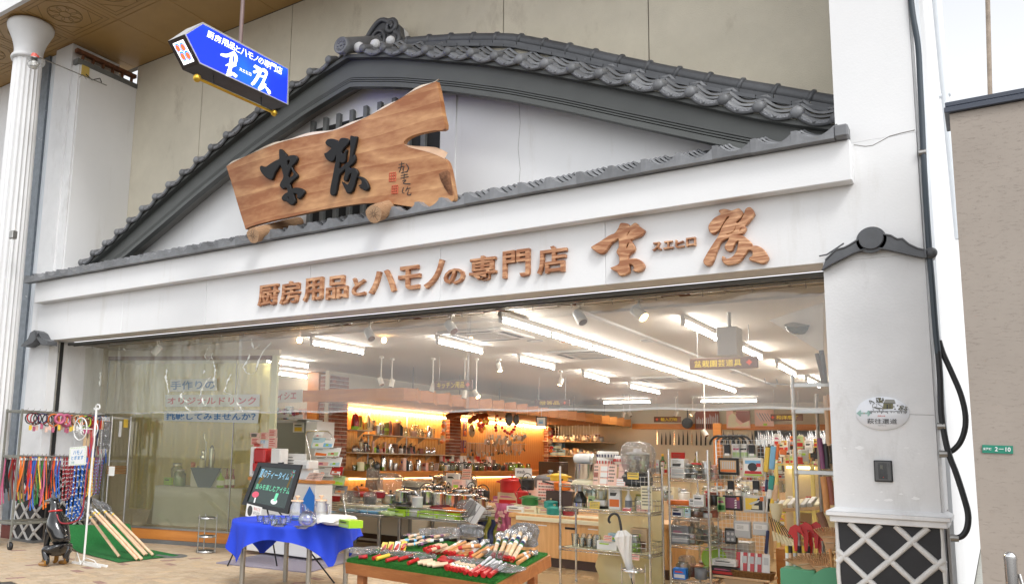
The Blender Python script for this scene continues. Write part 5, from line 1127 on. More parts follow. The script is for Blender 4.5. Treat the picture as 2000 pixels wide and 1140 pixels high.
@cached
def CAN(r,h,c,lid,band=None):
 q=MB(c);q.la([(r*.96,0),(r,.006),(r,h*.9),(r*.97,h*.92)],20);q.m(lid);q.la([(r*1.02,h*.9),(r*1.02,h*.98),(r*.9,h),(.001,h)],20)
 if band:q.m(band);q.la([(r*1.012,h*.35),(r*1.012,h*.55)],20)
 return q
@cached
def jar(r,h,lid='steel',fill=None,g='jar_glass'):
 q=MB(g);q.la([(r*.9,0),(r,h*.06),(r,h*.72),(r*.72,h*.84),(r*.72,h*.9)],18)
 if fill:q.m(fill);q.la([(r*.88,.004),(r*.93,h*.06),(r*.93,h*.5),(.001,h*.5)],14)
 if lid:q.m(lid);q.la([(r*.78,h*.88),(r*.78,h*.97),(r*.6,h),(.001,h)],16)
 return q
@cached
def TMB(r,h,g='glass'):
 q=MB(g);q.la([(.001,.004),(r*.72,0),(r*.74,.01),(r,h)],14);q.la([(r*.66,.012),(r*.94,h)],14);return q
@cached
def mug(r,h,c):
 q=MB(c);q.la([(r*.9,0),(r,h*.1),(r,h),(r*.9,h),(r*.86,h*.2),(.001,h*.15)],16);loop_handle(q,r,h*.2,h*.8,r*.7,r*.13);return q
@cached
def bottle(r,h,c,cap='black',label=None):
 q=MB(c);q.la([(r*.9,0),(r,.005),(r,h*.55),(r*.35,h*.75),(r*.3,h*.9)],14);q.m(cap);q.la([(r*.36,h*.88),(r*.36,h),(.001,h)],12)
 if label:q.m(label);q.la([(r*1.02,h*.15),(r*1.02,h*.45)],14)
 return q
@cached
def mill(r,h,c,top='steel',knob='black'):
 q=MB(c);q.la([(r,0),(r,h*.1),(r*.7,h*.3),(r*.85,h*.5),(r*.8,h*.62)],14);q.m(top);q.la([(r*.82,h*.62),(r*.6,h*.76),(.01,h*.82)],14);q.tu([(0,0,h*.8),(0,0,h*.9),(r*1.3,0,h*.92)],r*.1,5);q.m(knob);q.tu([(r*1.3,0,h*.9),(r*1.3,0,h*1.02)],r*.22,7);return q
@cached
def CTN(w,d,h,c,c2=None,seed=0):
 q=MB(c);q.box(-w/2,w/2,-d/2,d/2,0,h,bev=.002)
 rr=random.Random(seed)
 if c2:
  q.m(c2);q.qd((-w*.42,-d/2-.001,h*.12),(w*.42,-d/2-.001,h*.12),(w*.42,-d/2-.001,h*.45),(-w*.42,-d/2-.001,h*.45))
  q.m(rr.choice(PRINT));q.qd((-w*.36,-d/2-.0015,h*.6),(w*rr.uniform(0,.36),-d/2-.0015,h*.6),(w*rr.uniform(0,.36),-d/2-.0015,h*.75),(-w*.36,-d/2-.0015,h*.75))
  for k in range(3):q.m('print_grey');z=h*(.8+.05*k);q.qd((-w*.38,-d/2-.0015,z),(w*rr.uniform(-.1,.35),-d/2-.0015,z),(w*rr.uniform(0,.35),-d/2-.0015,z+h*.015),(-w*.38,-d/2-.0015,z+h*.015))
 return q
@cached
def card(w,h,c,ink='print_red',lines=4,tilt=.25,seed=0):
 """a price card: paper leaning back a little, with short lines of print"""
 q=MB(c);q.T=MRO(-tilt,4,'X');q.box(-w/2,w/2,0,.003,0,h);rr=random.Random(seed)
 for k in range(lines):
  q.m(ink if k%2==0 else 'print_grey');z1=h*(.9-.8*k/lines);z0=z1-h*.36/lines;x=-w*.42
  while x<w*.36:L=rr.uniform(.03,.12)*w;q.qd((x,-.0008,z0),(min(x+L,w*.42),-.0008,z0),(min(x+L,w*.42),-.0008,z1),(x,-.0008,z1));x+=L+.02*w
 return q
def third(i,n):return('left','middle','right')[min(2,int(3*i/n))]
CN=dict(card='pink',paleyellow='pale yellow',darkred='dark red',hotpink='dark pink',lightgrey='light grey',jar_glass='clear glass',glass='clear glass',glass_green='greenish glass',skyblue='sky blue',darkbrown='dark brown',palegreen='pale green',chalk_black='black',steel='steel',chrome='shiny steel',rosewood='reddish')
def cname(c):return CN.get(c,c)
USED={}
def LK(o,label,cat,group=None):
 if label in USED:
  g=group or cat+'s alike';o['group']=g;USED[label]['group']=USED[label].get('group',g);o['group']=USED[label]['group']
 else:USED[label]=o
 o['label']=label;o['category']=cat
 if group:o['group']=group
 return o
SHELF_S=[1]
def put(name,me,p,label,cat,rz=0.,group=None,s=1):
 if s==1:s=SHELF_S[0]
 o=obj(name,me,None,p,(0,0,rz));
 if s!=1:o.scale=(s,s,s)
 return LK(o,label,cat,group)
FACE=math.atan2(0,1)
R=RU
def pot(p,r,h,c,label,lid=None,knob='black',handles='loop',rz=0.,glasslid=False,group=None):
 t=thing('cooking_pot',label,'pot',p,rz);LK(t,label,'pot',group)
 def part(n,key,f):
  if key not in MC:q=f();MC[key]=q.mesh(n)
  return obj(n,MC[key],t)
 k=(r,h,c,lid,knob,handles,glasslid)
 part('body',('pb',)+k,lambda:MB(c).la([(r*.9,0),(r*.98,h*.08),(r,h*.3),(r,h*.96),(r*1.04,h),(r*.98,h),(r*.95,h*.2),(.001,h*.1)],24))
 if lid:
  l=part('lid',('pl',)+k,lambda:MB('jar_glass' if glasslid else lid).la([(r*1.03,h),(r*1.03,h+.008),(r*.8,h+r*.16),(r*.3,h+r*.26),(.001,h+r*.28)],24))
  kn=part('knob',('pk',)+k,lambda:MB(knob).la([(r*.07,h+r*.26),(r*.07,h+r*.34),(r*.17,h+r*.40),(r*.15,h+r*.5),(.001,h+r*.53)],12));kn.parent=l
 if handles=='loop':
  for s in(-1,1):part('handle',('ph',s)+k,lambda:MB(c if c not in('chrome','steel')else knob).tu([(s*r*.95,-r*.35,h*.8),(s*r*1.3,-r*.3,h*.84),(s*r*1.38,0,h*.85),(s*r*1.3,r*.3,h*.84),(s*r*.95,r*.35,h*.8)],r*.075,7))
 elif handles=='stick':part('handle',('ph1',)+k,lambda:MB(knob).tu([(r*.95,0,h*.8),(r*1.3,0,h*.9),(r*2.4,0,h*1.15)],[r*.08,r*.1,r*.13],8))
 elif handles=='bail':part('handle',('ph2',)+k,lambda:MB(knob).tu([(r*COS(a)*.98,0,h*.9+r*1.1*SIN(a))for a in[PI*i/10 for i in range(11)]],r*.07,7));
 if handles=='bail':part('spout',('ps',)+k,lambda:MB(c).tu([(-r*.8,0,h*.45),(-r*1.3,0,h*.75),(-r*1.55,0,h*1.0)],[r*.26,r*.17,r*.12],8))
 return t
def pan(p,r,h,c,label,rz=0.,inner='black',handle='black',up=.25,group=None):
 t=thing('frying_pan',label,'pan',p,rz);LK(t,label,'pan',group);k=('pan',r,h,c,inner)
 if k not in MC:MC[k]=MB(c).la([(r*.75,0),(r*.8,.004),(r,h),(r*.98,h),(r*.78,h*.15),(.001,h*.14)],26).mesh('bowl')
 obj('bowl',MC[k],t);q=MB(handle);q.tu([(r*.97,0,h*.9),(r*1.2,0,h+r*.15),(r*1.9,0,h+r*(.2+up))],[r*.06,r*.09,r*.11],8);obj('handle',q,t);return t
def bag(name,p,sx,sy,sz,label,cat='bag',m='wrap',rz=0.,parent=None,rough=.12,n=5):
 """something loosely wrapped in thin plastic"""
 q=MB(m);rr=random.Random(hash((round(p[0],3),round(p[1],3)))%9999);vs=[];nu,nv=12,7
 for j in range(nv+1):
  for i in range(nu):
   a=2*PI*i/nu;b=PI*j/nv;k=1+rr.uniform(-rough,rough);se=lambda v,e:math.copysign(abs(v)**e,v)
   vs.append((sx/2*k*se(COS(a),.6)*SIN(b)**.45,sy/2*k*se(SIN(a),.6)*SIN(b)**.45,sz/2*(1-se(COS(b),.7))))
 q.add(vs,[(j*nu+i,j*nu+(i+1)%nu,(j+1)*nu+(i+1)%nu,(j+1)*nu+i)for j in range(nv)for i in range(nu)],False)
 if parent:return obj(name,q,parent,p,rz)
 return LK(obj(name,q,None,p,rz),label,cat)
# wall shelves
def wall_shelf(y0,y1,z,lab):
 t=thing('wall_shelf',lab,'shelf',(0,0,0),group='shelves on the pine wall')
 q=MB('shelf_board');q.box(-10.17,-9.92,y0,y1,z-.025,z,bev=.003);obj('board',q,t)
 y=y0+.35
 while y<y1:q=MB('shelf_board');q.pz([(-10.17,z-.026),(-9.99,z-.026),(-10.05,z-.06),(-10.17,z-.15)],(0,y-.012,0),(1,0,0),(0,0,1),-.024);obj('bracket',q,t);y+=.82
 return t
wall_shelf(12.55,13.05,1.92,'short cream shelf at the upper left of the pine wall');wall_shelf(13.06,16.15,1.845,'upper long cream shelf on the pine wall');wall_shelf(12.55,16.18,1.485,'middle cream shelf on the pine wall')
for y in(13.25,14.6):q=MB('white_metal');q.box(-10.18,-10.165,y-.015,y+.015,1.14,2.3);tag(obj('shelf_upright',q),'slotted white upright on the pine wall, '+('left of the two' if y<14 else 'right of the two'),'upright')
SHELF_S[0]=1.28
DY=.55
def ws(px,py,z,x=-10.03):p=onx(px,py,-9.92);return V(x+R(-.03,.03),min(max(p.y+DY*max(0,(860-px)/200),12.62),21),z+.001)
for px,me,lab,cat,nm in((664,CPT(.062,.25,'red','red','lime'),'tall red enamel coffee pot with a lime base on the short shelf','coffee pot','coffee_pot'),(677,CPT(.052,.23,'yellow','yellow'),'mustard yellow enamel pot behind the small red pot','coffee pot','coffee_pot'),(680,CPT(.045,.15,'red','red'),'small red enamel pot beside the tall red one','coffee pot','coffee_pot'),(689,CPT(.042,.13,'yellow','paleyellow'),'small yellow enamel pot on the short shelf','coffee pot','coffee_pot'),(696,CPT(.05,.24,'paleyellow','paleyellow'),'tall pale yellow enamel coffee pot','coffee pot','coffee_pot'),(706,CPT(.046,.15,'cream','cream'),'small cream enamel pot with black handle','coffee pot','coffee_pot'),(715,FPR(.035,.18,'black','black'),'slim black framed coffee press at the end of the short shelf','coffee press','coffee_press')):
 put(nm,me,ws(px,840,1.92,-10.02),lab,cat,R(-.6,.6)-.6)
for px,me,lab,cat,nm in((722,CAN(.035,.15,'steel','steel'),'small steel canister at the start of the upper shelf','canister','canister'),(731,FPR(.05,.20,'chrome','chrome'),'chrome coffee press on the upper shelf','coffee press','coffee_press'),(743,CAN(.066,.20,'olive','olive','lime'),'olive green storage canister on the upper shelf','canister','canister'),(755,CPT(.045,.24,'rosewood','rosewood'),'tall rose coloured jug on the upper shelf','jug','jug'),(766,CAN(.062,.21,'brown','brown'),'brown vacuum jug body on the upper shelf','vacuum jug','vacuum_jug'),(776,CPT(.05,.19,'black','black'),'black vacuum pot next to the brown one','vacuum jug','vacuum_jug'),(772,CAN(.045,.26,'glass','white'),'clear jar with a white top behind the brown jug','jar','storage_jar'),(786,jar(.055,.17,None),'open clear glass jar right of the black vacuum pot','jar','storage_jar'),(795,jar(.06,.15,'glass'),'wide clear jar in the middle of the upper shelf','jar','storage_jar'),(806,jar(.065,.19,'glass','pink'),'clear jar with pinkish contents on the upper shelf','jar','storage_jar'),(815,jar(.05,.2,'glass'),'tall clear jar in front of the white upright','jar','storage_jar'),(822,mug(.05,.14,'glass'),'clear glass server with a dark band','server','glass_server'),(829,TMB(.035,.09),'small stemless glass near the brick pier','glass','drinking_glass'),(834,TMB(.035,.09),'small stemless glass next to the steel pot','glass','drinking_glass'),(841,CPT(.05,.2,'chrome','chrome'),'steel drip kettle on the upper shelf end','kettle','kettle'),(849,CAN(.035,.17,'cream','cream'),'cream paper cone at the upper shelf end','cone','paper_cone'),(854,TMB(.04,.16),'tall clear glass vase at the very end of the upper shelf','vase','vase')):
 put(nm,me,ws(px,851,1.845),lab,cat,R(-.5,.5)-.6)
prev=''
mid=[(664,mug(.035,.08,'steel'),'small steel measuring cup','cup'),(669,mug(.04,.10,'steel'),'wide steel milk cup','cup'),(676,mug(.04,.07,'steel'),'low steel cup','cup'),(682,mill(.045,.26,'jar_glass','steel','black'),'tall glass coffee maker with dark top','coffee maker'),(687,card(.07,.1,'card',seed=1),'pink price card','card'),(692,FPR(.035,.17,'black','black'),'black coffee press','coffee press'),(700,jar(.04,.12,'steel','brown'),'jar of dark beans','jar'),(706,card(.06,.06,'card',seed=2),'low pink card','card'),(714,CTN(.09,.03,.18,'card','orange',3),'orange display card with a black tool','card'),(717,CAN(.03,.08,'lime','lime'),'lime green dripper','dripper'),(724,mill(.035,.14,'black','steel'),'black hand mill','mill'),(730,mug(.035,.06,'pink'),'pink cup','cup'),(739,CTN(.08,.02,.17,'card','red',5),'tall pink display board','board'),(743,CAN(.03,.07,'olive','olive'),'little olive pot','pot'),(752,CAN(.036,.15,'chrome','chrome'),'chrome shaker','shaker'),(757,mill(.036,.13,'steel','chrome'),'steel hand mill','mill'),(764,CAN(.045,.16,'brown','tan'),'dark bundle of brushes','brush bundle'),(777,mug(.04,.08,'white'),'white cup','cup'),(778,mill(.035,.15,'black','black'),'black topped mill','mill'),(787,mill(.035,.16,'darkbrown','black'),'dark wood pepper mill','mill'),(791,CAN(.03,.07,'card','card'),'pink lidded tin','tin'),(797,mill(.036,.16,'darkbrown','chrome'),'walnut coffee mill','mill'),(805,mill(.045,.17,'rosewood','black'),'large rosewood coffee mill','mill'),(811,mill(.03,.15,'black','black','red'),'slim black mill','mill'),(818,card(.06,.06,'paleyellow',seed=4),'yellow price card','card'),(826,CTN(.07,.07,.09,'rosewood','tan',7),'reddish wooden box','box')]
prev='the left end'
for px,me,w,cat in mid:
 put(w.split()[-1]if w.split()[-1]in('cup','mill','jar','card','board','box','tin')else cat.replace(' ','_'),me,ws(px,885,1.485),w+' on middle shelf after '+prev,cat,R(-.4,.4)-.5);prev='the '+w
for k in range(8):put('shaker',bottle(.018,R(.09,.13),'chrome','chrome'),ws(836+k*3.2,886,1.485),'small steel shaker in the cluster at the right end of the middle shelf','shaker',group='steel shakers')
def ct_(px,x=-9.78):p=onx(px,916,-9.62);return V(x+R(-.08,.10),p.y+DY*max(0,(870-px)/200),1.136)
for k in range(16):put('green_glass',TMB(.034,R(.06,.1),'glass_green' if k%3 else 'glass'),ct_(670+k*4.6),'small clear or greenish glass in the row on the wall counter','glass',group='glasses on the wall counter')
prev='the left end'
for px,me,w,cat,nm in((675,CAN(.05,.12,'paleyellow','paleyellow'),'pale ceramic dripper','dripper','dripper'),(686,CAN(.055,.13,'cream','cream'),'cream ceramic dripper','dripper','dripper'),(697,jar(.045,.13,'black'),'glass server with a black lid','server','server'),(716,CPT(.06,.20,'jar_glass','black'),'glass server with black handle','coffee server','coffee_server'),(724,CPT(.05,.14,'jar_glass','black'),'small glass server','coffee server','coffee_server'),(734,CPT(.055,.22,'chrome','black'),'chrome coffee pot with arched handle','coffee pot','coffee_pot'),(750,CAN(.04,.18,'chrome','chrome'),'tall chrome beaker','beaker','beaker'),(757,CAN(.04,.14,'chrome','chrome'),'short chrome beaker','beaker','beaker'),(768,CAN(.045,.12,'steel','steel'),'brushed steel mug','mug','mug'),(772,card(.09,.10,'card',seed=11),'square pink price card','card','price_card'),(780,CTN(.07,.06,.2,'card','white',12),'tall pale carton','carton','carton'),(784,card(.07,.08,'card',seed=13),'small pink card','card','price_card'),(788,CPT(.05,.18,'black','black'),'black drip kettle','kettle','kettle'),(795,card(.10,.11,'card',seed=14),'large pink price card','card','price_card'),(799,CPT(.055,.17,'chrome','chrome'),'steel drip kettle','kettle','kettle'),(815,CPT(.055,.19,'chrome','black'),'steel pot with black handle','kettle','kettle'),(816,card(.12,.10,'card',seed=15),'wide pink card','card','price_card'),(826,CAN(.07,.12,'copper','tan'),'copper coloured basket','basket','basket'),(838,CTN(.08,.06,.13,'pink','white',16),'pink patterned box','box','box'),(845,jar(.045,.15,'steel'),'glass jar with steel lid','jar','jar'),(855,card(.1,.13,'white','print_grey',5,seed=17),'white notice card','card','price_card')):
 put(nm,me,ct_(px),w+' on wall counter after '+prev,cat,R(-.4,.4)-.5);prev='the '+w
rr=random.Random(5)
for k in range(62):
 px=868+k*2.85;c=rr.choice(('steel','chrome','glass','glass','jar_glass','pink','white','black','red','olive','navy','yellow'))if px<985 else rr.choice(('glass','glass_green','glass_green','glass','lime','red'))
 me=rr.choice((TMB(.04,.13,c)if 'glass' in c else mug(.045,.1,c),jar(.045,.16,rr.choice(('steel','red','black','white')),None if 'glass' in c else c),CAN(.04,.14,c,rr.choice(('steel','black','white')))))
 put('counter_ware',me,V(-9.85+rr.uniform(-.14,.16),onx(px,916,-9.62).y+.1,1.136),cname(c)+' cup, jar or tin crowding the '+third(k,62)+' third of the far wall counter','tableware',rr.uniform(-.5,.5),group='small ware on the far wall counter')
for k in range(34):
 px=872+k*3.1;c=rr.choice(('card','white','pink','steel','brown','tan','red'))
 put('counter_carton',CTN(rr.choice((.06,.08,.1)),.05,rr.choice((.16,.2,.26)),c,rr.choice(('white','card','orange')),k%5),V(-10.05,onx(px,905,-9.9).y,1.136),'slim '+cname(c)+' carton standing against the '+third(k,34)+' third of the far pine wall','carton',rr.uniform(-.9,-.3),group='cartons on the far wall counter')
SHELF_S[0]=1
def hang(name,me,px,py,x,label,cat,group=None,rz=0.,sc=1):return put(name,me,onx(px,py,x),label,cat,rz,group,sc)
@cached
def blister(w,h,c,c2,item):
 q=MB(c);q.box(0,.012,-w/2,w/2,-h,0,bev=.003);q.m(c2);q.T=MTR((.013,0,-h*.78))@MRO(PI/2,4,'Y')@MTR((0,0,0));q.la([(w*.36,0),(w*.3,.006),(.001,.008)],14)
 q.T=None;q.m(item);q.box(.012,.022,-w*.16,w*.16,-h*.55,-h*.12,bev=.004);q.m('black');q.T=MTR((.014,0,-h*.52));q.sf((0,0,0),w*.13,8,6);return q
for r_,(pys,pxs)in EM((((826),(884,895,908)),((863),(883,892,898,907)))):
 for px in pxs:hang('blister_pack',blister(.16,.36 if r_==0 else .3,'purple','orange','tan'),px,pys-4,-10.15,'dark purple blister pack with an orange window, %s row on the pine wall'%('upper' if r_==0 else 'lower'),'pack','purple blister packs')
@cached
def ladle(L,r,m='steel',kind=0):
 q=MB(m);q.tu([(0,0,0),(0,0,-L*.75)],.006,5)
 if kind==0:q.sf((.01,0,-L*.75-r*.8),r,12,7,(.6,1,1))
 elif kind==1:
  for k in range(5):q.tu([(0,r*.5*SIN(k*PI/5)*SIN(t),-L*.7-L*.3*(1-COS(t))/2)for t in[i*PI/8 for i in range(17)]],.003,4)
 elif kind==2:q.box(-.004,.004,-r,r,-L,-L*.75,bev=.003)
 else:q.tu([(0,r*SIN(t),-L*.75-r+r*COS(t))for t in[i*TAU/12 for i in range(12)]],.005,5,closed=1);q.sf((.02,0,-L*.75-r),r*.9,10,6,(.35,1,1))
 return q
for k in range(46):
 px=914+k*2.45;um_,uk_=rr.choice(('steel','chrome','steel','black')),rr.choice((0,1,2,2,3));put('kitchen_utensil',ladle(rr.choice((.2,.26,.3,.34)),rr.choice((.025,.035)),um_,uk_),onx(px,865+rr.uniform(-2,2),-10.1),cname(um_)+' '+('ladle','whisk','turner','skimmer')[uk_]+' hanging in the '+third(k,46)+' part of the row on the pine wall','utensil',0,'utensils in the row on the pine wall')
for k in range(22):
 px=950+k*3.6;um_,uk_=rr.choice(('steel','chrome')),rr.choice((0,3,3,2));put('kitchen_strainer',ladle(rr.choice((.34,.42,.5)),rr.choice((.06,.08)),um_,uk_),onx(px,826+rr.uniform(-3,4),-9.4+rr.uniform(-.3,.3)),'large '+cname(um_)+' '+('ladle','whisk','turner','strainer')[uk_]+' hanging from the '+third(k,22)+' part of the wooden canopy','utensil',0,'ladles and strainers under the canopy')
q=MB('steel');q.tu([onx(912,864,-10.1),onx(1028,867,-10.1)],.006,5);tag(obj('utensil_rail',q),'thin steel rail carrying the row of utensils on the pine wall','rail')
@cached
def copper_pan(r):
 q=MB('copper');q.T=MRO(PI/2*.8,4,'X');q.la([(.001,0),(r,0),(r,r*.45)],18);q.T=None;q.m('steel');q.tu([(0,0,r),(0,-.01,r*2.0)],.008,5);return q
for k,(px,py)in EM(((876,814),(882,812),(889,809),(896,807),(903,805),(910,804),(918,822),(926,817),(934,813),(941,814),(948,812))):put('copper_pan',copper_pan(.062+.008*(k%2)),onx(px,py,-8.9),'copper pan hanging under the wooden canopy, %s cluster'%('left' if k<6 else 'right'),'pan',.6,'copper pans under the canopy')
p=onx(922,840,-10.0);q=MB('steel');q.T=MTR(p)@MRO(PI/2,4,'Y');q.la([(.15,-.01),(.155,.0),(.10,.02),(.001,.03)],26);q.m('black');q.sf((0,0,.045),.025,10,6);tag(obj('pan_lid',q),'round steel pan lid with black knob hung on the pine wall','lid')
for lab,pts,cs,r0 in(('garland of orange tomatoes hanging left of the utensils',[(934,826),(938,820),(943,829),(946,823),(949,818),(951,826),(940,834),(945,836),(941,842),(938,838),(936,830),(952,822)],('orange','orange','red','yellow'),.048),('garland of red apples drooping across the utensils',[(968,822),(969,828),(968,834),(969,840),(971,812),(977,818),(981,835),(986,841),(991,845),(996,847),(1000,843),(1004,838),(1006,832),(1010,823)],('red','red','darkred'),.036),('long string of garlic hanging in front of the brick pier',[(866,823),(868,827),(866,831),(868,835),(866,840),(865,846),(864,853),(866,858),(863,862)],('tan','card','orange'),.042),('string of onions hanging right of the framed picture',[(1074,838),(1077,842),(1073,846),(1076,850),(1073,854),(1076,859),(1074,863),(1077,874),(1076,880)],('orange','rosewood','tan','red'),.05)):
 t=thing('food_garland',lab,'garland',(0,0,0));X=-8.6
 for i,(px,py)in EM(pts):q=MB(cs[i%len(cs)]);p=onx(px,py,X);q.sf((0,0,0),r0*R(.8,1.15),10,7,(1,1,.9));obj('fruit',q,t,p)
 q=MB('brown');q.tu([onx(pts[0][0],pts[0][1],X),onx(pts[0][0],803,X)],.008,5);obj('string',q,t)
fp=thing('framed_picture','small black framed picture hanging from the end of the canopy','picture',(0,0,0));a,c=ony(1047,813,14.9),ony(1067,833,14.9)
q=MB('black');q.box(a.x,c.x,14.9,14.92,c.z,a.z);obj('frame',q,fp);q=MB('white');q.box(a.x+.02,c.x-.02,14.893,14.899,c.z+.02,a.z-.02);obj('mount',q,fp);q=MB('skyblue');w=c.x-a.x;h=a.z-c.z;q.box(a.x+w*.3,c.x-w*.3,14.889,14.892,c.z+h*.3,c.z+h*.5);q.m('aqua').box(a.x+w*.3,c.x-w*.3,14.889,14.892,c.z+h*.51,c.z+h*.68);obj('image',q,fp);q=MB('steel');q.tu([V((a.x+c.x)/2,14.91,a.z),V((a.x+c.x)/2,14.91,2.6)],.004,4);obj('wire',q,fp)
for k,(px,py,r0)in EM(((992,818,.13),(1006,819,.11))):p=onx(px,py,-8.3);pan_=MB('black');pan_.T=MTR(p)@MRO(PI/2,4,'Y');pan_.la([(.001,0),(r0,0),(r0*1.1,.04)],20);pan_.T=None;pan_.tu([p+V(0,0,r0),p+V(0,0,r0+.16)],.012,5);tag(obj('iron_pan',pan_),'black iron pan hanging under the canopy, '+('left of two' if k==0 else 'right of two'),'pan')
# far end of the shop
YB=IY1-.01
def bw(px,py,d=0):return ony(px,py,YB-d)
def bbox(name,m,x0,y0,x1,y1,d0,d1,label,cat,parent=None):
 a,c=bw(x0,y0),bw(x1,y1);q=MB(m);q.box(a.x,c.x,YB-d1,YB-d0,c.z,a.z);o=obj(name,q,parent)
 if label:LK(o,label,cat)
 return o
bbox('wood_band','orange_wood',1236,827,1640,840,.0,.06,'orange wooden band along the top of the far wall','band')
bbox('knife_backboard','black',1474,840.5,1640,905,.0,.04,'black board behind the row of knives at the far wall','board')
for k in range(40):
 px=1478+k*3.9
 if 1545<px<1560:continue
 p=bw(px,868+R(-3,3),.06);L=R(.24,.42);q=MB('chrome');w=R(.018,.03);q.pz([(-w,-.02),(w,-.02),(w,L*.55),(-w*.6,L)],(p.x,YB-.05,p.z),(1,0,0),(0,0,1),-.004);q.m(RC(('black','brown','darkbrown')));q.box(p.x-.014,p.x+.014,YB-.065,YB-.042,p.z-.2,p.z-.02,bev=.004)
 LK(obj('kitchen_knife',q),'kitchen knife standing in the '+third(k,40)+' third of the black board at the far wall','knife','knives on the black far board')
for lab,x0,y0,x1,y1,bgc,fn in(('dark red poster of a knife block range on the far wall',1359,803,1407,838,'rosewood','k'),('sepia photograph of a craftsman bending over his work',1420,802,1467,836,'card','c'),('salmon pink poster with dark knives on the far wall',1475,800,1513,832,'card','s')):
 t=thing('wall_poster',lab,'poster',(0,0,0));a,c=bw(x0,y0),bw(x1,y1);q=MB(bgc);q.box(a.x,c.x,YB-.09,YB-.061,c.z,a.z);obj('sheet',q,t);w,h=c.x-a.x,a.z-c.z
 q=MB('steel')
 if fn=='k':
  for i in range(12):u=.06+i*.078;L=.35+.3*(i/12)+.1*SIN(i*2);q.m('lightgrey');x=a.x+w*u;q.pz([(0,h*.3),(w*.045,h*.3),(w*.045,h*(.3+L*.7)),(w*.01,h*(.3+L*.9))],(x,YB-.092,c.z),(1,0,0),(0,0,1),-.0)if False else q.add([(x,YB-.092,c.z+h*.3),(x+w*.045,YB-.092,c.z+h*.3),(x+w*.045,YB-.092,c.z+h*(.3+L*.65)),(x+w*.01,YB-.092,c.z+h*(.3+L*.9))],[(0,1,2,3)],False);q.m('darkbrown');q.add([(x,YB-.092,c.z+h*.05),(x+w*.045,YB-.092,c.z+h*.05),(x+w*.045,YB-.092,c.z+h*.3),(x,YB-.092,c.z+h*.3)],[(0,1,2,3)],False)
 elif fn=='c':
  for m_,pts in(('rosewood',[(.42,.98),(.98,.98),(.98,.45),(.7,.3),(.5,.5),(.4,.75)]),('cream',[(.05,.1),(.1,.7),(.3,.88),(.42,.7),(.4,.4),(.6,.15),(.3,.05)]),('tan',[(.3,.95),(.4,.97),(.44,.84),(.36,.78),(.29,.85)]),('brown',[(.28,.98),(.42,1.),(.42,.93),(.3,.92)]),('cream',[(.5,.1),(.95,.12),(.95,.4),(.75,.3)])):
   q.m(m_);l=.001*(1+['rosewood','cream','tan','brown'].index(m_));q.add([(a.x+w*u,YB-.0915-l,c.z+h*v)for u,v in pts][::-1],[tuple(range(len(pts)))],False)
 else:
  for i in range(5):u=.12+i*.14;q.m('grey' if i else 'lightgrey');q.add([(a.x+w*u,YB-.092,c.z+h*(.85-.02*i)),(a.x+w*(u+.26),YB-.092,c.z+h*.3),(a.x+w*(u+.21),YB-.092,c.z+h*.3),(a.x+w*(u-.02),YB-.092,c.z+h*.75)],[(3,2,1,0)],False)
  q.m('lime');q.add([(a.x+w*.45,YB-.094,c.z+h*.03),(a.x+w*.65,YB-.094,c.z+h*.03),(a.x+w*.65,YB-.094,c.z+h*.16),(a.x+w*.45,YB-.094,c.z+h*.16)],[(0,1,2,3)],False)
 obj('picture_print',q,t)
p=bw(1343,826,.2);q=MB('black');q.T=MTR(p)@MRO(PI/2,4,'X');q.la([(.001,0),(.13,0),(.145,.03)],22);q.T=None;q.tu([p+V(0,0,.13),p+V(0,0,.38)],.014,6);tag(obj('iron_pan',q),'black frying pan hung by its handle on the far wall','pan')
for x0,y0,x1,y1,m_,lab in((1066,872,1098,905,'darkbrown',''),):
 p=ony(1078,905,17.5);q=MB('darkbrown');q.box(ony(1052,900,17.5).x,ony(1092,900,17.5).x,17.5,18,0,ony(1070,901,17.5).z,bev=.006);tag(obj('dark_cabinet',q),'dark brown cabinet back at the end of the pine wall','cabinet')
for i,z in EM((1.55,1.95)):
 a,c=ony(1060,850,21.5),ony(1180,850,21.5);t=MB('shelf_board');t.box(a.x,c.x,21.3,22.4,z-.03,z);tag(obj('far_shelf',t),('lower' if i==0 else 'upper')+' cream shelf crowded with steelware at the far left corner','shelf')
 for k in range(16):
  x=a.x+.15+k*(c.x-a.x-.2)/16
  if i==0 and k<5:put('blue_box',CTN(.26,.2,.17,'skyblue','aqua',k),V(x,21.6,z+.001+.18*(k%2)),'light blue carton stacked on the lower far corner shelf','carton',0,'light blue cartons on the far shelf')
  else:put('steel_bowl',CAN(.09,R(.12,.24),RC(('steel','chrome','tan','jar_glass')),'steel'),V(x,21.6,z+.001),('lower ' if i==0 else 'upper ')+'far corner shelf canister in its '+third(k,16)+' part','canister',0,'canisters on the far corner shelves')
for k in range(16):put('hanging_ladle',ladle(.4,.05,'steel',k%4),ony(1085+k*5.5,829+R(-2,3),20.5),'steel ladle hanging from the far corner rail','utensil',PI/2,'ladles on the far corner rail')
mat('cream_panel',(.78,.70,.56),.55);wood('cabinet_wood',(.62,.32,.11),(.78,.46,.20),scale=3,axis=(6,6,.5),dist=3,rough=.4,bump=.03)
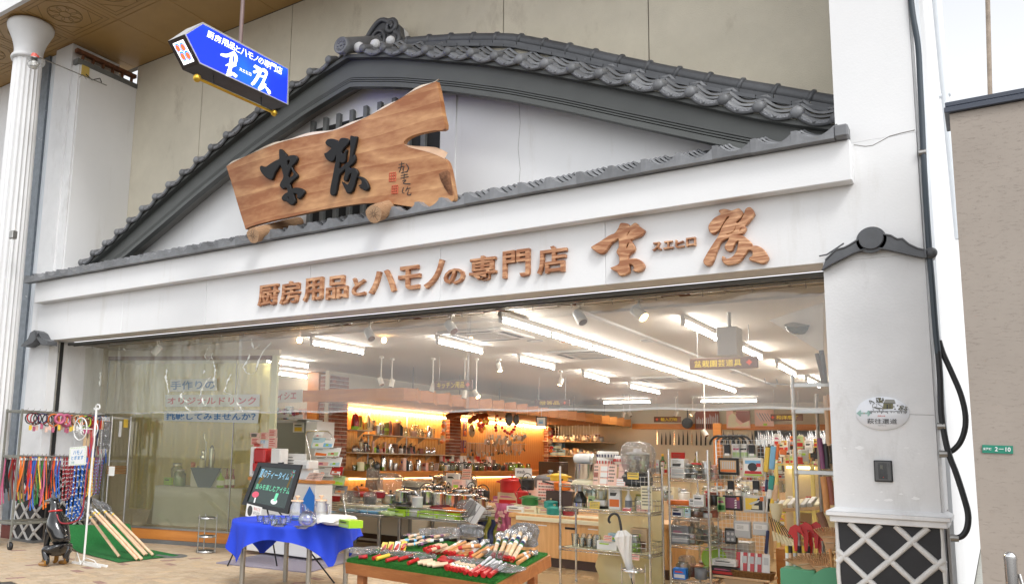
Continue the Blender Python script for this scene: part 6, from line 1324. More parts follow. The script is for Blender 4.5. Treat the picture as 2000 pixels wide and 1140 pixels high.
# basket tables full of pots in the middle of the shop
def basket_table(x0,x1,y0,y1,z,lab,rail=.14,leg='steel_dull'):
 t=thing('basket_table',lab,'table',(0,0,0),group='wire basket display tables')
 q=MB('steel');q.box(x0,x1,y0,y1,z-.03,z-.005,bev=.005);obj('tray',q,t)
 for k,zz in EM((z+.01,z+rail*.5,z+rail)):
  q=MB('chrome');r=.010 if k==2 else .006;q.tu([(x0,y0,zz),(x1,y0,zz),(x1,y1,zz),(x0,y1,zz)],r,6,closed=1);obj('rail',q,t)
 n=max(3,int((x1-x0)/.2));m=max(3,int((y1-y0)/.25))
 for i in range(n+1):
  q=MB('chrome');q.tu([(x0+(x1-x0)*i/n,y0-.004,z-.01),(x0+(x1-x0)*i/n,y0-.004,z+rail)],.005,5);obj('upright_wire',q,t)
 for i in range(1,m+1):
  q=MB('chrome');q.tu([(x1+.004,y0+(y1-y0)*i/m,z-.01),(x1+.004,y0+(y1-y0)*i/m,z+rail)],.005,5);obj('upright_wire',q,t)
 for x in(x0+.06,x1-.06):
  for y in(y0+.06,y1-.06):q=MB(leg);q.box(x-.022,x+.022,y-.022,y+.022,0,z-.031,bev=.004);obj('leg',q,t)
 q=MB(leg);q.box(x0+.083,x1-.083,y0+.045,y0+.07,.18,.21);obj('stretcher',q,t);return t
ZTB=.56
basket_table(-7.31,-6.15,10.22,11.25,ZTB,'right wire basket table piled with steel pots and lime boxes');basket_table(-8.62,-7.42,10.02,10.95,ZTB,'left wire basket table with red pans and folded towels');basket_table(-7.2,-5.95,12.5,13.6,.52,'far wire basket table with pink lunch boxes')
def tp(px,py,y,z):p=ony(px,py,y);return V(p.x,y,z)
lime=CTN(.34,.24,.10,'lime','palegreen',3)
for k,(px,y)in EM(((783,10.34),(842,10.36),(880,10.38))):put('lime_box',lime,tp(px,1003,y,ZTB),'flat lime green box on the right basket table, '+('left','middle','right')[k]+' of three','box',R(-.1,.1),'lime boxes on the right basket table')
put('tin_jar',CAN(.09,.11,'lightgrey','grey'),tp(810,1000,10.4,ZTB),'low grey pot between the lime boxes on the right basket table','pot')
pan(tp(788,985,10.38,ZTB+.101),.13,.07,'black','black casserole pan above the left lime box',R(0,2));pan(tp(890,990,10.45,ZTB+.101),.20,.06,'orange','large orange red frying pan wrapped in film on the right table',2.2,inner='black');pan(tp(860,990,10.6,ZTB+.101),.17,.055,'darkred','dark red pan with raised black handle on the right table',1.0)
pot(tp(815,985,10.42,ZTB+.111),.085,.17,'lightgrey','grey lidded food container in front of the steel pots','lightgrey','grey',None)
q=MB('lightgrey');q.box(-7.25,-6.2,10.62,11.2,ZTB,ZTB+.10,bev=.004);tag(obj('riser_board',q),'pale riser under the steel pots of the right basket table','riser')
for k,(px,y,r,h,hd,z0,lab)in EM(((762,10.75,.12,.13,'loop',.0,'steel pot with a black knob at the left end of the right table'),(789,10.8,.13,.15,'loop',.04,'large steel stock pot, second from the left on the right table'),(834,10.72,.105,.16,'bail',.06,'steel kettle with twin black grips on the right table'),(858,10.7,.11,.18,'bail',.02,'shiny steel kettle with black knob near the middle of the right table'),(886,10.75,.115,.16,'stick',.03,'steel saucepan with a black upright handle on the right table'),(916,10.8,.12,.17,'loop',.02,'steel pot at the right end of the right table'),(845,11.05,.12,.16,'loop',.12,'steel pot at the back of the right table below the wrapped tins'),(900,11.05,.12,.15,'loop',.10,'rear steel pot with two black ears on the right table'),(936,11.1,.11,.11,'loop',.04,'wide low steel casserole at the right rear corner'))):
 pot(tp(px,985,y,ZTB+z0+.102),r*1.2,h*1.3,'chrome',lab,'chrome','black',hd,R(-.6,.6))
pot(tp(936,978,11.15,ZTB+.1),.14,.09,'white','white lidded casserole at the right end of the right table','white','white','loop')
bag('wrapped_tray',tp(915,993,10.5,ZTB),.34,.2,.30,'grey striped tray in a clear bag at the right corner of the table','tray','wrap_dark',.3)
q=MB('lightgrey','grey');q.T=MTR(tp(912,1004,10.42,ZTB))@MRO(.5,4,'Y')@MRO(-.25,4,'X');q.box(-.15,.15,-.012,.012,0,.30,bev=.006);
for k in(-.06,0,.06):q.m('grey').box(k-.006,k+.006,-.015,-.0125,.01,.29)
tag(obj('striped_board',q),'grey board with dark stripes leaning in the right basket corner','board')
pot(tp(655,975,10.3,ZTB+.14),.085,.09,'red','small red pot with a white rim at the left end of the left table','white','red','loop');pan(tp(706,965,10.5,ZTB+.24),.15,.07,'red','red frying pan with a wooden handle on the left table',2.5,handle='rosewood');pot(tp(740,960,10.6,ZTB+.22),.10,.10,'darkred','dark red pot with a wooden knob in a clear bag','chrome','tan','stick',2.9)
for k,(px,y,w)in EM(((676,10.25,'left'),(690,10.3,'middle'),(722,10.25,'right'))):bag('wrapped_goods',tp(px,985,y,ZTB+.13),.2,.16,.2,'clear wrapped kitchen goods on the left table, %s of three'%w,'packet')
for k,(a,c,m_)in EM(((660,700,'aqua'),(700,745,'skyblue'),(656,735,'cream'),(735,766,'palegreen'))):
 p,r_=tp(a,995,10.10,ZTB+(.0 if k!=2 else .07)),tp(c,995,10.10,0);q=MB(m_);q.box(p.x,r_.x-.02,10.1,10.5,p.z,p.z+.068,bev=.025);LK(obj('folded_towel',q),('pale blue patterned towel at the left front of the left table','sky blue patterned towel in the middle front of the left table','cream folded towel on top of the blue towels','pale green folded cloth at the right end of the left table')[k],'towel')
put('toaster_pot',CAN(.09,.12,'black','black'),tp(722,985,10.3,ZTB+.13),'little black capped jar on the left table','jar')
bag('black_machine',tp(727,975,11.3,.74),.22,.22,.50,'dark kitchen machine under a plastic bag behind the left table','machine','wrap_dark');p=tp(735,940,11.3,1.22);q=MB('black');q.la([(.05,0),(.055,.06),(.03,.09),(.001,.1)],14);tag(obj('machine_knob',q,None,p),'black knob head poking out of the bagged kitchen machine','knob')
bag('white_machine',tp(760,975,11.35,.72),.46,.3,.44,'pale kitchen machine under a loose clear plastic bag','machine','wrap');bag('covered_tins',tp(820,975,11.8,.66),.62,.4,.42,'cream tins under clear plastic behind the steel kettles','tin','wrap');put('cream_tin',CTN(.5,.3,.36,'cream','white',4),tp(818,975,11.85,.66),'cream coloured carton under the plastic behind the kettles','carton')
pot(tp(706,962,11.2,.74),.14,.14,'orange','orange red enamel pot with knob behind the left table','orange','black','loop');put('green_bottle',bottle(.035,.26,'olive','lime'),tp(788,955,12.2,.80),'green glass bottle standing behind the bagged machines','bottle')
for k,(x0,x1,y0,y1,z,m_,lab)in EM(((-9.5,-7.6,11.1,11.9,.73,'beech','beech platform behind the left basket table'),(-7.55,-5.7,11.6,12.3,.65,'beech','beech platform behind the right basket table'),(-6.4,-5.4,13.9,14.8,.75,'cream','cream draped platform at the back with saucepans'))):
 q=MB('paleyellow' if False else 'cream_panel');q.box(x0,x1,y0,y1,.16,z,bev=.006);q.m('darkbrown').box(x0+.02,x1-.02,y0+.03,y1,0,.158);tag(obj('display_platform',q),lab.replace('beech','cream'),'platform')
for k in range(26):
 px=838+(k%13)*9+R(-3,3);y=12.7+.55*(k//13)+R(-.1,.1);c=RC(('chrome','chrome','steel','white','black','tan','pink'))
 if random.random()<.55:pot(tp(px,975,y,.53+.17*(k//13)),R(.10,.14),R(.12,.2),c,'pan or pot in the crowd at the back of the basket tables',c if c!='tan' else 'steel','black',RC(('loop','bail','stick')),R(0,6),group='pots crowded at the back')
 else:put('goods_carton',CTN(R(.16,.24),.14,R(.2,.34),RC(('white','card','pink','cream')),RC(('red','lightgrey','tan')),k%7),tp(px,975,y,.53+.17*(k//13)),'carton in the crowd at the back of the basket tables','carton',R(-.5,.5),'cartons crowded at the back')
for k in range(14):
 px=850+k*5.5;y=14.1+R(-.3,.3);pot(tp(px,950,y,.82+R(0,.14)),R(.1,.13),R(.1,.16),RC(('chrome','steel','chrome','lightgrey')),'steel pot or pan heaped below the wall counter','chrome','black',RC(('loop','stick','bail')),R(0,6),group='steel pots heaped below the wall counter')
q=MB('beech');q.box(ony(845,950,14.5).x-.1,ony(935,950,14.5).x+.1,13.75,14.6,.02,.81,bev=.006);tag(obj('display_platform',q),'low platform heaped with steel pots before the wall counter','platform')
put('pink_card',card(.2,.26,'card','print_red',6,seed=31),tp(909,937,13.6,.98),'tall pink price card above the heap of steel pots','card');put('white_bag',CTN(.26,.1,.24,'white','white',3),tp(885,937,13.6,.9),'white bag like carton on the heap of steel pots','carton')
wc=thing('wooden_counter','light wooden cabinet counter with a dark plinth below the casseroles','counter',(0,0,0));CX0,CX1,CYA,CYB,CTZ=-5.62,-3.4,10.72,11.5,.70
q=MB('cabinet_wood');q.box(CX0-.02,CX1+.02,CYA-.03,CYB,CTZ-.06,CTZ,bev=.006);obj('worktop',q,wc)
for k in range(3):
 x0=CX0+(CX1-CX0)*k/3;q=MB('cabinet_wood');q.box(x0+.004,x0+(CX1-CX0)/3-.004,CYA,CYA+.05,.13,CTZ-.065,bev=.004);d=obj('door',q,wc);q=MB('groove');q.box(x0+.09,x0+.24,CYA-.004,CYA+.0,CTZ-.17,CTZ-.14);obj('finger_slot',q,d);q=MB('white');q.box(x0+.42,x0+.56,CYA-.003,CYA,CTZ-.15,CTZ-.135);obj('name_strip',q,d)
q=MB('darkbrown');q.box(CX0,CX1,CYA+.03,CYB,.005,.128);obj('plinth',q,wc);q=MB('cabinet_wood');q.box(CX0,CX1,CYA+.051,CYB-.01,.13,CTZ-.062);obj('carcass',q,wc)
q=MB('cream');q.grid(lambda u,v:V(CX0+.1+1.3*u,CYA-.034-.001 if v<.3 else CYA-.03+.6*(v-.3),CTZ-.09*(1-v/.3)if v<.3 else CTZ+.004),20,6,False);tag(obj('table_runner',q),'cream cloth runner over the front of the wooden counter','cloth')
def cw(px,y):p=ony(px,1000,y);return V(p.x,y,CTZ+.005)
for px,y,z,r,h,c,hd,lab in((1035,10.95,.10,.12,.11,'green','loop','dark green enamel pot in the middle of the counter'),(1076,11.0,.07,.10,.09,'teal','stick','dark teal pan with a wooden handle on the counter'),(1083,10.85,.0,.11,.085,'teal','stick','teal enamel pan at the front right of the counter'),(1021,11.15,.10,.09,.17,'red','bail','red enamel kettle left of the green pot'),(1098,11.1,.33,.12,.10,'orange','stick','orange pan on the counter behind the chrome rack'),(1092,11.35,.45,.13,.08,'yellow','loop','yellow and orange casserole stacked behind the chrome rack'),(1110,10.9,.0,.08,.05,'darkred','loop','small dark red dish on the counter'),(1030,11.3,.30,.10,.15,'black','bail','black iron kettle behind the green pot')):
 pot(cw(px,y)+V(0,0,z),r,h,c,lab,c if c!='darkred' else None,'tan' if c in('teal','yellow')else 'black',hd,R(-.5,.5)+(2.9 if hd=='stick' else 0))
for px,y,z,w,h,c in((1032,10.95,0,.34,.10,'cream'),(1012,10.9,0,.26,.08,'white'),(1076,11.0,0,.3,.07,'cream'),(1098,11.15,0,.4,.32,'darkbrown'),(1021,11.2,0,.3,.10,'tan'),(1075,11.3,.1,.3,.2,'card')):put('patterned_box',CTN(w,.22,h,c,'tan' if c!='darkbrown' else None,int(px)%6),cw(px,y)+V(0,0,z),'flat '+c+' box used as a riser on the wooden counter near '+{1032:'the green pot',1012:'the left end',1076:'the teal pans',1098:'the chrome rack',1021:'the red kettle',1075:'the pink notice'}[px],'box')
p=tp(1000,965,12.0,.92);pot(p,.19,.19,'red','red oval casserole with a white label on stacked boxes','red','red','loop');put('red_carton',CTN(.36,.3,.20,'tan','red',2),V(p.x,p.y,.72),'brown carton under the red oval casserole','carton');q=MB('beech');q.box(p.x-.6,p.x+1.2,11.8,12.6,.02,.715,bev=.005);tag(obj('display_platform',q),'wooden platform under the red oval casserole','platform')
p=tp(1075,950,12.4,1.0);pot(p,.26,.16,'grey','large grey cast iron oval casserole under the lamp corner','grey','grey','loop');q=MB('card');q.box(p.x-.3,p.x+.3,12.2,12.6,.72,.998,bev=.004);tag(obj('riser_box',q),'pinkish riser box under the grey cast iron casserole','box')
mb_=thing('maker_board','white advertising board with food photographs behind the casseroles','board',(0,0,0));a,c=ony(1006,913,12.9),ony(1038,957,12.9)
q=MB('white');q.box(a.x,c.x,12.9,12.915,c.z-.15,a.z);obj('sheet',q,mb_);w,h=c.x-a.x,a.z-c.z
q=MB('print_dark');n0=V(0,-1,0);TQ(q,'staub',(a.x+w*.12,12.899,a.z-h*.08),(a.x+w*.6,12.899,a.z-h*.08),(a.x+w*.6,12.899,a.z-h*.24),(a.x+w*.12,12.899,a.z-h*.24),norm=n0,offset=.01)
for u0,u1 in((.08,.48),(.52,.92)):
 q.m('olive').qd((a.x+w*u0,12.898,c.z+h*.08),(a.x+w*u1,12.898,c.z+h*.08),(a.x+w*u1,12.898,c.z+h*.6),(a.x+w*u0,12.898,c.z+h*.6))
 for k in range(12):x,z,s=a.x+w*R(u0+.05,u1-.05),c.z+h*R(.12,.55),R(.015,.04);q.m(RC(('tan','yellow','white','brown','orange','cream')));q.qd((x-s,12.8965-.0001*k,z-s*.6),(x+s,12.8965-.0001*k,z-s),(x+s,12.8965-.0001*k,z+s*.7),(x-s*.8,12.8965-.0001*k,z+s))
obj('board_print',q,mb_)
put('pink_notice',card(.34,.36,'card','print_red',7,.1,seed=40),tp(1068,975,11.1,.80),'large pink notice card standing on the wooden counter','card')
for px,py,m_,lab in((985,985,'hotpink','pink patterned shopping bag hanging at the end of the basket tables'),(960,1010,'olive','dark olive bag hanging behind the pink one'),(948,1015,'navy','checked navy cloth hanging from the basket table')):
 p=ony(px,py,11.0);q=MB(m_);
 q.grid(lambda u,v:V(p.x-.16+.32*u+.02*SIN(9*v),11.0+.03*SIN(12*u+3*v),p.z+.02-.40*v),12,10)
 if m_=='hotpink':
  q.m('pink');
  for k in range(12):x,z=p.x+R(-.13,.13),p.z+R(-.34,-.05);q.qd((x-.025,10.955,z),(x+.02,10.955,z-.02),(x+.03,10.955,z+.03),(x-.01,10.955,z+.04))
 tag(obj('hanging_bag',q),lab,'bag')
for k in range(7):p=tp(958+k*8,985,12.7+R(0,.4),.53);put('lunch_box',CTN(.16,.12,.09,'hotpink','pink',k%4),p+V(0,0,.092*(k%3)),'small pink lunch box stacked on the far basket table','box',R(-.3,.3),'pink lunch boxes on the far basket table')
# white counter with the ice machine, brochure rack, easel board
KC=thing('white_counter','white counter with an orange wooden edge beside the display window','counter',(0,0,0));KY=8.62;KX0,KX1,KTZ=ony(488,940,KY).x,ony(617,940,KY).x,ony(600,937,KY).z
q=MB('white');q.box(KX0,KX1,KY,KY+.36,.05,KTZ-.046,bev=.004);obj('front',q,KC);q=MB('orange_wood');q.box(KX0-.02,KX1+.03,KY-.03,KY+.38,KTZ-.044,KTZ-.001,bev=.004);obj('worktop',q,KC)
def kf(x,y,d=.006):return ony(470+x/6,820+y/6,KY-d)
q=MB('skyblue');mat('cone_blue',(.02,.22,.75),.5);q=MB('cone_blue');q.add([kf(*p)for p in((808,772),(865,885),(865,1120),(690,1120),(700,990))][::-1],[(0,1,2,3,4)],False);obj('blue_poster',q,KC)
def kc(px,y):p=ony(px,940,y);return V(p.x,y,KTZ)
im=thing('ice_machine','red and white ice shaving machine on the white counter','machine',kc(512,KY+.17));q=MB('red');q.box(-.14,.14,-.12,.12,.24,.50,bev=.03);q.box(-.14,-.02,-.12,.12,.10,.24,bev=.01);obj('head',q,im);q=MB('white');q.box(-.22,-.145,-.12,.14,0,.52,bev=.02);q.box(-.14,.16,-.14,.14,0,.04,bev=.01);obj('body',q,im);q=MB('glass');q.la([(.05,.05),(.08,.13)],14);obj('cup',q,im)
wm=thing('water_server','white dispenser with a steel drip tray beside the red machine','machine',kc(543,KY+.17));q=MB('white');q.box(-.11,.11,-.1,.12,.22,.5,bev=.015);q.box(-.11,.11,.02,.12,0,.22);obj('body',q,wm);q=MB('steel');q.box(-.1,.1,-.12,.02,0,.03,bev=.005);obj('drip_tray',q,wm)
st=thing('espresso_machine','small white square machine at the right end of the white counter','machine',kc(596,KY+.17));q=MB('white');q.box(-.17,.17,-.14,.14,.17,.32,bev=.02);q.box(-.17,.17,.0,.14,0,.17);q.box(-.17,.17,-.16,.14,0,.025,bev=.006);obj('body',q,st);q=MB('steel');q.box(-.13,.13,-.145,-.14,.18,.24);obj('front_plate',q,st)
bd=thing('menu_board','wide white notice board with small print on the white counter','board',kc(565,KY+.33));q=MB('white');q.box(-.36,.36,0,.02,0,.42,bev=.003);obj('sheet',q,bd);q=MB('print_grey')
for k in range(6):z=.36-.05*k;q.qd((-.20,-.001,z),(R(.05,.25),-.001,z),(.05,-.001,z-.014),(-.20,-.001,z-.014))
obj('board_print',q,bd)
for t_ in(im,wm,st,bd):t_.scale=(.84,.84,.84)
tcards=thing('ice_notice','group of pale pink notice sheets round blue ice lettering above the red machine','notice',(0,0,0))
for x0,y0,x1,y1 in((117,147,222,200),(125,202,230,290),(235,142,326,225),(330,105,425,195),(330,198,425,325),(150,272,260,325)):
 a,c=kf(x0,y0,-.32),kf(x1,y1,-.32);q=MB('pink' if False else 'card');q.box(a.x,c.x,KY+.318,KY+.322,c.z,a.z);s=obj('paper',q,tcards);q=MB(RC(('print_grey','print_red')))
 for k in range(4):z=a.z-(a.z-c.z)*(.15+.2*k);q.qd((a.x+.02,KY+.316,z),(a.x+(c.x-a.x)*R(.5,.9),KY+.316,z),(a.x+(c.x-a.x)*R(.5,.9),KY+.316,z-.012),(a.x+.02,KY+.316,z-.012))
 obj('lines',q,s)
a,c=kf(228,230,-.33),kf(326,325,-.33);q=MB('white');q.box(a.x,c.x,KY+.328,KY+.332,c.z-.35,a.z);s=obj('panel',q,tcards);q=MB('skyblue');b0,b1=kf(232,236,-.32),kf(282,268,-.32);TQ(q,'ICE',(b0.x,KY+.327,b0.z),(b1.x,KY+.327,b0.z),(b1.x,KY+.327,b1.z),(b0.x,KY+.327,b1.z),norm=n0,offset=.02);obj('lettering',q,s)
for k in range(2):put('pink_leaflet',card(.17,.13,'card','print_grey',4,.7,seed=50+k),kc(605+k*12,KY-.0)+V(0,0,.002),'pink leaflet lying at the right end of the white counter, '+('left' if k==0 else 'right'),'leaflet')
ku=thing('kitchen_cupboard','grey glass fronted cupboard behind the white counter','cupboard',(0,0,0));a,c=ony(528,820,11.6),ony(598,940,11.6)
q=MB('lightgrey');q.box(a.x,c.x,11.6,12.0,.1,a.z,bev=.004);obj('body',q,ku);q=MB('dark_glass');mat('cup_glass',(.35,.37,.33),.1);q=MB('cup_glass');q.box(a.x+.04,c.x-.04,11.59,11.598,1.0,a.z-.05);obj('glass_door',q,ku);q=MB('white');q.box(c.x-.32,c.x+.0,11.4,12.0,a.z+.002,a.z+.02);obj('top',q,ku)
for k in range(9):p=ony(535+k*6.5,820,11.7);put('kitchen_packet',CTN(.14,.1,R(.1,.26),RC(('lime','white','paleyellow','purple','aqua','card')),'white',k),V(p.x,11.75,a.z+.021),'packet standing on top of the grey cupboard in the kitchen corner','packet',0,'packets on top of the grey cupboard')
bn=thing('kitchen_banner','white banner with dark red lettering under the kitchen corner lights','banner',(0,0,0));a,c=ony(526,762,11.3),ony(590,785,11.3);q=MB('white');q.box(a.x,c.x,11.3,11.31,c.z,a.z);obj('cloth',q,bn);q=MB('poster_red');b0,b1=ony(530,766,11.29),ony(578,780,11.29);TQ(q,'ティシエ',(b0.x,11.296,b0.z),(b1.x,11.296,b0.z),(b1.x,11.296,b1.z),(b0.x,11.296,b1.z),norm=n0,offset=.02);obj('lettering',q,bn)
for px0,py0,px1,py1,y,lab in((573,825,593,844,11.2,'small white and yellow picture card on the grey cupboard glass'),):
 a,c=ony(px0,py0,11.58),ony(px1,py1,11.58);q=MB('white');q.box(a.x,c.x,11.575,11.585,c.z,a.z);o=tag(obj('picture_card',q),lab,'card');q=MB('yellow');w,h=c.x-a.x,a.z-c.z;q.box(a.x+w*.15,c.x-w*.15,11.571,11.574,c.z+h*.12,c.z+h*.55);q.m('print_grey').box(a.x+w*.15,c.x-w*.2,11.571,11.574,c.z+h*.68,c.z+h*.8);obj('image',q,o)
q=MB('white');a,c=ony(598,822,11.4),ony(615,930,11.4);q.box(a.x,c.x,11.4,11.9,.1,a.z,bev=.004);tag(obj('white_pier',q),'white narrow pier between the grey cupboard and the brochure rack','pier')
p0=ony(640,845,12.0);pf=MB('white');pf.box(p0.x-.14,p0.x+.14,11.98,12.0,p0.z-.18,p0.z+.0);o=tag(obj('wall_picture',pf),'white framed dark picture on the brick pier','picture');q=MB('navy');q.box(p0.x-.09,p0.x+.09,11.975,11.979,p0.z-.14,p0.z-.05);q.m('purple').box(p0.x-.03,p0.x+.09,11.971,11.9745,p0.z-.12,p0.z-.05);obj('image',q,o)
bkr=thing('brochure_rack','tall wire brochure rack full of colourful catalogues','rack',(0,0,0));BY_=9.75
def bp(x,y,d=0):return ony(470+x/6,820+y/6,BY_-d)
q=MB('chrome');fpts=[(1010,1130),(900,700),(830,500),(765,180),(775,135),(800,125),(1020,130),(1060,170),(1110,420),(1165,700),(1240,1130)]
q.tu([bp(*p,-.06)for p in fpts],.012,7);obj('frame',q,bkr);q=MB('chrome');
for y in(320,430,545,660,790):q.tu([bp(860+(y-320)*.13,y,.05),bp(1125+(y-320)*.18,y+6,.05)],.005,5)
obj('pocket_wires',q,bkr,kind='stuff')
cats=[(875,138,958,200,'white','lightgrey'),(848,205,978,330,'aqua','white'),(978,212,1085,325,'white','skyblue'),(880,330,1030,425,'white','orange'),(1030,318,1158,425,'white','palegreen'),(880,430,1045,545,'white','pink'),(1055,430,1172,545,'white','aqua'),(905,545,1050,655,'white','lightgrey'),(1075,540,1185,640,'red','white'),(920,655,1065,760,'lightgrey','white'),(1095,648,1212,765,'palegreen','lime'),(955,712,1095,870,'lightgrey','cone_blue'),(1115,765,1235,865,'grey','tan')]
names=['small grey notice at the top of the brochure rack','teal topped catalogue in the upper left pocket of the brochure rack','pale blue catalogue in the upper right pocket of the brochure rack','white catalogue with an orange dot in the second row left','white and green catalogue in the second row right','white catalogue with a pink flower in the third row left','white catalogue with pale blue panels in the third row right','plain white catalogue in the fourth row left','white and red catalogue in the fourth row right','silver catalogue in the fifth row left of the brochure rack','bright green catalogue in the fifth row right','grey catalogue with a round blue bird emblem','grey photo catalogue at the lower right of the brochure rack']
for(x0,y0,x1,y1,c1_,c2_),nm in zip(cats,names):
 q=MB(c1_);a,c=bp(x0,y0,.02),bp(x1,y1,.05);q.T=None;lean=.05
 f=[V(a.x,BY_-.02,a.z),V(c.x,BY_-.02,a.z),V(c.x,BY_-.07,c.z),V(a.x,BY_-.07,c.z)];k4=[v+V(0,.012,0)for v in f]
 q.add(f+k4,[(3,2,1,0),(4,5,6,7),(0,1,5,4),(1,2,6,5),(2,3,7,6),(3,0,4,7)],False);o=tag(obj('catalogue',q),nm,'catalogue');lerp2=lambda u,v:(f[3]*(1-u)+f[2]*u)*(1-v)+(f[0]*(1-u)+f[1]*u)*v+V(0,-.0015,0)
 q=MB(c2_)
 if c2_=='cone_blue':
  q.m('print_dark').add([lerp2(.5+.36*COS(t),.45+.33*SIN(t))for t in[i*TAU/20 for i in range(20)]],[tuple(range(20))],False);q.m('white').add([lerp2(.5+.27*COS(t),.45+.25*SIN(t))+V(0,-.001,0)for t in[i*TAU/20 for i in range(20)]],[tuple(range(20))],False);q.m('cone_blue').add([lerp2(.5+.25*COS(t),.45+.23*SIN(t))+V(0,-.002,0)for t in[i*TAU/20 for i in range(20)]],[tuple(range(20))],False);q.m('white').add([lerp2(*p)+V(0,-.003,0)for p in((.5,.66),(.58,.5),(.6,.24),(.42,.24),(.43,.5))][::-1],[(0,1,2,3,4)],False)
 else:
  q.qd(lerp2(.1,.08),lerp2(.9,.08),lerp2(.9,R(.3,.55)),lerp2(.1,R(.3,.55)));q.m('print_grey').qd(lerp2(.1,.84),lerp2(R(.4,.8),.84),lerp2(.5,.9),lerp2(.1,.9));q.m(RC(PRINT)).qd(lerp2(.3,.2)+V(0,-.001,0),lerp2(.6,.2)+V(0,-.001,0),lerp2(.55,.4)+V(0,-.001,0),lerp2(.35,.4)+V(0,-.001,0))
 obj('cover_print',q,o)
# blue table with glass teapots, chalkboard easel
mat('cloth_blue',(.014,.055,.62),.8,na=.06,nsc=3);mat('leg_steel',(.40,.38,.34),.4,.85,na=.15)
TZ=.735;TC=V(-6.20,6.82,0);TR=.68
bt=thing('round_table','round steel legged table under a bright blue cloth','table',(0,0,0))
for px in(476,605,677,560):
 best=None
 d=ray(px,1060);d2=V(d.x,d.y,0).normalized();n2=V(-d2.y,d2.x,0);off=(TC-V(0,0,0)).dot(n2);tt=TC.dot(d2);s=math.sqrt(max(.02,(TR*.78)**2-off*off));front=px in(476,605,677)
 p=d2*(tt-(s if px==605 else .12 if front else-s));q=MB('leg_steel');q.tu([(p.x,p.y,0),(p.x,p.y,TZ-.035)],.028,14);obj('leg',q,bt)
q=MB('beech');q.T=MTR((TC.x,TC.y,0));q.la([(TR-.02,TZ-.034),(TR-.01,TZ-.005)],40);obj('tabletop',q,bt)
q=MB('cloth_blue');A0=math.radians(-62)
def clothpt(u,v):
 th=2*PI*u;S=.78
 c,s=COS(th-A0),SIN(th-A0);rs=S/max(abs(c),abs(s));rs=min(rs,S*1.36)
 hang_=max(.05,rs-TR+.03)+.015*SIN(5*th)
 if v<.35:r=TR*v/.35;return TC+V(COS(th)*r,SIN(th)*r,TZ+.004)
 t=(v-.35)/.65;fold=(.030*SIN(11*th+.8*SIN(3*th))+.018*SIN(23*th))*t*min(1,hang_/.2)
 r=TR+.012*min(1,t*8)+.02*t*t+fold;return TC+V(COS(th)*r,SIN(th)*r,TZ+.004-.010*min(1,t*10)-hang_*t)
q.grid(clothpt,150,22);tag(obj('tablecloth',q),'bright blue cloth hanging in points over the round table','tablecloth')
def bt_(px,py,dz=0):p=onz(px,py,TZ+.006);return V(p.x,p.y,TZ+.006+dz)
CLR('tea_glass',(.95,.97,.98),.16,.01)
def teapot(p,r,lab,lid='glass'):
 t=thing('glass_teapot',lab,'teapot',p,R(-.4,.4));q=MB('tea_glass');q.la([(r*.6,0),(r*.95,r*.3),(r,r*.75),(r*.8,r*1.25),(r*.5,r*1.45)],24);q.la([(.001,.004),(r*.58,.005)],20);obj('body',q,t)
 q=MB('tea_glass');q.la([(r*.55,r*1.45),(r*.4,r*1.6),(.01,r*1.66)],18);q.sf((0,0,r*1.74),r*.13,10,6);obj('lid',q,t);q=MB('tea_glass');loop_handle(q,r*.8,r*.4,r*1.2,r*.7,r*.08);obj('handle',q,t);q=MB('tea_glass');q.tu([(-r*.85,0,r*.5),(-r*1.3,0,r*.85),(-r*1.5,0,r*1.25)],[r*.2,r*.13,r*.1],8);obj('spout',q,t);q=MB('tea_glass');q.la([(r*.3,r*.35),(r*.33,r*1.4)],14);obj('strainer',q,t)
teapot(bt_(600,1027),.095,'round clear glass teapot at the front of the blue table')
for px,py,lab in((579,1015,'glass jar jug with a cork coloured lid left of the teapot'),(626,1013,'glass jug with a cork coloured lid and handle right of the teapot')):
 t=thing('glass_jug',lab,'jug',bt_(px,py));q=MB('tea_glass');q.la([(.07,0),(.085,.05),(.075,.15),(.06,.18),(.065,.20)],20);obj('body',q,t);l=obj('lid',MB('handle_wood').la([(.068,.20),(.068,.215),(.02,.216)],18),t);q=MB('handle_wood');q.la([(.012,.216),(.012,.235),(.03,.25),(.028,.262),(.001,.265)],14);k_=obj('knob',q,l);q=MB('tea_glass');loop_handle(q,.075,.05,.17,.05,.007);obj('handle',q,t)
 q=MB('skyblue' if px==579 else 'tea_glass');q.la([(.001,.005),(.055,.006),(.06,.03)],12);obj('cup_inside',q,t)
for k,(px,py)in EM(((508,1018),(520,1022),(530,1016),(541,1021),(553,1024),(563,1019),(535,1026))):put('glass_teacup',cached(lambda r,h:(lambda q:(q.la([(r*.55,0),(r*.9,h*.4),(r,h)],18),q.la([(.001,.003),(r*1.5,.006),(r*1.55,.012)],18),loop_handle(q,r*.85,h*.25,h*.8,r*.5,r*.08),q)[-1])(MB('tea_glass')))(.045,.06)if False else TMB(.042,.065,'tea_glass'),bt_(px,py),'small clear glass teacup in the group at the left of the blue table','teacup',0,'glass teacups on the blue table')
for k,(px,py)in EM(((545,1027),(590,1031))):put('glass_saucer',cached.__wrapped__ if False else TMB(.085,.02,'tea_glass'),bt_(px,py),'shallow clear glass saucer on the blue table, '+('left' if k==0 else 'right'),'saucer')
lb=CTN(.22,.16,.075,'lime','palegreen',1);put('lime_box',lb,bt_(685,1029),'lime green box beside the white bags on the blue table','box',-.4)
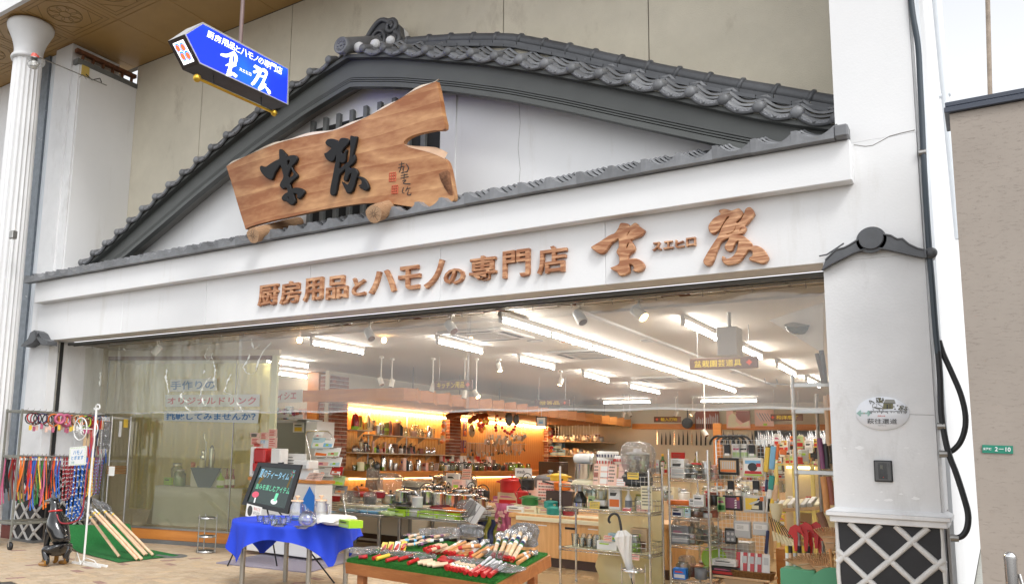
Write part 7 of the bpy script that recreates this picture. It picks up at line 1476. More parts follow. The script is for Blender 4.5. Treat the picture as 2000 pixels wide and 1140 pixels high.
bag('white_bag',bt_(660,1025),.36,.26,.11,'white printed plastic bag lying on the blue table','bag','white',.3,rough=.16);q=MB('white');q.grid(lambda u,v:bt_(620+42*u-12*v,1028-16*v+4*u)+V(0,0,.03+.05*u+.01*SIN(7*u+5*v)),10,6,False);q.m('skyblue');p=bt_(650,1020,.112);q.qd(p+V(-.05,-.03,.004),p+V(.04,-.05,.004),p+V(.05,.01,.004),p+V(-.03,.02,.004));tag(obj('paper_bag',q),'white paper bag with blue print lying flat before the plastic bag','bag')
cb=thing('chalkboard','black framed chalkboard on an easel with coloured handwriting','chalkboard',(0,0,0));EY=7.62
cq=[ony(*p,EY)for p in((495,902),(580,907),(563,1003),(474,984))]
tl_,tr_,br_,bl_=cq;cn=V(0,-1,0);tl_=tl_+V(0,.10,0);tr_=tr_+V(0,.10,0)
def cbp(u,v,d=0):return(bl_*(1-u)+br_*u)*(1-v)+(tl_*(1-u)+tr_*u)*v+cn*d
mat('chalk_green',(.015,.035,.03),.14,coat=.4);mat('chalk_black',(.012,.013,.015),.35);mat('chalk_blue',(.35,.68,.9),.8);mat('chalk_mint',(.2,.75,.45),.8);mat('chalk_white',(.85,.88,.88),.8);mat('chalk_pink',(.7,.12,.18),.8);mat('chalk_ochre',(.16,.10,.02),.8)
q=MB('chalk_green');q.add([cbp(.08,.08,.004),cbp(.92,.08,.004),cbp(.92,.92,.004),cbp(.08,.92,.004)],[(0,1,2,3)],False);q.add([cbp(.02,.02,-.01),cbp(.98,.02,-.01),cbp(.98,.98,-.01),cbp(.02,.98,-.01)],[(0,3,2,1)],False);pnl=obj('slate',q,cb)
for u0,v0,u1,v1 in((0,0,1,.09),(0,.91,1,1),(0,.09,.085,.91),(.915,.09,1,.91)):
 q=MB('chalk_black');f=[cbp(u0,v0,.018),cbp(u1,v0,.018),cbp(u1,v1,.018),cbp(u0,v1,.018)];k4=[cbp(u0,v0,-.012),cbp(u1,v0,-.012),cbp(u1,v1,-.012),cbp(u0,v1,-.012)];q.add(f+k4,[(0,1,2,3),(7,6,5,4),(0,4,5,1),(1,5,6,2),(2,6,7,3),(3,7,4,0)],False);obj('frame_bar',q,cb)
q=MB('chalk_ochre')
for x in(.16,.26,.36,.46,.56,.66,.76):q.add([cbp(x,.52+.1*R(-1,1),.0045),cbp(x+.08,.5,.0045),cbp(x+.10,.78+.06*R(-1,1),.0045),cbp(x+.02,.8,.0045)],[(0,1,2,3)],False)
obj('old_chalk',q,pnl)
q=MB('chalk_blue');TQ(q,'夏のティータイム',cbp(.13,.86,.005),cbp(.80,.80,.005),cbp(.80,.66,.005),cbp(.13,.66,.005),norm=cn,offset=.004);q.m('chalk_mint');TQ(q,'旨みを楽しむアイテム',cbp(.15,.52,.005),cbp(.90,.52,.005),cbp(.90,.38,.005),cbp(.15,.40,.005),norm=cn,offset=.004)
q.m('chalk_pink');q.add([cbp(.20+.075*COS(t),.27+.07*SIN(t),.006)for t in[i*TAU/16 for i in range(16)]],[tuple(range(16))],False);q.m('chalk_white');q.add([cbp(.21,.2,.0065),cbp(.24,.2,.0065),cbp(.25,.09,.0065),cbp(.22,.09,.0065)],[(3,2,1,0)],False);q.add([cbp(.64+.07*COS(t),.19+.06*SIN(t),.006)for t in[i*TAU/16 for i in range(16)]],[tuple(range(16))],False);q.m('chalk_mint');q.add([cbp(.62,.2,.007),cbp(.68,.2,.007),cbp(.69,.37,.007),cbp(.63,.37,.007)],[(0,1,2,3)],False)
for k in range(10):a=k*PI/5;q.m(('chalk_mint','chalk_pink','chalk_blue')[k%3]);c0,c1b=(.87,.80),(.87+.055*COS(a),.80+.085*SIN(a));q.tu([cbp(c0[0]+.018*COS(a),c0[1]+.03*SIN(a),.006),cbp(*c1b,.006)],.003,4)
obj('chalk_writing',q,pnl)
q=MB('chalk_black')
for top_,foot in(((.25,.02),(428,1140)),((.75,.02),(655,1140)),((.5,.05),(547,1140))):a=cbp(*top_,-.02);f=ony(*foot,EY-(.12 if top_[0]!=.5 else-.4));dirv=(f-a);f=a+dirv*((0-a.z)/dirv.z if dirv.z<-1e-3 else 1);q.tu([a,f],.010,7)
obj('easel_legs',q,cb,kind='stuff');q=MB('chalk_black');q.tu([cbp(.5,.0,-.03),cbp(.5,1.03,-.05)],.012,6);q.cyl(cbp(.46,1.0,.0),cbp(.54,1.0,.0),.014,.014,8);obj('mast',q,cb)
a=ony(484,985,EY-.05);c=ony(507,1012,EY-.05);q=MB('white');q.T=MTR(((a.x+c.x)/2,EY-.05,(a.z+c.z)/2))@MRO(.12,4,'Y');w,h=c.x-a.x,a.z-c.z;q.box(-w*.62,w*.62,0,.004,-h/2,h/2);o=tag(obj('note_card',q),'white card with an oval ink print hung on the chalkboard corner','card');q=MB('print_dark');T=MTR(((a.x+c.x)/2,EY-.052,(a.z+c.z)/2))@MRO(.12,4,'Y');q.T=T
q.add([(-w*.3+w*.2*COS(t),0,h*.42*SIN(t))for t in[i*TAU/18 for i in range(18)]],[tuple(range(18))],False);q.m('print_red');q.T=None;TQ(q,'飲みごろ',T@V(.0,0,h*.38),T@V(w*.5,0,h*.38),T@V(w*.5,0,h*.15),T@V(.0,0,h*.15),norm=cn,lift=.001);q.m('print_dark');TQ(q,'あります!',T@V(.0,0,h*.05),T@V(w*.5,0,h*.05),T@V(w*.5,0,-h*.2),T@V(.0,0,-h*.2),norm=cn,lift=.001);obj('card_print',q,o)
mat('mat_lilac',(.34,.31,.38),.98,bump=.8,bsc=160,na=.2,nsc=60);mp_=[onz(*p,.012)for p in((422,1098),(520,1080),(740,1080),(600,1117))];q=MB('mat_lilac');q.add([V(p.x,p.y,.003)for p in mp_]+[V(p.x,p.y,.016)for p in mp_],[(0,1,2,3),(7,6,5,4),(0,4,5,1),(1,5,6,2),(2,6,7,3),(3,7,4,0)],False);tag(obj('door_mat',q),'lilac grey door mat on the paving behind the blue table','mat')
rs_=thing('plant_stand','thin steel stand with round trays by the display window','stand',tuple(onz(401,1078,0)))
for z,r in((.03,.135),(.24,.125),(.50,.13)):q=MB('steel');q.la([(r,z-.025),(r+.004,z),(r*.9,z),(r*.88,z-.015),(.001,z-.014)],24);obj('tray',q,rs_)
for k in range(3):a=k*2*PI/3+.5;q=MB('steel');q.tu([(.145*COS(a),.145*SIN(a),0),(.145*COS(a),.145*SIN(a),.54)],.009,7);obj('leg',q,rs_)
p=onz(1237,1138,.0);p=ony(1237,1105,8.9);us=thing('umbrella_stand','low steel ring stand holding a white umbrella','stand',(p.x,8.9,0))
for z in(.34,.06):q=MB('chrome');q.la([(.12,z-.03),(.125,z),(.115,z),(.112,z-.03)],24);obj('ring',q,us)
for k in range(4):a=k*PI/2+.4;q=MB('chrome');q.tu([(.122*COS(a),.122*SIN(a),0),(.122*COS(a),.122*SIN(a),.39)],.007,6);obj('leg',q,us)
um=thing('umbrella','furled white plastic umbrella with a black crook handle','umbrella',(0,0,0));a,c=ony(1233,1128,8.9),ony(1214,1035,8.9);ax=(c-a).normalized();L=(c-a).length
mat('umbrella_white',(.80,.80,.79),.3,na=.05);q=MB('umbrella_white');n=18;vs=[]
for i in range(9):
 t=i/8;r=.012+.075*t**.9 if t<.9 else .06-.25*(t-.9)
 for j in range(n):th=2*PI*j/n+t*1.2;rr_=r*(1+.28*(j%2)*t);s1=ax.cross(V(0,1,0)).normalized();s2=ax.cross(s1);vs.append(a+ax*(L*t)+s1*rr_*COS(th)+s2*rr_*SIN(th))
q.add(vs,[(i*n+j,i*n+(j+1)%n,(i+1)*n+(j+1)%n,(i+1)*n+j)for i in range(8)for j in range(n)],False);obj('canopy',q,um)
q=MB('black');hp_=[ony(x,y,8.9)for x,y in CML([(1214,1038),(1211,1018),(1207,1006),(1199,1002),(1191,1008),(1189,1016),(1192,1020)],4)];q.tu([a-ax*.08,a],.006,6);q.tu(hp_,.014,8);obj('handle',q,um)
# turf-topped display table with garden and carpentry tools
tt=thing('display_table','orange brown wooden table with an artificial turf top','table',(0,0,0))
tFL,tFR,tBR,tBL=V(-4.34,5.39,.62),V(-2.86,5.25,.62),V(-2.89,6.19,.75),V(-4.35,6.33,.75)
def tb(u,v,d=0):p=(tFL*(1-u)+tFR*u)*(1-v)+(tBL*(1-u)+tBR*u)*v;return p+tnn*d
tnn=(tFR-tFL).cross(tBL-tFL).normalized()
def slab(q,u0,u1,v0,v1,d0,d1):
 f=[tb(u0,v0,d1),tb(u1,v0,d1),tb(u1,v1,d1),tb(u0,v1,d1)];k4=[tb(u0,v0,d0),tb(u1,v0,d0),tb(u1,v1,d0),tb(u0,v1,d0)];q.add(f+k4,[(0,1,2,3),(7,6,5,4),(0,4,5,1),(1,5,6,2),(2,6,7,3),(3,7,4,0)],False)
q=MB('table_wood');slab(q,0,1,0,1,-.05,-.022);obj('tabletop',q,tt)
for u0,u1,v0,v1 in((.02,.98,.0,.035),(.02,.98,.965,1.),(0,.02,0,1),(.98,1.,0,1)):q=MB('table_wood');slab(q,u0,u1,v0,v1,-.11,-.051);obj('apron',q,tt)
for u,v in((.09,.08),(.91,.08),(.91,.92),(.09,.92),(.5,.08),(.5,.92)):p=tb(u,v,-.05);q=MB('table_wood');q.box(p.x-.032,p.x+.032,p.y-.032,p.y+.032,0,p.z-.062,bev=.004);obj('leg',q,tt)
mat('turf',(.035,.27,.025),.9,na=.5,nsc=60,bump=1.,bsc=180);q=MB('turf');slab(q,.005,.985,.012,.99,-.021,-.004);turf=tag(obj('turf_sheet',q),'bright green artificial turf sheet covering the tool table','turf')
q=MB('turf');rg=random.Random(9)
for i in range(9000):
 u,v=rg.uniform(.005,.985),rg.uniform(.012,.99)
 if rg.random()<.45:v=rg.uniform(.0,.10)
 b=tb(u,v,-.005);s=V(rg.uniform(-1,1),rg.uniform(-1,1),0)*.004;tip=b+tnn*rg.uniform(.008,.016)+V(rg.uniform(-1,1),rg.uniform(-1,1),0)*.007;q.add([b-s,b+s,tip],[(0,1,2)],False)
obj('turf_blades',q,turf,kind='stuff')
def ontab(px,py,lift=0.):d=ray(px,py);p0=tFL+tnn*lift;return EYEP+d*((p0-EYEP).dot(tnn)/d.dot(tnn))
def t5(x,y,lift=0.):return ontab(670+x/4.878,1000+y/4.878,lift)
def tool(name,a,b,r,m,lab,cap=None,caplen=.05,bands=(),head=None,group=None,taper=1.,cat='tool'):
 a,b=Vector(a),Vector(b);d=(b-a);t=thing(name,lab,cat,(0,0,0));LK(t,lab,cat,group)
 q=MB(m);q.tu([a,a+d*.5,b],[r,r*(1+taper)/2,r*taper],9);obj('handle',q,t)
 if cap:q=MB(cap);u=d.normalized();q.tu([a-u*.004,a+u*caplen],[r*1.12,r*1.14],9);obj('cap',q,t)
 for i,(f0,f1,c)in EM(bands):q=MB(c);q.tu([a+d*f0,a+d*f1],[r*1.06,r*1.06],9);obj('label_band',q,t)
 if head:head(t,b,d.normalized())
 return t
def bag_head(w,h,m='wrap_dark'):
 def f(t,b,u):
  q=MB(m);s1=u.cross(V(0,0,1)).normalized();s2=s1.cross(u);rr=random.Random(int(b.x*1e4));k=8;vs=[]
  for i in range(5):
   for j in range(k):th=2*PI*j/k;e=(.55,1,1.05,.8,.3)[i];vs.append(b-u*.03+u*(h*i/4)+s1*(w/2*e*rr.uniform(.85,1.1)*COS(th))+s2*(w*.28*e*rr.uniform(.8,1.2)*SIN(th)))
  q.add(vs,[(i*k+j,i*k+(j+1)%k,(i+1)*k+(j+1)%k,(i+1)*k+j)for i in range(4)for j in range(k)],False);obj('wrapped_head',q,t)
  q=MB('grey');q.tu([b-s1*w*.3+u*h*.35,b+s1*w*.38+u*h*.4],[.012,.02],6);obj('blade',q,t)
 return f
OFF=.24
for i,(ax_,ay_,bx_,by_,m_,lab)in EM(((1430,415,1492,232,'handle_wood','leftmost of the upright beech handled hatchets'),(1490,415,1572,205,'beech','second upright hatchet with a grey bag tip'),(1545,410,1600,255,'orange_handle','third upright hatchet with an orange handle'),(1535,440,1640,215,'beech','fourth upright hatchet with a pale handle'),(1570,445,1698,182,'beech','tallest upright hatchet with a grey bag tip'),(1610,455,1745,235,'handle_wood','rightmost upright hatchet against the black bag'))):
 a=t5(ax_,ay_,.02);b=t5(bx_,by_,.02);d=(b-a);b=a+V(d.x*.35,d.y*.35,0);
 rb=ray(670+bx_/4.878,1000+by_/4.878);dist=V(a.x,a.y,0).length+.30;s=dist/V(rb.x,rb.y,0).length;b=EYEP+rb*s
 tool('hatchet',a,b,.017,m_,lab,'red',.03,((.55,.61,'white'),(.61,.67,'green'),(.67,.76,'navy'),(.76,.82,'white')),bag_head(.085,.11,'wrap' if i%2 else 'wrap_dark'),'upright hatchets on the turf table')
for i,(ax_,ay_,bx_,by_,m_,z,lab)in EM(((935,378,1120,285,'handle_wood',.02,'pale handle with red end, leftmost in the middle fan'),(970,382,1165,282,'orange_handle',.03,'orange handle with red end, second in the middle fan'),(1010,390,1200,300,'orange_handle',.035,'orange handle with red end, third in the middle fan'),(1045,392,1240,290,'handle_wood',.04,'pale handle with red end, fourth in the middle fan'),(1105,338,1300,312,'orange_handle',.085,'orange handle with red end laid on top of the fan'),(1140,330,1310,318,'orange_handle',.07,'upper orange handle with red end lying across the fan'),(1015,416,1200,355,'orange_handle',.015,'low orange handle at the foot of the fan'),(1075,422,1262,352,'orange_handle',.018,'lowest orange handle in the middle of the fan'),(1122,424,1290,352,'orange_handle',.02,'orange handle at the right foot of the fan'),(1200,434,1392,328,'orange_handle',.03,'bright orange handle with a large red end'),(1260,442,1430,330,'orange_handle',.03,'yellowish orange handle right of the red ended one'),(1215,390,1350,280,'white',.05,'white wrapped handle rising behind the orange ones'))):
 tool('wooden_handle_tool',t5(ax_,ay_,z),t5(bx_,by_,z+.02),.015,m_,lab,'red' if i!=10 else None,.028,((.62,.74,'white'),)if i%2==0 else(),bag_head(.07,.08)if i in(0,3,9,11)else None,'wooden handles in the middle fan')
hg='short handles with black heads at the back left'
for i in range(13):
 x,y=560+(i%5)*78+R(-15,15),235+(i//5)*42+R(-8,8);L=R(90,140);m_='handle_wood' if i%3 else 'black'
 tool('short_tool',t5(x,y,.03+.02*(2-i//5)),t5(x+L,y-R(10,25),.04),.0135,m_,('black' if m_=='black' else 'pale')+' gripped short tool, '+('top','middle','bottom')[i//5]+' row of the heap at the back left',None,.03,((.3,.55,RC(('white','skyblue','purple'))),),(lambda t,b,u:obj('blade',MB('steel').tu([b,b+u*.10],[.006,.003],5),t))if i%2 else None,hg)
for i,(x,y)in EM(((775,345),(820,330),(885,332),(900,350),(835,372),(805,362),(880,378),(842,330))):tool('red_capped_handle',t5(x,y+8,.025+.025*(i%3)),t5(x+95,y-22,.03+.02*(i%3)),.016,'handle_wood','red capped pale handle in the bundle facing the front','red',.04,(),None,'red capped handles in the bundle')
for i in range(4):
 x,y=355+62*i,372-4*i;f=[t5(x,y,.02),t5(x+52,y+2,.02),t5(x+72,y-88,.05),t5(x+22,y-92,.05)];q=MB('yellow' if i!=2 else 'white');q.add(f+[p-tnn*.003 for p in f],[(0,1,2,3),(7,6,5,4)],False);o=LK(obj('tool_card',q),('yellow carded red tool at the left of the card row','second yellow carded red tool in the card row','white carded red tool in the card row','rightmost yellow carded red tool in the card row')[i],'carded tool');q=MB('red');q.tu([t5(x+20,y-12,.03),t5(x+38,y-40,.04),t5(x+52,y-62,.05)],[.013,.014,.008],7);obj('carded_knife',q,o);q=MB('white');f2=[t5(x+8,y-4,.0215),t5(x+48,y-3,.0215),t5(x+52,y-18,.025),t5(x+12,y-19,.025)];q.add(f2,[(0,1,2,3)],False);obj('card_print',q,o)
for i,(x0,y0,x1,y1,m_,lab)in EM(((285,438,355,412,'red','red sickle grip at the left front of the turf table'),(320,440,440,405,'yellow','yellow grip with its packet at the left front'),(410,458,520,430,'red','red grip in a yellow and white packet'),(530,448,660,408,'red','red grip half covered by silver packets'),(620,482,715,445,'red','large red grip lying on the front edge'),(910,452,1025,472,'red','lowest of three plain red tubes'),(935,432,1040,468,'red','middle of three plain red tubes'),(950,422,1055,462,'red','top of three plain red tubes'),(150,425,235,415,'darkred','dark red grip in a clear bag at the far left'),(190,425,232,418,'red','red knob in a clear bag at the far left'))):
 tool('coloured_grip',t5(x0,y0,.02),t5(x1,y1,.025),.016,m_,lab,None,0,(),None,'coloured grips along the front')
for i,(x,y)in EM(((712,480),(760,490),(800,498),(850,505),(735,470),(880,500))):tool('beech_handle',t5(x,y,.022),t5(x+120,y-12,.025),.017,'handle_wood','beech handle end in the row along the front of the turf table',None,.03,(),None,'beech handle ends along the front')
for i,(x,y)in EM(((978,520),(990,535),(1020,537),(1055,545),(1085,550),(1120,552),(1160,572))):tool('red_ended_handle',t5(x,y,.02),t5(x+130,y-45,.025),.016,'handle_wood','red ended white handle in the row near the front right','red',.035,((.4,.55,'white'),(.55,.62,'green')),None,'red ended handles near the front right')
for i,(x0,y0,x1,y1)in EM(((1215,582,1405,428),(1262,588,1440,452),(1322,575,1470,470),(1335,600,1505,470),(1395,600,1550,492))):
 a,b=t5(x0,y0,.022),t5(x1,y1,.03);m_=a+(b-a)*.45;t=tool('steel_pipe_tool',m_,b,.0135,'lightgrey','silver pipe tool with a red grip at the right front of the turf table',None,0,(),None,'silver tools with red grips');q=MB('red');q.tu([a,m_],[.019,.016],9);obj('grip',q,t)
for x0,y0,x1,y1,lab in((1600,455,1820,355,'upper brown handle at the right rear corner'),(1665,480,1805,388,'lower brown handle at the right rear corner')):tool('brown_handle',t5(x0,y0,.02),t5(x1,y1,.025),.016,'orange_handle',lab,None,0,((.5,.6,'white'),(.75,.85,'darkbrown')),bag_head(.07,.1,'wrap')if y0==480 else None)
for i,(x,y,sx,sy,sz,m_,lab)in EM(((1740,330,.24,.10,.20,'wrap_dark','black wrapped tool heads behind the upright hatchets'),(180,395,.24,.14,.05,'wrap','clear bag of steel tools at the far left of the turf table'),(310,385,.22,.14,.05,'wrap','clear packet next to the far left bag'),(520,410,.26,.16,.04,'wrap','clear packets in front of the yellow cards'),(740,440,.26,.14,.05,'wrap','silver packet in the middle front'),(880,250,.30,.16,.09,'wrap','clear wrapped hooks at the back middle of the turf table'),(1010,235,.24,.14,.09,'wrap','clear wrapped wire tools at the back of the turf table'),(1230,240,.22,.12,.12,'wrap_dark','black wrapped heads at the back right'),(1180,485,.34,.14,.045,'wrap','row of clear wrapped handles near the front right'),(1530,560,.26,.22,.05,'wrap','clear wrapped brown tools at the right front corner'),(1470,440,.24,.14,.06,'wrap','clear wrapped steel heads in front of the hatchets'))):
 bag('wrapped_tools',t5(x,y,.003),sx,sy,sz,lab,'packet',m_,.0,rough=.22)
# chrome wire shelf in the doorway
def WSH(t,x0,x1,y0,y1,z,n=8,edge=True):
 q=MB('chrome');
 for zz in(z,z-.032):q.tu([(x0,y0,zz),(x1,y0,zz),(x1,y1,zz),(x0,y1,zz)],.0045,5,closed=1)
 m=int((x1-x0)/.06)
 for i in range(m):q.tu([(x0+(x1-x0)*i/m,y0,z-.032),(x0+(x1-x0)*(i+.5)/m,y0,z),(x0+(x1-x0)*(i+1)/m,y0,z-.032)],.0025,4)
 m2=int((y1-y0)/.06)
 for i in range(m2):q.tu([(x1,y0+(y1-y0)*i/m2,z-.032),(x1,y0+(y1-y0)*(i+.5)/m2,z),(x1,y0+(y1-y0)*(i+1)/m2,z-.032)],.0025,4)
 m3=int((x1-x0)/.035)
 for i in range(m3):x=x0+(x1-x0)*(i+.5)/m3;q.tu([(x,y0,z-.003),(x,y1,z-.003)],.002,4,caps=False)
 return obj('wire_shelf',q,t)
def post(t,x,y,h,r=.0135,foot=True):
 q=MB('chrome');q.tu([(x,y,.03),(x,y,h)],r,10)
 k=.12
 while k<h:q.tu([(x,y,k-.002),(x,y,k+.002)],r*1.04,8,caps=False);k+=.05
 p=obj('post',q,t);q=MB('steel_dull');q.cyl((x,y,0),(x,y,.03),r*1.3,r*1.1,10);q.sf((x,y,h),r*1.05,8,5);obj('foot_and_cap',q,p,kind='stuff');return p
def collar(t,x,y,z):q=MB('steel');q.la([(.017,-.035),(.019,-.03),(.019,.01),(.016,.015)],10,(x,y,z));return obj('collar',q,t)
r1=thing('wire_rack','chrome wire rack with mixers and small appliances standing in the entrance','rack',(0,0,0));RX0,RX1,RY0,RY1=-4.215,-3.145,9.30,9.76
SH1=(1.185,.91,.45)
for x in(RX0,RX1):
 for y in(RY0,RY1):post(r1,x,y,1.385 if True else 1.3)
for z in SH1:
 WSH(r1,RX0,RX1,RY0,RY1,z)
 for x in(RX0,RX1):collar(r1,x,RY0,z)
mat('shelf_liner',(.70,.66,.42),.6);CLR('sheet_olive',(.9,.85,.6),.03,.3,haze=.93,hazecol=(.84,.77,.46))
q=MB('sheet_olive');q.grid(lambda u,v:V(RX0+.28+(RX1-RX0-.27)*u,RY1+.02+.008*SIN(u*22+v*4),.02+1.14*v),40,8);tag(obj('backing_sheet',q),'olive cream sheet hung behind the chrome wire rack','sheet')
for i,z in EM(SH1):q=MB('shelf_liner');q.box(RX0+.03,RX1-.03,RY0+.03,RY1-.03,z+.001,z+.005);tag(obj('shelf_liner',q),('top','middle','lower')[i]+' pale olive liner on the chrome wire rack','liner')
bsk=MB('chrome')
for z in(.06,.115):bsk.tu([(-.1,-.2,z),(.1,-.2,z),(.1,.2,z),(-.1,.2,z)],.004,5,closed=1)
for k in range(5):bsk.tu([(.1,-.2+.1*k,0),(.1,-.2+.1*k,.115)],.003,4);bsk.tu([(-.1+.05*k,-.2,0),(-.1+.05*k,-.2,.115)],.003,4)
bskm=bsk.mesh('wire_side_basket')
for i,z in EM(SH1):put('wire_side_basket',bskm,V(RX1+.0-.11,RY0+.24,z+.006),'chrome side basket at the right end of the %s rack shelf'%('top','middle','lower')[i],'basket')
def r1p(px,z,y=None):y=y or RY0+.18;p=ony(px,1000,y);return V(p.x,y,z+.006)
mx=thing('stand_mixer','steel and white kneading machine at the left of the top rack shelf','mixer',r1p(1143,SH1[0]));q=MB('cream');q.la([(.15,0),(.155,.02),(.13,.045),(.001,.05)],24);obj('base',q,mx);q=MB('chrome');q.la([(.105,.05),(.115,.07),(.118,.235),(.12,.24)],28);q.la([(.001,.22),(.11,.235)],20);obj('bowl',q,mx);q=MB('white');q.T=MTR((0,0,.30))@MRO(PI/2,4,'Y');q.la([(.001,-.13),(.055,-.125),(.062,-.05),(.062,.09),(.05,.125),(.001,.13)],18);obj('head',q,mx);q=MB('steel');q.T=MTR((0,0,.30))@MRO(PI/2,4,'Y');q.la([(.064,.08),(.066,.1),(.06,.128)],18);q.T=None;q.box(.07,.11,-.04,.04,.05,.28,bev=.01);obj('collar',q,mx)
for px,w,h,c1_,c2_,s_,lab in((1163,.06,.25,'card','rosewood',1,'narrow pink picture panel left of the recipe board'),(1186,.21,.25,'card','white',2,'wide pink recipe board with a red line on the top shelf'),(1217,.12,.26,'pink','card',3,'pink sheet with a mixing bowl picture on the top shelf'),(1212,.11,.09,'pink','white',4,'low pink price note before the bowl picture')):
 o=put('recipe_board',card(w,h,c1_,'print_grey',5,.2,s_),r1p(px,SH1[0],RY0+(.08 if s_!=4 else .05)),lab,'board');q=MB(c2_);
 for k in range(3):q.qd((-w*.42,-.001-.0,h*(.08+.3*k)),(w*.42 if s_!=2 else w*.05,-.001,h*(.08+.3*k)),(w*.42 if s_!=2 else w*.05,-.001,h*(.3+.3*k)),(-w*.42,-.001,h*(.3+.3*k)))if s_!=1 or k==1 else None
 if s_==2:q.m('red').qd((-w*.02,-.0015,0),(w*.01,-.0015,0),(w*.01,-.0015,h),(-w*.02,-.0015,h))
 q.v=[MRO(-.2,4,'X')@v for v in q.v];obj('picture',q,o)
fpz=thing('food_processor','black based food processor under a clear plastic bag on the top shelf','food processor',r1p(1247,SH1[0]));q=MB('black');q.box(-.16,.14,-.12,.14,0,.14,bev=.03);q.box(-.14,.12,-.1,.12,.13,.17,bev=.02);obj('base',q,fpz);q=MB('jar_glass');q.la([(.11,.17),(.125,.18),(.13,.36),(.125,.37)],24);obj('bowl',q,fpz);q=MB('darkbrown');q.la([(.03,.18),(.02,.3),(.05,.31),(.05,.34),(.001,.35)],14);obj('blade',q,fpz);q=MB('lightgrey');q.la([(.13,.37),(.13,.385),(.05,.40),(.045,.43),(.001,.435)],22);obj('lid',q,fpz)
bag('plastic_cover',r1p(1248,SH1[0],RY0+.19)+V(0,0,.1),.36,.30,.42,'loose clear plastic bag over the food processor','bag','wrap',rough=.08);put('yellow_note',card(.13,.075,'yellow','print_dark',2,.1,9),r1p(1237,SH1[0]+.085,RY0+.03),'orange yellow price note fixed before the food processor','note')
for i,(z,px,k)in EM(((SH1[0]+.30,1188,0),(SH1[0]+.22,1183,1),(SH1[0]+.25,1216,2))):
 p=r1p(px,0,RY0+.75);q=MB('white');r=.13 if k!=2 else .10;q.la([(r*.85,0),(r,.02),(r*1.04,.10),(r*.98,.105),(.001,.1)],24);q.m('red' if k else 'navy')
 for j in range(22):a=2*PI*j/22;q.m('red' if k else 'navy');zz=.05;q.tu([(r*1.01*COS(a),r*1.01*SIN(a),zz-.018),(r*1.035*COS(a),r*1.035*SIN(a),zz+.018)],.009,5)
 LK(obj('patterned_bowl',q,None,(p.x,p.y,z)),('white bowl with navy dots stacked behind the top rack shelf','white bowl with red dots under the navy one','smaller white bowl with red dots to the right')[k],'bowl')
q=MB('tan');p=r1p(1195,0,RY0+.72);q.box(p.x-.3,p.x+.3,p.y-.14,p.y+.2,SH1[0]+.0,SH1[0]+.215,bev=.005);tag(obj('tan_carton',q),'tan carton carrying the patterned bowls behind the rack','carton')
bl=thing('wine_aerator','steel bottle gadget with a black grip and cord on the middle rack shelf','gadget',r1p(1133,SH1[1]));q=MB('dark_glass');q.la([(.07,0),(.082,.02),(.082,.11),(.04,.17),(.035,.19)],20);obj('body',q,bl);q=MB('chrome');q.la([(.036,.19),(.038,.27)],16);q.la([(.083,.0),(.084,.05)],20);obj('sleeve',q,bl);q=MB('black');q.box(-.035,.03,-.03,.03,.27,.37,bev=.01);q.tu([(.03,0,.36),(.09,.02,.35),(.12,.02,.25),(.16,.03,.2),(.2,.05,.18)],.004,5);obj('grip_and_cord',q,bl)
for px,me,lab,cat,nm in((1156,CTN(.08,.03,.14,'palegreen','pink',3),'small green flowery carton beside the bottle gadget','carton','flower_carton'),(1202,CTN(.14,.07,.26,'white','orange',4),'tall white carton with a food picture on the middle rack shelf','carton','white_carton'),(1228,bottle(.04,.25,'white','lightgrey','grey'),'white and grey stick blender standing on the middle rack shelf','blender','stick_blender'),(1250,jar(.06,.19,'olive',None),'smoky glass beaker with a green rim on the middle rack shelf','beaker','beaker'),(1256,bottle(.04,.10,'white','white'),'small white whisk head in front of the beaker','attachment','attachment'),(1224,card(.10,.04,'red','white',2,.5,6),'low red card on the middle rack shelf','card','red_card'),(1254,card(.14,.075,'card','print_red',3,.2,7),'pink price card at the right of the middle rack shelf','card','pink_card'),(1161,card(.12,.085,'yellow','print_grey',4,.2,8),'yellow handwritten price card on the middle rack shelf','card','yellow_card')):
 put(nm,me,r1p(px,SH1[1],RY0+(.05 if 'card' in nm else .2)),lab,cat,0)
ch=thing('mini_chopper','white mini chopper with a clear bowl on the middle rack shelf','chopper',r1p(1174,SH1[1]));q=MB('white');q.box(-.07,.07,-.07,.07,.03,.10,bev=.01);q.m('chalk_black').box(-.075,.075,-.075,.075,0,.03,bev=.006);obj('base',q,ch);q=MB('jar_glass');q.la([(.05,.10),(.07,.12),(.072,.22)],18);obj('bowl',q,ch);q=MB('white');q.la([(.025,.11),(.025,.2)],10);obj('shaft',q,ch)
put('hand_note',card(.12,.26,'cream','print_grey',6,.02,12),V(RX1-.02,RY0-.02,.95),'cream sheet with flower prints hung on the right post of the rack','sheet',.5)
for k,px in EM((1123,1136,1150,1161)):put('tumbler',TMB(.045 if k==0 else .04,.15 if k==0 else .11,'glass'),r1p(px,SH1[2],RY0+.12+.03*(k%2)),'clear tumbler on the lower rack shelf, '+('leftmost and tallest','second','third','rightmost')[k],'tumbler')
for k,px in EM((1140,1152,1163,1168)):put('wine_glass',jar(.035,.16,None,'rosewood'),r1p(px,SH1[2],RY0+.3),'reddish stemless glass at the back of the lower rack shelf','glass',0,'reddish glasses at the back of the rack')
for px,w,h,c1_,c2_,lab in((1188,.24,.10,'white','white','white oblong box on the lower rack shelf'),(1206,.19,.18,'aqua','grey','grey blue picture box behind the white box'),(1250,.19,.26,'tan','brown','brown kraft carton at the right of the lower rack shelf')):put('gift_box',CTN(w,.12,h,c1_,c2_,5),r1p(px,SH1[2],RY0+(.14 if 'oblong' in lab else .3)),lab,'box')
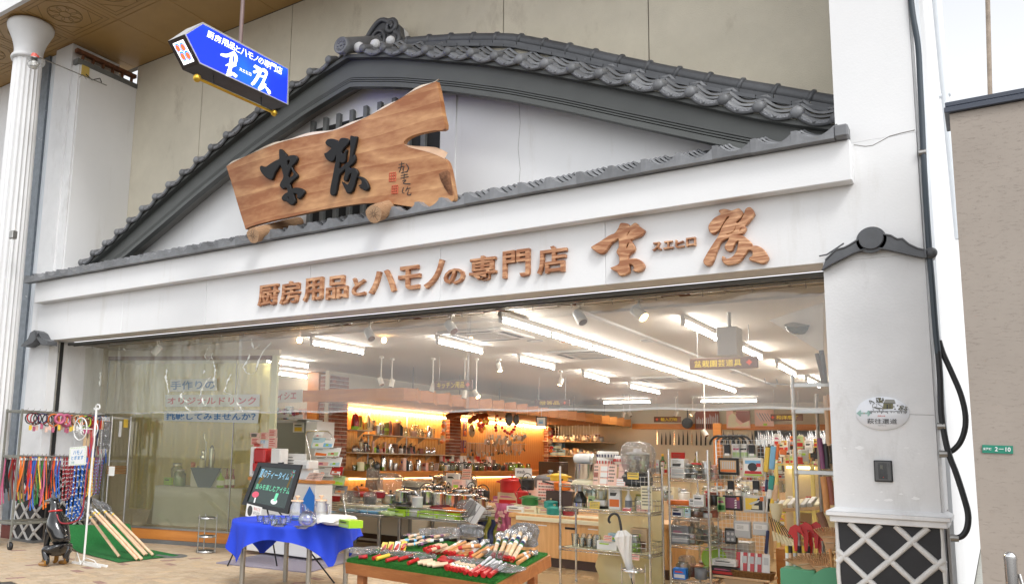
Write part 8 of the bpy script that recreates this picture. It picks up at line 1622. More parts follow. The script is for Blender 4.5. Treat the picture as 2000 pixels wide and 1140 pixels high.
put('lemon_jar',jar(.06,.2,'steel','lime'),r1p(1240,SH1[2],RY0+.16),'glass jar of yellow green pieces on the lower rack shelf','jar');put('lemon_jar',jar(.055,.19,'steel','olive'),r1p(1226,SH1[2],RY0+.2),'glass jar half hidden by the white umbrella','jar')
for px,w,lab in((1186,.10,'pink price card on the white box of the lower rack shelf'),(1239,.09,'pink price card hanging from the right of the lower shelf')):put('pink_card',card(w,.07,'card','print_red',3,.3,px%7),r1p(px,SH1[2]+(.10 if px==1186 else-.07),RY0+.05 if px==1186 else RY0-.02),lab,'card')
q=MB('sheet_olive');q.grid(lambda u,v:V(RX0+.30+(RX1-RX0-.32)*u+.02*SIN(9*v),RY1-.06-.03*SIN(u*7+2*v),.04+.36*v),20,8);tag(obj('plastic_sheet',q),'wrinkled beige sheet behind the umbrella below the rack','sheet')
# second, deeper wire rack on castors
r2=thing('castor_rack','crowded chrome wire trolley with glass ware right of the entrance rack','rack',(0,0,0));QX0,QX1,QY0,QY1=-3.06,-2.62,9.75,10.9
SH2=(1.30,.99,.86,.55,.16)
for x in(QX0,QX1):
 for y in(QY0,QY1):post(r2,x,y,1.62)
for z in SH2:WSH(r2,QX0,QX1,QY0,QY1,z)
for z in(.62,.68,1.36,1.42):q=MB('chrome');q.tu([(QX0,QY0,z),(QX1,QY0,z),(QX1,QY1,z)],.005,5);obj('guard_rail',q,r2)
def CSR(t,x,y,r=.05):
 q=MB('black_rubber');q.T=MTR((x,y,r))@MRO(PI/2,4,'X');q.la([(r*.5,-.02),(r,-.016),(r,.016),(r*.5,.02)],18);w=obj('castor',q,t);q=MB('steel');q.box(x-.012,x+.012,y-.026,y-.021,r*.8,r*2.1);q.box(x-.03,x+.03,y-.03,y+.03,r*2.1,r*2.2);obj('fork',q,w);return w
CSR(r2,QX0,QY0-.03);CSR(r2,QX1+.02,QY0-.02);CSR(r2,QX1,QY1)
def r2p(px,z,y):p=ony(px,1000,y);return V(min(max(p.x,QX0+.08),QX1-.06),y,z+.004)
items2=[(1322,1.30,9.9,CTN(.16,.14,.22,'white','lightgrey',1),'white plastic box on the top of the castor rack','box'),(1345,1.30,9.92,jar(.07,.17,'steel','black'),'black topped wrapped jar on the castor rack','jar'),(1362,1.30,9.95,jar(.075,.18,'red','black'),'jar with dark and red wrapping on the castor rack','jar'),(1335,1.30,10.3,CTN(.1,.2,.1,'tan','white',2),'row of small tan cartons on the castor rack','carton'),(1382,1.30,10.0,CAN(.05,.20,'steel','steel'),'steel shaker set on the castor rack','shaker'),(1396,1.30,10.1,CTN(.12,.1,.16,'pink','white',3),'pale pink carton on the castor rack','carton'),(1325,.99,9.95,CAN(.16,.05,'orange','orange'),'orange red lid dish under the top shelf of the castor rack','dish'),(1375,.99,10.0,CAN(.07,.1,'darkred','red'),'small red pot on the castor rack','pot'),(1396,.99,10.2,CAN(.05,.12,'black','black'),'black mug shape on the castor rack','mug'),(1318,.86,9.85,CTN(.13,.1,.10,'white','navy',4),'white carton with blue print on the castor rack','carton'),(1335,.86,9.88,CTN(.14,.1,.11,'lime','palegreen',5),'lime carton on the castor rack','carton'),(1360,.86,9.95,jar(.09,.12,'pink','rosewood'),'wrapped reddish bowls on the castor rack','bowl'),(1385,.86,10.1,CAN(.1,.10,'rosewood','tan'),'terracotta bowl on the castor rack','bowl'),(1322,.55,9.9,CTN(.2,.16,.2,'grey','lightgrey',6),'grey tool carton behind the guard rail','carton'),(1350,.55,10.0,jar(.13,.2,None),'large clear plastic tub behind the guard rail','tub'),(1385,.55,10.3,jar(.14,.22,None),'second clear plastic tub behind the guard rail','tub'),(1300+12,.16,9.85,CTN(.14,.12,.12,'cone_blue','white',7),'blue and white carton on the lowest shelf','carton'),(1330,.16,9.95,jar(.08,.2,None),'clear bag jar on the lowest shelf','jar'),(1348,.16,10.2,CAN(.14,.13,'rosewood','copper'),'round brown terracotta pot on the lowest shelf','pot'),(1366,.16,10.0,mug(.07,.12,'grey'),'grey pot on the lowest shelf','pot'),(1395,.16,10.3,CAN(.13,.09,'tan','rosewood'),'pinkish bowl on the lowest shelf','bowl'),(1392,.25,10.5,CAN(.14,.03,'lime','lime'),'bright green plate standing on the lowest shelf','plate')]
for px,z,y,me,lab,cat in items2:
 p=r2p(px,z,y);o=put(cat,me,p,lab,cat,R(-.3,.3))
 if cat=='plate':o.rotation_euler=(PI/2*.85,0,.3);o.location.z+=.1
rk=random.Random(21)
for k in range(64):
 z=rk.choice((1.30,.99,.86,.55,.16));gc_=rk.choice(('lightgrey','steel','white','tan','rosewood','jar_glass','jar_glass','cream','grey','palegreen','darkred','aqua','copper'));kd=rk.randrange(3)
 hh=min(rk.uniform(.05,.16),.10 if z==.86 else .2);me=(CTN(rk.choice((.06,.09,.12)),.07,round(hh,2),gc_ if gc_!='jar_glass' else 'white','lightgrey',k%6),jar(rk.choice((.03,.045)),round(hh,2),'steel',None if gc_=='jar_glass' else gc_),CAN(rk.choice((.035,.05)),round(hh,2),gc_,'steel'))[kd]
 put('rack_goods',me,V(rk.uniform(QX0+.06,QX1-.05),rk.uniform(QY0+.05,QY1-.05),z+.004),cname(gc_)+' '+('carton','jar','tin')[kd]+' on the '+{1.30:'top',.99:'second',.86:'third',.55:'fourth',.16:'lowest'}[z]+' shelf of the castor rack','goods',rk.uniform(-.5,.5),'small goods on the castor rack')
for k,(px,z,y,s)in EM(((1328,.56,9.95,.3),(1370,.56,10.2,.34),(1340,.17,10.1,.26),(1370,1.31,10.05,.16),(1390,1.31,10.1,.15))):bag('clear_bag',r2p(px,z,y),s*.7,s,s*.9,'crumpled clear bag on the castor rack, '+('middle shelf left','middle shelf right','lowest shelf','top shelf left','top shelf right')[k],'bag','wrap')
q=MB('lightgrey');q.box(-3.0,-2.5,11.05,11.35,.3,.52,bev=.004);q.m('hotpink').box(-2.9,-2.6,11.045,11.0495,.42,.43);q.box(-2.9,-2.7,11.045,11.0495,.38,.385);tag(obj('long_carton',q),'long pale carton with pink print behind the castor rack','carton')
# wire grid stand with hanging packs
gs=thing('grid_stand','white wire grid stand hung with packaged kitchen tools','stand',(0,0,0));GY=10.25;GX0,GX1=ony(1402,1000,GY).x,ony(1498,1000,GY).x
q=MB('white_metal');q.tu([(GX0,GY,.12),(GX0,GY,1.76),(GX1,GY,1.76),(GX1,GY,.12)],.009,7);obj('frame',q,gs);q=MB('white_metal')
n=12
for i in range(1,n):q.tu([(GX0+(GX1-GX0)*i/n,GY,.2),(GX0+(GX1-GX0)*i/n,GY,1.76)],.0022,4,caps=False)
for i in range(1,34):q.tu([(GX0,GY,.2+1.56*i/34),(GX1,GY,.2+1.56*i/34)],.0022,4,caps=False)
obj('wire_grid',q,gs);CSR(gs,GX0,GY,.04);CSR(gs,GX1+.02,GY,.04);q=MB('beech');q.box(GX0-.05,GX1+.05,GY-.22,GY+.2,.20,.225,bev=.004);obj('base_shelf',q,gs)
def gg(px,py,d=.05):return ony(px,py,GY-d)
for i,(x0,y0,x1,y1,c1_,c2_,c3_,lab)in EM(((1403,893,1443,927,'chalk_black','tan','orange','black pack with an orange knife sharpening picture'),(1452,893,1491,929,'white','skyblue','red','blue and white pack with a round black fan'),(1412,966,1450,997,'chalk_black','purple','purple','dark pack with a purple label and white brush writing'),(1452,966,1495,1001,'lightgrey','yellow','black','yellow and black pack with a slicer picture'),(1433,1016,1467,1051,'lightgrey','white','lightgrey','clear pack of small trays with a white label, left of two'),(1470,1018,1502,1046,'lightgrey','white','lightgrey','clear pack of small trays with a white label, right of two'),(1416,1030,1440,1062,'chalk_black','grey','lightgrey','black carton with pale pictures at the lower left of the grid'))):
 a,c=gg(x0,y0,.06+.03*(i%2)),gg(x1,y1,.06+.03*(i%2));t=thing('hanging_pack',lab,'pack',(0,0,0));q=MB(c1_);yq=GY-.06-.03*(i%2);q.box(a.x,c.x,yq-.02,yq+.05,c.z,a.z,bev=.006);obj('pack',q,t);w,h=c.x-a.x,a.z-c.z;P=lambda u,v,d=.0215:(a.x+w*u,yq-d,c.z+h*v)
 q=MB(c2_);q.qd(P(.1,.15),P(.9,.15),P(.9,.85),P(.1,.85));q.m(c3_)
 if i==0:q.qd(P(.12,.17,.022),P(.88,.17,.022),P(.88,.3,.022),P(.12,.3,.022));q.m('lightgrey');[q.qd(P(.2+.11*k,.35,.022),P(.26+.11*k,.35,.022),P(.27+.11*k,.8,.022),P(.21+.11*k,.75,.022))for k in range(6)]
 elif i==1:q.m('white').qd(P(.1,.15,.022),P(.9,.15,.022),P(.9,.66,.022),P(.1,.66,.022));q.m('black').add([P(.48+.25*COS(s),.48+.24*SIN(s),.0225)for s in[j*2*PI/18 for j in range(18)]],[tuple(range(18))],False);q.m('red');q.qd(P(.05,.1,.023),P(.95,.1,.023),P(.92,.26,.023),P(.08,.26,.023));q.qd(P(.68,.5,.023),P(.9,.5,.023),P(.9,.7,.023),P(.68,.7,.023));q.m('lime').qd(P(.02,.01,.0222),P(.98,.01,.0222),P(.98,.08,.0222),P(.02,.08,.0222))
 elif i==2:q.m('white');[q.qd(P(.62,.15+.16*k,.0222),P(.74,.17+.16*k,.0222),P(.72,.27+.16*k,.0222),P(.64,.24+.16*k,.0222))for k in range(4)];q.m('orange').qd(P(.74,.7,.0222),P(.88,.7,.0222),P(.88,.92,.0222),P(.74,.92,.0222))
 elif i==3:q.m('black').qd(P(.35,.15,.022),P(.9,.15,.022),P(.9,.85,.022),P(.7,.85,.022));q.m('lightgrey').add([P(.25,.5,.0225),P(.45,.62,.0225),P(.8,.78,.0225),P(.7,.6,.0225),P(.4,.45,.0225)],[(0,4,3,2,1)],False);q.m('cream').qd(P(.4,.2,.0225),P(.72,.2,.0225),P(.72,.42,.0225),P(.4,.42,.0225));q.m('orange').qd(P(.78,.7,.0225),P(.95,.7,.0225),P(.95,.95,.0225),P(.78,.95,.0225))
 elif i in(4,5):q.m('print_grey');[q.qd(P(.2,.55+.08*k,.022),P(.6,.55+.08*k,.022),P(.6,.57+.08*k,.022),P(.2,.57+.08*k,.022))for k in range(3)];q.m('lightgrey').qd(P(.08,.12,.022),P(.92,.12,.022),P(.92,.45,.022),P(.08,.45,.022))
 else:[q.add([P(.3+.35*(k%2)+.12*COS(s),.3+.35*(k//2)+.1*SIN(s),.022)for s in[j*2*PI/12 for j in range(12)]],[tuple(range(12))],False)for k in range(4)]
 obj('pack_print',q,t)
for k,(px,py)in EM(((1420,868),(1468,868),(1427,938),(1476,938))):a=gg(px,py,.05);q=MB('chalk_black');q.box(a.x-.035,a.x+.035,GY-.06,GY-.02,a.z-.11,a.z,bev=.006);q.m('white').box(a.x-.025,a.x+.025,GY-.062,GY-.0605,a.z-.13,a.z-.10);LK(obj('black_gadget',q),'small black gadget hooked on the wire grid, '+('upper left','upper right','lower left','lower right')[k],'gadget')
for k,px in EM((1433,1447,1462)):put('ring_box',CTN(.11,.06,.17,'white','palegreen',k),V(gg(px,880).x,GY+.12,gg(px,895).z),'white carton with a black ring picture behind the grid','carton',0,'white cartons behind the wire grid')
bk=thing('wicker_basket','shallow brown wicker basket holding red forks at the foot of the grid','basket',(0,0,0));a,c=gg(1433,1087,.2),gg(1503,1106,.2);q=MB('copper');mat('wicker',(.36,.17,.05),.7,na=.5,nsc=40,bump=1,bsc=70);q=MB('wicker');z0,z1=.226,.226+(a.z-c.z)*.95
for k in range(5):zz=z0+(z1-z0)*k/4;o=.02*k/4;q.tu([(a.x-o,GY-.2-o,zz),(c.x+o,GY-.2-o,zz),(c.x+o,GY-.02,zz),(a.x-o,GY-.02,zz)],.014,6,closed=1)
q.box(a.x,c.x,GY-.2,GY-.02,z0,z0+.01);obj('weave',q,bk)
for k in range(4):x=a.x+.06+k*(c.x-a.x-.1)/3.6;p=MB('white');p.T=MTR((x,GY-.11,z0+.03))@MRO(-.25,4,'X');p.box(-.065,.065,0,.006,0,.24);p.m('red').box(-.065,-.02,-.003,-.0005,0,.24);p.m('lightgrey');p.box(0,.05,-.004,-.0005,.12,.20);LK(obj('fork_pack',p),'red and white pack of small forks in the wicker basket','pack','fork packs in the wicker basket')
put('white_case',CTN(.26,.2,.07,'white','lightgrey',1),V(gg(1420,1075).x,GY-.1,.33),'white lidded case left of the wicker basket','case');put('black_case',CTN(.3,.2,.09,'chalk_black','red',2),V(gg(1420,1090).x,GY-.1,.228),'black and red carton under the white case','carton')
q=MB('tan');q.box(GX0+.1,GX1-.02,GY-.2,GY+.1,.02,.198);tag(obj('tan_carton',q),'plain tan carton on the floor under the grid','carton')
for i,(px,py,m_,L,w,lab)in EM(((1500,873,'yellow',.28,.05,'yellow rubber glove pack hanging beside the grid'),(1511,871,'skyblue',.26,.06,'blue brush hanging beside the grid'),(1520,866,'orange',.18,.03,'orange handled scoop beside the grid'),(1530,877,'orange',.06,.07,'short orange blade beside the grid'),(1508,928,'teal',.16,.06,'green scoop hanging lower beside the grid'),(1516,946,'handle_wood',.18,.05,'wooden paddle hanging beside the grid'),(1506,972,'yellow',.16,.07,'lower yellow pack beside the grid'),(1498,935,'navy',.14,.03,'navy strip pack beside the grid'),(1504,955,'white',.26,.05,'white label pack beside the grid'),(1500,1035,'navy',.26,.035,'navy card of white clips beside the grid'))):
 p=ony(px,py,GY-.12);q=MB(m_);q.T=MTR(p)@MRO(.12,4,'Y');q.box(-w/2,w/2,-.012,.012,-L,0,bev=.008);q.T=None;q.m('steel').tu([p+V(0,.12,.02),p+V(0,0,.02)],.003,4);LK(obj('hanging_tool',q),lab,'tool')
for k in range(7):p=ony(1503+k*4.2,1008+k*2.5,GY-.14);q=MB('chalk_black');e=p+V(.05+.02*k,0,-.26);q.tu([p,p+(e-p)*.6],.005,5);q.m('cream').tu([p+(e-p)*.6,e],[.012,.022],6);LK(obj('basting_brush',q),'cream bristled brush with a thin dark handle hanging beside the grid','brush','cream brushes beside the grid')
p=ony(1516,1000,GY-.1);q=MB('cream');q.la([(.03,0),(.06,.1),(.075,.2)],14);tag(obj('cream_funnel',q,None,p-V(0,0,.1)),'tall cream plastic funnel beside the grid','funnel')
for k in range(3):put('green_picks',CTN(.05,.02,.17,'palegreen','green',k),ony(1406+k*3,990,GY-.16)-V(0,0,.05),'fan of green handled picks at the left of the grid','picks',0,'green handled picks')
# knife show case and goods beyond the grid
sc_=thing('show_case','cream framed glass show case full of knives deep on the right','show case',(0,0,0));a,c=ony(1515,905,13),ony(1592,1045,13)
mat('case_frame',(.74,.62,.22),.5);mat('case_light',(1,.82,.42),.5,emit=5)
for x in(a.x,(a.x+c.x)/2,c.x):q=MB('case_frame');q.box(x-.025,x+.025,12.98,13.03,.0,a.z,bev=.004);obj('frame_bar',q,sc_)
for z in(.45,.85,a.z):q=MB('case_frame');q.box(a.x,c.x,13.035,13.6,z-.02,z);obj('case_shelf',q,sc_)
q=MB('case_light');q.box(a.x+.05,c.x-.05,13.5,13.53,a.z-.06,a.z-.03);obj('case_light',q,sc_);q=MB('wall_cream');q.box(a.x,c.x,13.61,13.65,0,a.z);obj('back',q,sc_)
for k in range(40):z=(.455,.855,a.z+.005)[k%3];x=R(a.x+.05,c.x-.1);gc_=RC(('white','cream','lightgrey','tan','red','palegreen','orange','yellow'));put('boxed_knife',CTN(R(.04,.1),R(.05,.2),R(.03,.22),gc_,RC(('lightgrey','grey','red')),k%6),V(x,R(13.1,13.5),z),cname(gc_)+' boxed knife on the '+('bottom','middle','top')[k%3]+' shelf of the cream show case','box',R(-.4,.4),'boxed goods of the cream show case')
q=MB('tan');q.T=MTR(ony(1548,985,11.6))@MRO(.18,4,'X')@MRO(-.12,4,'Y');q.box(-.42,.42,-.2,.25,-.04,0,bev=.004)
for k in range(11):q.m(RC(('white','cream','lightgrey'))).box(-.4+.075*k,-.34+.075*k,-.19,.2,.001,.03+.01*(k%3),bev=.004)
tag(obj('slanted_tray',q),'slanted tan tray of pale sharpening stones in front of the show case','tray')
for k in range(90):
 px=R(1515,1600);py=R(868,935)if k%3 else R(1000,1040);y=R(14,19);p=ony(px,py,y);gc_=RC(('white','cream','lime','yellow','orange','white','lightgrey','palegreen','brown','cream','tan'));put('far_goods',CTN(R(.05,.11),.06,R(.08,.24),gc_,RC(('white','lightgrey','red','green')),k%7),p,cname(gc_)+' packet in the '+('lower' if py>950 else 'upper')+' far display right of the grid','packet',R(-.4,.4),'packets of the far display right of the grid')
q=MB('beech');q.box(-5.6,-1.0,19.2,19.5,1.15,1.19);q.m('cream').box(-5.6,-1.0,19.4,19.45,0,1.15);tag(obj('far_display',q),'long cream back display unit before the far wall','display unit')
for k in range(110):x=R(-7.5,-1.2);gc_=RC(('white','white','cream','darkred','lightgrey','chalk_black','steel','palegreen','tan'));put('far_box',CTN(R(.06,.15),.1,R(.1,.34),gc_,RC(('lightgrey','red','grey','white')),k%7),V(x,R(19.22,19.38),1.19),cname(gc_)+' carton on the '+third(x+7.5,6.3)+' third of the long far display','carton',R(-.3,.3),'cartons on the far display')
q=MB('beech');q.box(-7.6,-5.61,19.2,19.5,1.15,1.19);q.m('cream').box(-7.6,-5.61,19.4,19.45,0,1.15);tag(obj('far_display',q),'left part of the cream display unit before the far wall','display unit')
for k in range(26):
 x=-7.35+k*.115;p=V(x,YB-.02,1.92);q=MB('chalk_black' if k%4 else 'chrome');w=.022;L=R(.3,.45);q.pz([(-w,0),(w,0),(w,L*.6),(0,L)],(p.x,YB-.02,p.z),(1,0,0),(0,0,1),-.004);LK(obj('wall_knife',q),'dark bladed knife displayed on the pale far wall','knife','dark knives on the pale far wall')
put('tall_red_pack',CTN(.3,.06,.5,'red','darkred',3),V(ony(1316,860,19).x,19.3,1.19),'tall red pack near the imported knives','pack');put('dark_bottle',bottle(.09,.5,'olive','black'),V(ony(1352,860,19).x,19.3,1.19),'large dark bottle before the far wall','bottle');put('olive_bottle',bottle(.08,.46,'green','yellow'),V(ony(1292,850,19.3).x,19.35,1.19),'green bottle under the imported knives sign','bottle')
q=MB('orange_wood');q.box(ony(1394,900,18).x,ony(1400,900,18).x+.1,18,18.1,0,2.3);tag(obj('wooden_post',q),'orange wooden post between the two far knife displays','post')
for k in range(5):p=ony(1405+k*11,868,15.5);q=MB('chalk_black');q.tu([p+V(.16*COS(t),0,.16*SIN(t))for t in[i*PI/10 for i in range(11)]],.022,6);LK(obj('black_arch',q),'black arched handle rising behind the wire grid','handle','black arched handles behind the grid')
for k,(px,y,w,h)in EM(((1290,12.5,.8,.9),(1420,14,1.1,.9),(1480,16,1.0,1.0),(1130,14.5,1.0,.8),(1200,16.5,1.4,.9))):
 p=ony(px,1000,y);q=MB('beech');q.box(p.x-w/2,p.x+w/2,y,y+.6,.0,h,bev=.005);tag(obj('shop_island',q),'beech goods island '+('behind the chrome rack','behind the wire grid','far behind the wire grid','left of the chrome rack','in the far middle of the shop')[k],'island')
 for j in range(26):gc_=RC(('white','cream','cream','lightgrey','tan','aqua','steel','darkred','chrome'));gk_=random.randrange(3);put('island_goods',(CTN(R(.08,.15),.1,R(.1,.24),gc_,'lightgrey',j%5),jar(.07,R(.14,.24),'steel',gc_),CAN(.09,R(.1,.2),gc_,'steel'))[gk_],V(p.x+R(-w/2+.1,w/2-.1),y+R(.08,.5),h),cname(gc_)+' '+('box','jar','tin')[gk_]+' on the goods island '+('behind the chrome rack','behind the wire grid','far behind the wire grid','left of the chrome rack','in the far middle')[k],'goods',R(-.5,.5),'goods on the islands behind the racks')
# pole rack with hoes, red tools, bamboo rakes, green tubs
pr2=thing('pole_rack','steel pole rack with hooks beside the right pillar','rack',(0,0,0));py_=8.15;mat('pole_steel',(.30,.27,.24),.38,.9,na=.25,nsc=15)
pA=[ony(x,y,py_)for x,y in((1545,730),(1552,850),(1557,980),(1560,1125))]
q=MB('steel');xA=pA[1].x;q.tu([(xA,py_,.42),(xA,py_,pA[0].z)],.017,10);q.tu([(xA,py_,.42),(xA-.01,py_-.02,.36),(xA-.04,py_-.06,.33),(xA-.05,py_-.1,.02)],.017,10);obj('front_post',q,pr2);pB=ony(1596,800,8.75);q=MB('pole_steel');q.tu([(pB.x,8.75,0),(pB.x,8.75,pB.z+.15)],.016,9);obj('rear_post',q,pr2)
for z in(ony(1545,752,py_).z,ony(1550,803,py_).z,ony(1555,921,py_).z):
 q=MB('steel');q.box(xA,-1.0,py_-.012,py_+.012,z-.02,z+.02,bev=.003);obj('cross_bar',q,pr2);collar(pr2,xA,py_,z)
zt2=ony(1545,752,py_).z;q=MB('steel');q.tu([(xA+.0,py_,zt2),(xA-.22,py_-.02,zt2+.02),(xA-.23,py_-.02,zt2+.07)],.006,6);q.tu([(xA-.12,py_-.01,zt2+.01),(xA-.13,py_-.02,zt2+.06)],.006,6);obj('hook_arm',q,pr2)
for i,(px0,py0,px1,py1,m_,r,lab)in EM(((1612,772,1618,870,'handle_wood',.02,'upper pale wooden hoe shaft by the pillar'),(1620,770,1624,866,'orange_handle',.02,'orange wooden hoe shaft touching the pillar'),(1608,930,1616,1000,'orange_handle',.028,'lower orange shaft beside the pillar base'),(1618,930,1626,985,'rosewood',.024,'lower reddish shaft half behind the pillar'),(1595,690,1608,748,'darkbrown',.018,'dark curved handle top left of the pillar'),(1604,684,1612,748,'black',.02,'black handle top touching the pillar'),(1600,855,1608,915,'purple',.022,'dark maroon grip below the upper cross bar'),(1612,866,1616,915,'black',.022,'black grip below the upper cross bar'),(1600,1000,1612,1030,'brown',.03,'short brown shaft end by the pillar base'))):a,c=ony(px0,py0,8.0),ony(px1,py1,8.0);q=MB(m_);q.tu([a,(a+c)/2+V(.004,0,0),c],r,9);LK(obj('tool_shaft',q),lab,'shaft')
for i,(cx_,cy_,s)in EM(((1555,1050,1),(1575,1048,1.1),(1595,1045,1),(1602,1065,.8),(1585,1060,.9))):
 p=ony(cx_,cy_,8.05+.04*i);q=MB('red');k=.12*s;pts=[(-.5,.3),(-.35,.75),(0,1),(.35,.8),(.55,.2),(.35,.45),(.1,.5),(.15,0),(.05,-.9),(-.12,-.9),(-.15,0),(-.3,.2)];q.pz([(x*k,z*k)for x,z in pts],p,(1,0,0),(0,0,1),.025);q.m('chalk_black');q.pz([(-.06*k,-.6*k),(.06*k,-.6*k),(.08*k,.1*k),(-.06*k,.1*k)],p+V(0,-.004,0),(1,0,0),(0,0,1),-.004);LK(obj('red_pruning_tool',q),'red hooked garden tool hanging beside the pole rack, %s'%('leftmost','second','third and tallest','rightmost and lowest','fourth')[i],'garden tool')
def rake(px,py,px2,py2,w,n,y,lab):
 a,c=ony(px,py,y),ony(px2,py2,y);d=(c-a);L=d.length;u=d.normalized();s=V(-u.z,0,u.x);t=thing('bamboo_rake',lab,'rake',(0,0,0));mat('bamboo',(.72,.42,.22),.55,na=.25,nsc=20);q=MB('bamboo');
 for i in range(n):
  f=(i/(n-1)-.5)*2;e=a+d*(1-.10*f*f)+s*w*f;m_=a+d*.5+s*w*.42*f;q.tu([a+s*.02*f,m_,e,e+u*.006-V(0,.03,0)],[.007,.007,.0065,.005],5)
 obj('tines',q,t,kind='stuff');q=MB('tan');
 for f in(.35,.6):q.tu([a+d*f+s*w*(f*.85)*g+V(0,-.008,0)for g in(-1,-.5,0,.5,1)],.006,5)
 obj('binding',q,t);q=MB('orange_handle');q.tu([a-u*.4,a+d*.1],.013,7);obj('handle',q,t)
rake(1592,1125,1580,1082,.20,22,7.95,'large fan shaped bamboo rake head at the foot of the pole rack');rake(1622,1075,1617,1030,.10,13,7.75,'narrow bamboo rake standing against the pillar base');rake(1608,1130,1602,1090,.10,12,7.85,'small bamboo rake behind the green tub');
for i,(px,m_)in EM(((1543,'handle_wood'),(1552,'lightgrey'),(1561,'handle_wood'),(1570,'handle_wood'),(1578,'handle_wood'),(1537,'white'))):a,c=ony(px,1065,8.1),ony(px+2,1120,8.1);q=MB(m_);q.tu([a,c],.016,8);q.m('yellow' if i%2 else 'black').tu([a,a+(c-a)*.25],.0175,8);LK(obj('upright_handle',q),'wooden or grey tool handle standing in the green trough','handle','tool handles in the green trough')
mat('tub_green',(.10,.36,.20),.55);a,c=ony(1523,1108,7.85),ony(1592,1112,7.85);q=MB('tub_green');z1=a.z;q.box(a.x,c.x,7.85,8.2,.0,z1,bev=.01);tag(obj('green_trough',q),'pale green square trough holding upright tool handles','trough')
p=ony(1640,1150,7.62);q=MB('tub_green');q.T=MTR((ony(1628,1120,7.62).x,7.62,ony(1628,1148,7.62).z))@MRO(PI/2,4,'X');r_c=.11;q.la([(.001,0),(r_c*1.5,0),(r_c*1.5,.05)],30);tag(obj('green_disc',q),'round pale green tub edge beside the pillar base','tub')
q=MB('orange_wood');a,c=ony(1515,1070,10.6),ony(1545,1115,10.6);q.box(a.x,c.x,10.6,11,.02,a.z,bev=.004);tag(obj('orange_crate',q),'orange wooden box between the grid and the pole rack','crate')
# left side: leash cart
lc=thing('leash_cart','grey steel hook cart hung with colourful dog leashes and collars','cart',(0,0,0));LX,LXB=-11.15,-11.55;mat('cart_steel',(.24,.24,.21),.5,.4,na=.2)
yA,yB=6.39,7.82
for x,y in((LX,yA),(LXB,yA),(LX,yB),(LXB,yB)):q=MB('cart_steel');q.box(x-.014,x+.014,y-.014,y+.014,.12,1.96,bev=.003);obj('post',q,lc)
for z in(1.93,1.285,.36):
 for x in(LX,LXB):q=MB('cart_steel');q.box(x-.012,x+.012,yA+.016,yB-.016,z-.018,z+.018,bev=.003);obj('side_bar',q,lc)
 for y in(yA,yB):q=MB('cart_steel');q.box(LXB+.016,LX-.016,y-.012,y+.012,z-.018,z+.018,bev=.003);obj('end_bar',q,lc)
for x,y in((LX,yA),(LXB,yA),(LX,yB)):CSR(lc,x,y,.055)
def hook_row(x,z,n,y0,y1):
 q=MB('chrome')
 for i in range(n):y=y0+(y1-y0)*i/(n-1);q.tu([(x,y,z),(x+.09,y,z+.005),(x+.10,y,z+.03)],.003,4)
 obj('hooks',q,lc,kind='stuff')
hook_row(LX,1.945,16,yA+.03,yB);hook_row(LX,1.30,26,yA+.03,yB);hook_row(LXB,1.30,20,yA+.03,yB)
cols=['hotpink','green','blue','darkred','black','orange','green','blue','orange','brown','black','navy','yellow','darkred','red','black']
def strap(x,y,z,L,w,m_,lab,g=None):
 q=MB(m_);ph=R(0,6)
 q.grid(lambda u,v:V(x+.015*SIN(5*v+ph)*v+(u-.5)*w*.25,y+(u-.5)*w+.02*SIN(4*v+ph),z-L*v),2,8)
 q.grid(lambda u,v:V(x+.022+.02*SIN(4*v+ph+1)*v+(u-.5)*w*.25,y+.01+(u-.5)*w+.025*SIN(3*v+ph+2),z-L*.97*v),2,8);q.m('white' if R(0,1)<.3 else 'steel');q.box(x-.004,x+.028,y-w*.4,y+w*.4,z-.05,z-.02);LK(obj('dog_leash',q),lab,'leash',g)
cn_={'hotpink':'pink','skyblue':'sky blue','darkred':'dark red','rosewood':'brown'}
for i in range(46):
 f=i/45;xx=LX+.02 if i%2 else LXB+.03;y=yA+.02+f*.62;m_=cols[(i*5+i//7)%16];strap(xx,y,1.29,R(.46,.72)*(1.06 if m_ in('blue','orange')else 1),R(.015,.022),m_,'%s flat dog leash hanging in the left half of the lower row'%cn_.get(m_,m_),'flat dog leashes on the cart')
def rope(x,y,z,L,r,m_,m2,lab,g):
 q=MB(m_);ph=R(0,6);pts=[V(x+.02*SIN(ph+3*t),y-.02+.0*t,z-L*t)for t in[i/10 for i in range(11)]];pts2=pts+[pts[-1]+V(.01,.025,-.03)]+[p+V(.015,.05,0)for p in pts[::-1]];q.tu(pts2,r,6);q.m(m2)
 for i in range(1,len(pts2)-1):
  if i%1==0:d=(pts2[i+1]-pts2[i])*.35;q.tu([pts2[i],pts2[i]+d*.5+V(r*.3,0,0)],r*1.12,6)
 LK(obj('rope_leash',q),lab,'leash',g)
for i in range(7):rope(LX+.03*(i%2),yA+.70+.035*i,1.29,R(.55,.68),.010,'darkred','lightgrey','dark red braided rope leash in the middle of the cart','dark red rope leashes')
for i in range(7):rope(LX+.04*(i%2),yA+.86+.035*i,1.29,R(.8,.93),.012,'blue','white','thick blue and white braided rope leash on the cart','blue rope leashes')
for i in range(5):rope(LX+.04*(i%2),yA+1.08+.03*i,1.29,R(.5,.58),.009,'yellow','orange','yellow orange braided rope leash on the cart','yellow rope leashes')
for i in range(5):rope(LX+.03*(i%2),yA+1.2+.035*i,1.29,R(.45,.55),.010,'purple','skyblue','purple and blue braided rope leash on the cart','purple rope leashes')
for i in range(5):strap(LX+.03,yA+1.08+.07*i,1.93,R(.55,1.0),.022,('red','blue','navy','darkred','blue')[i],'%s leash hanging high at the right end of the cart'%('red','blue','navy','dark red','long blue')[i])
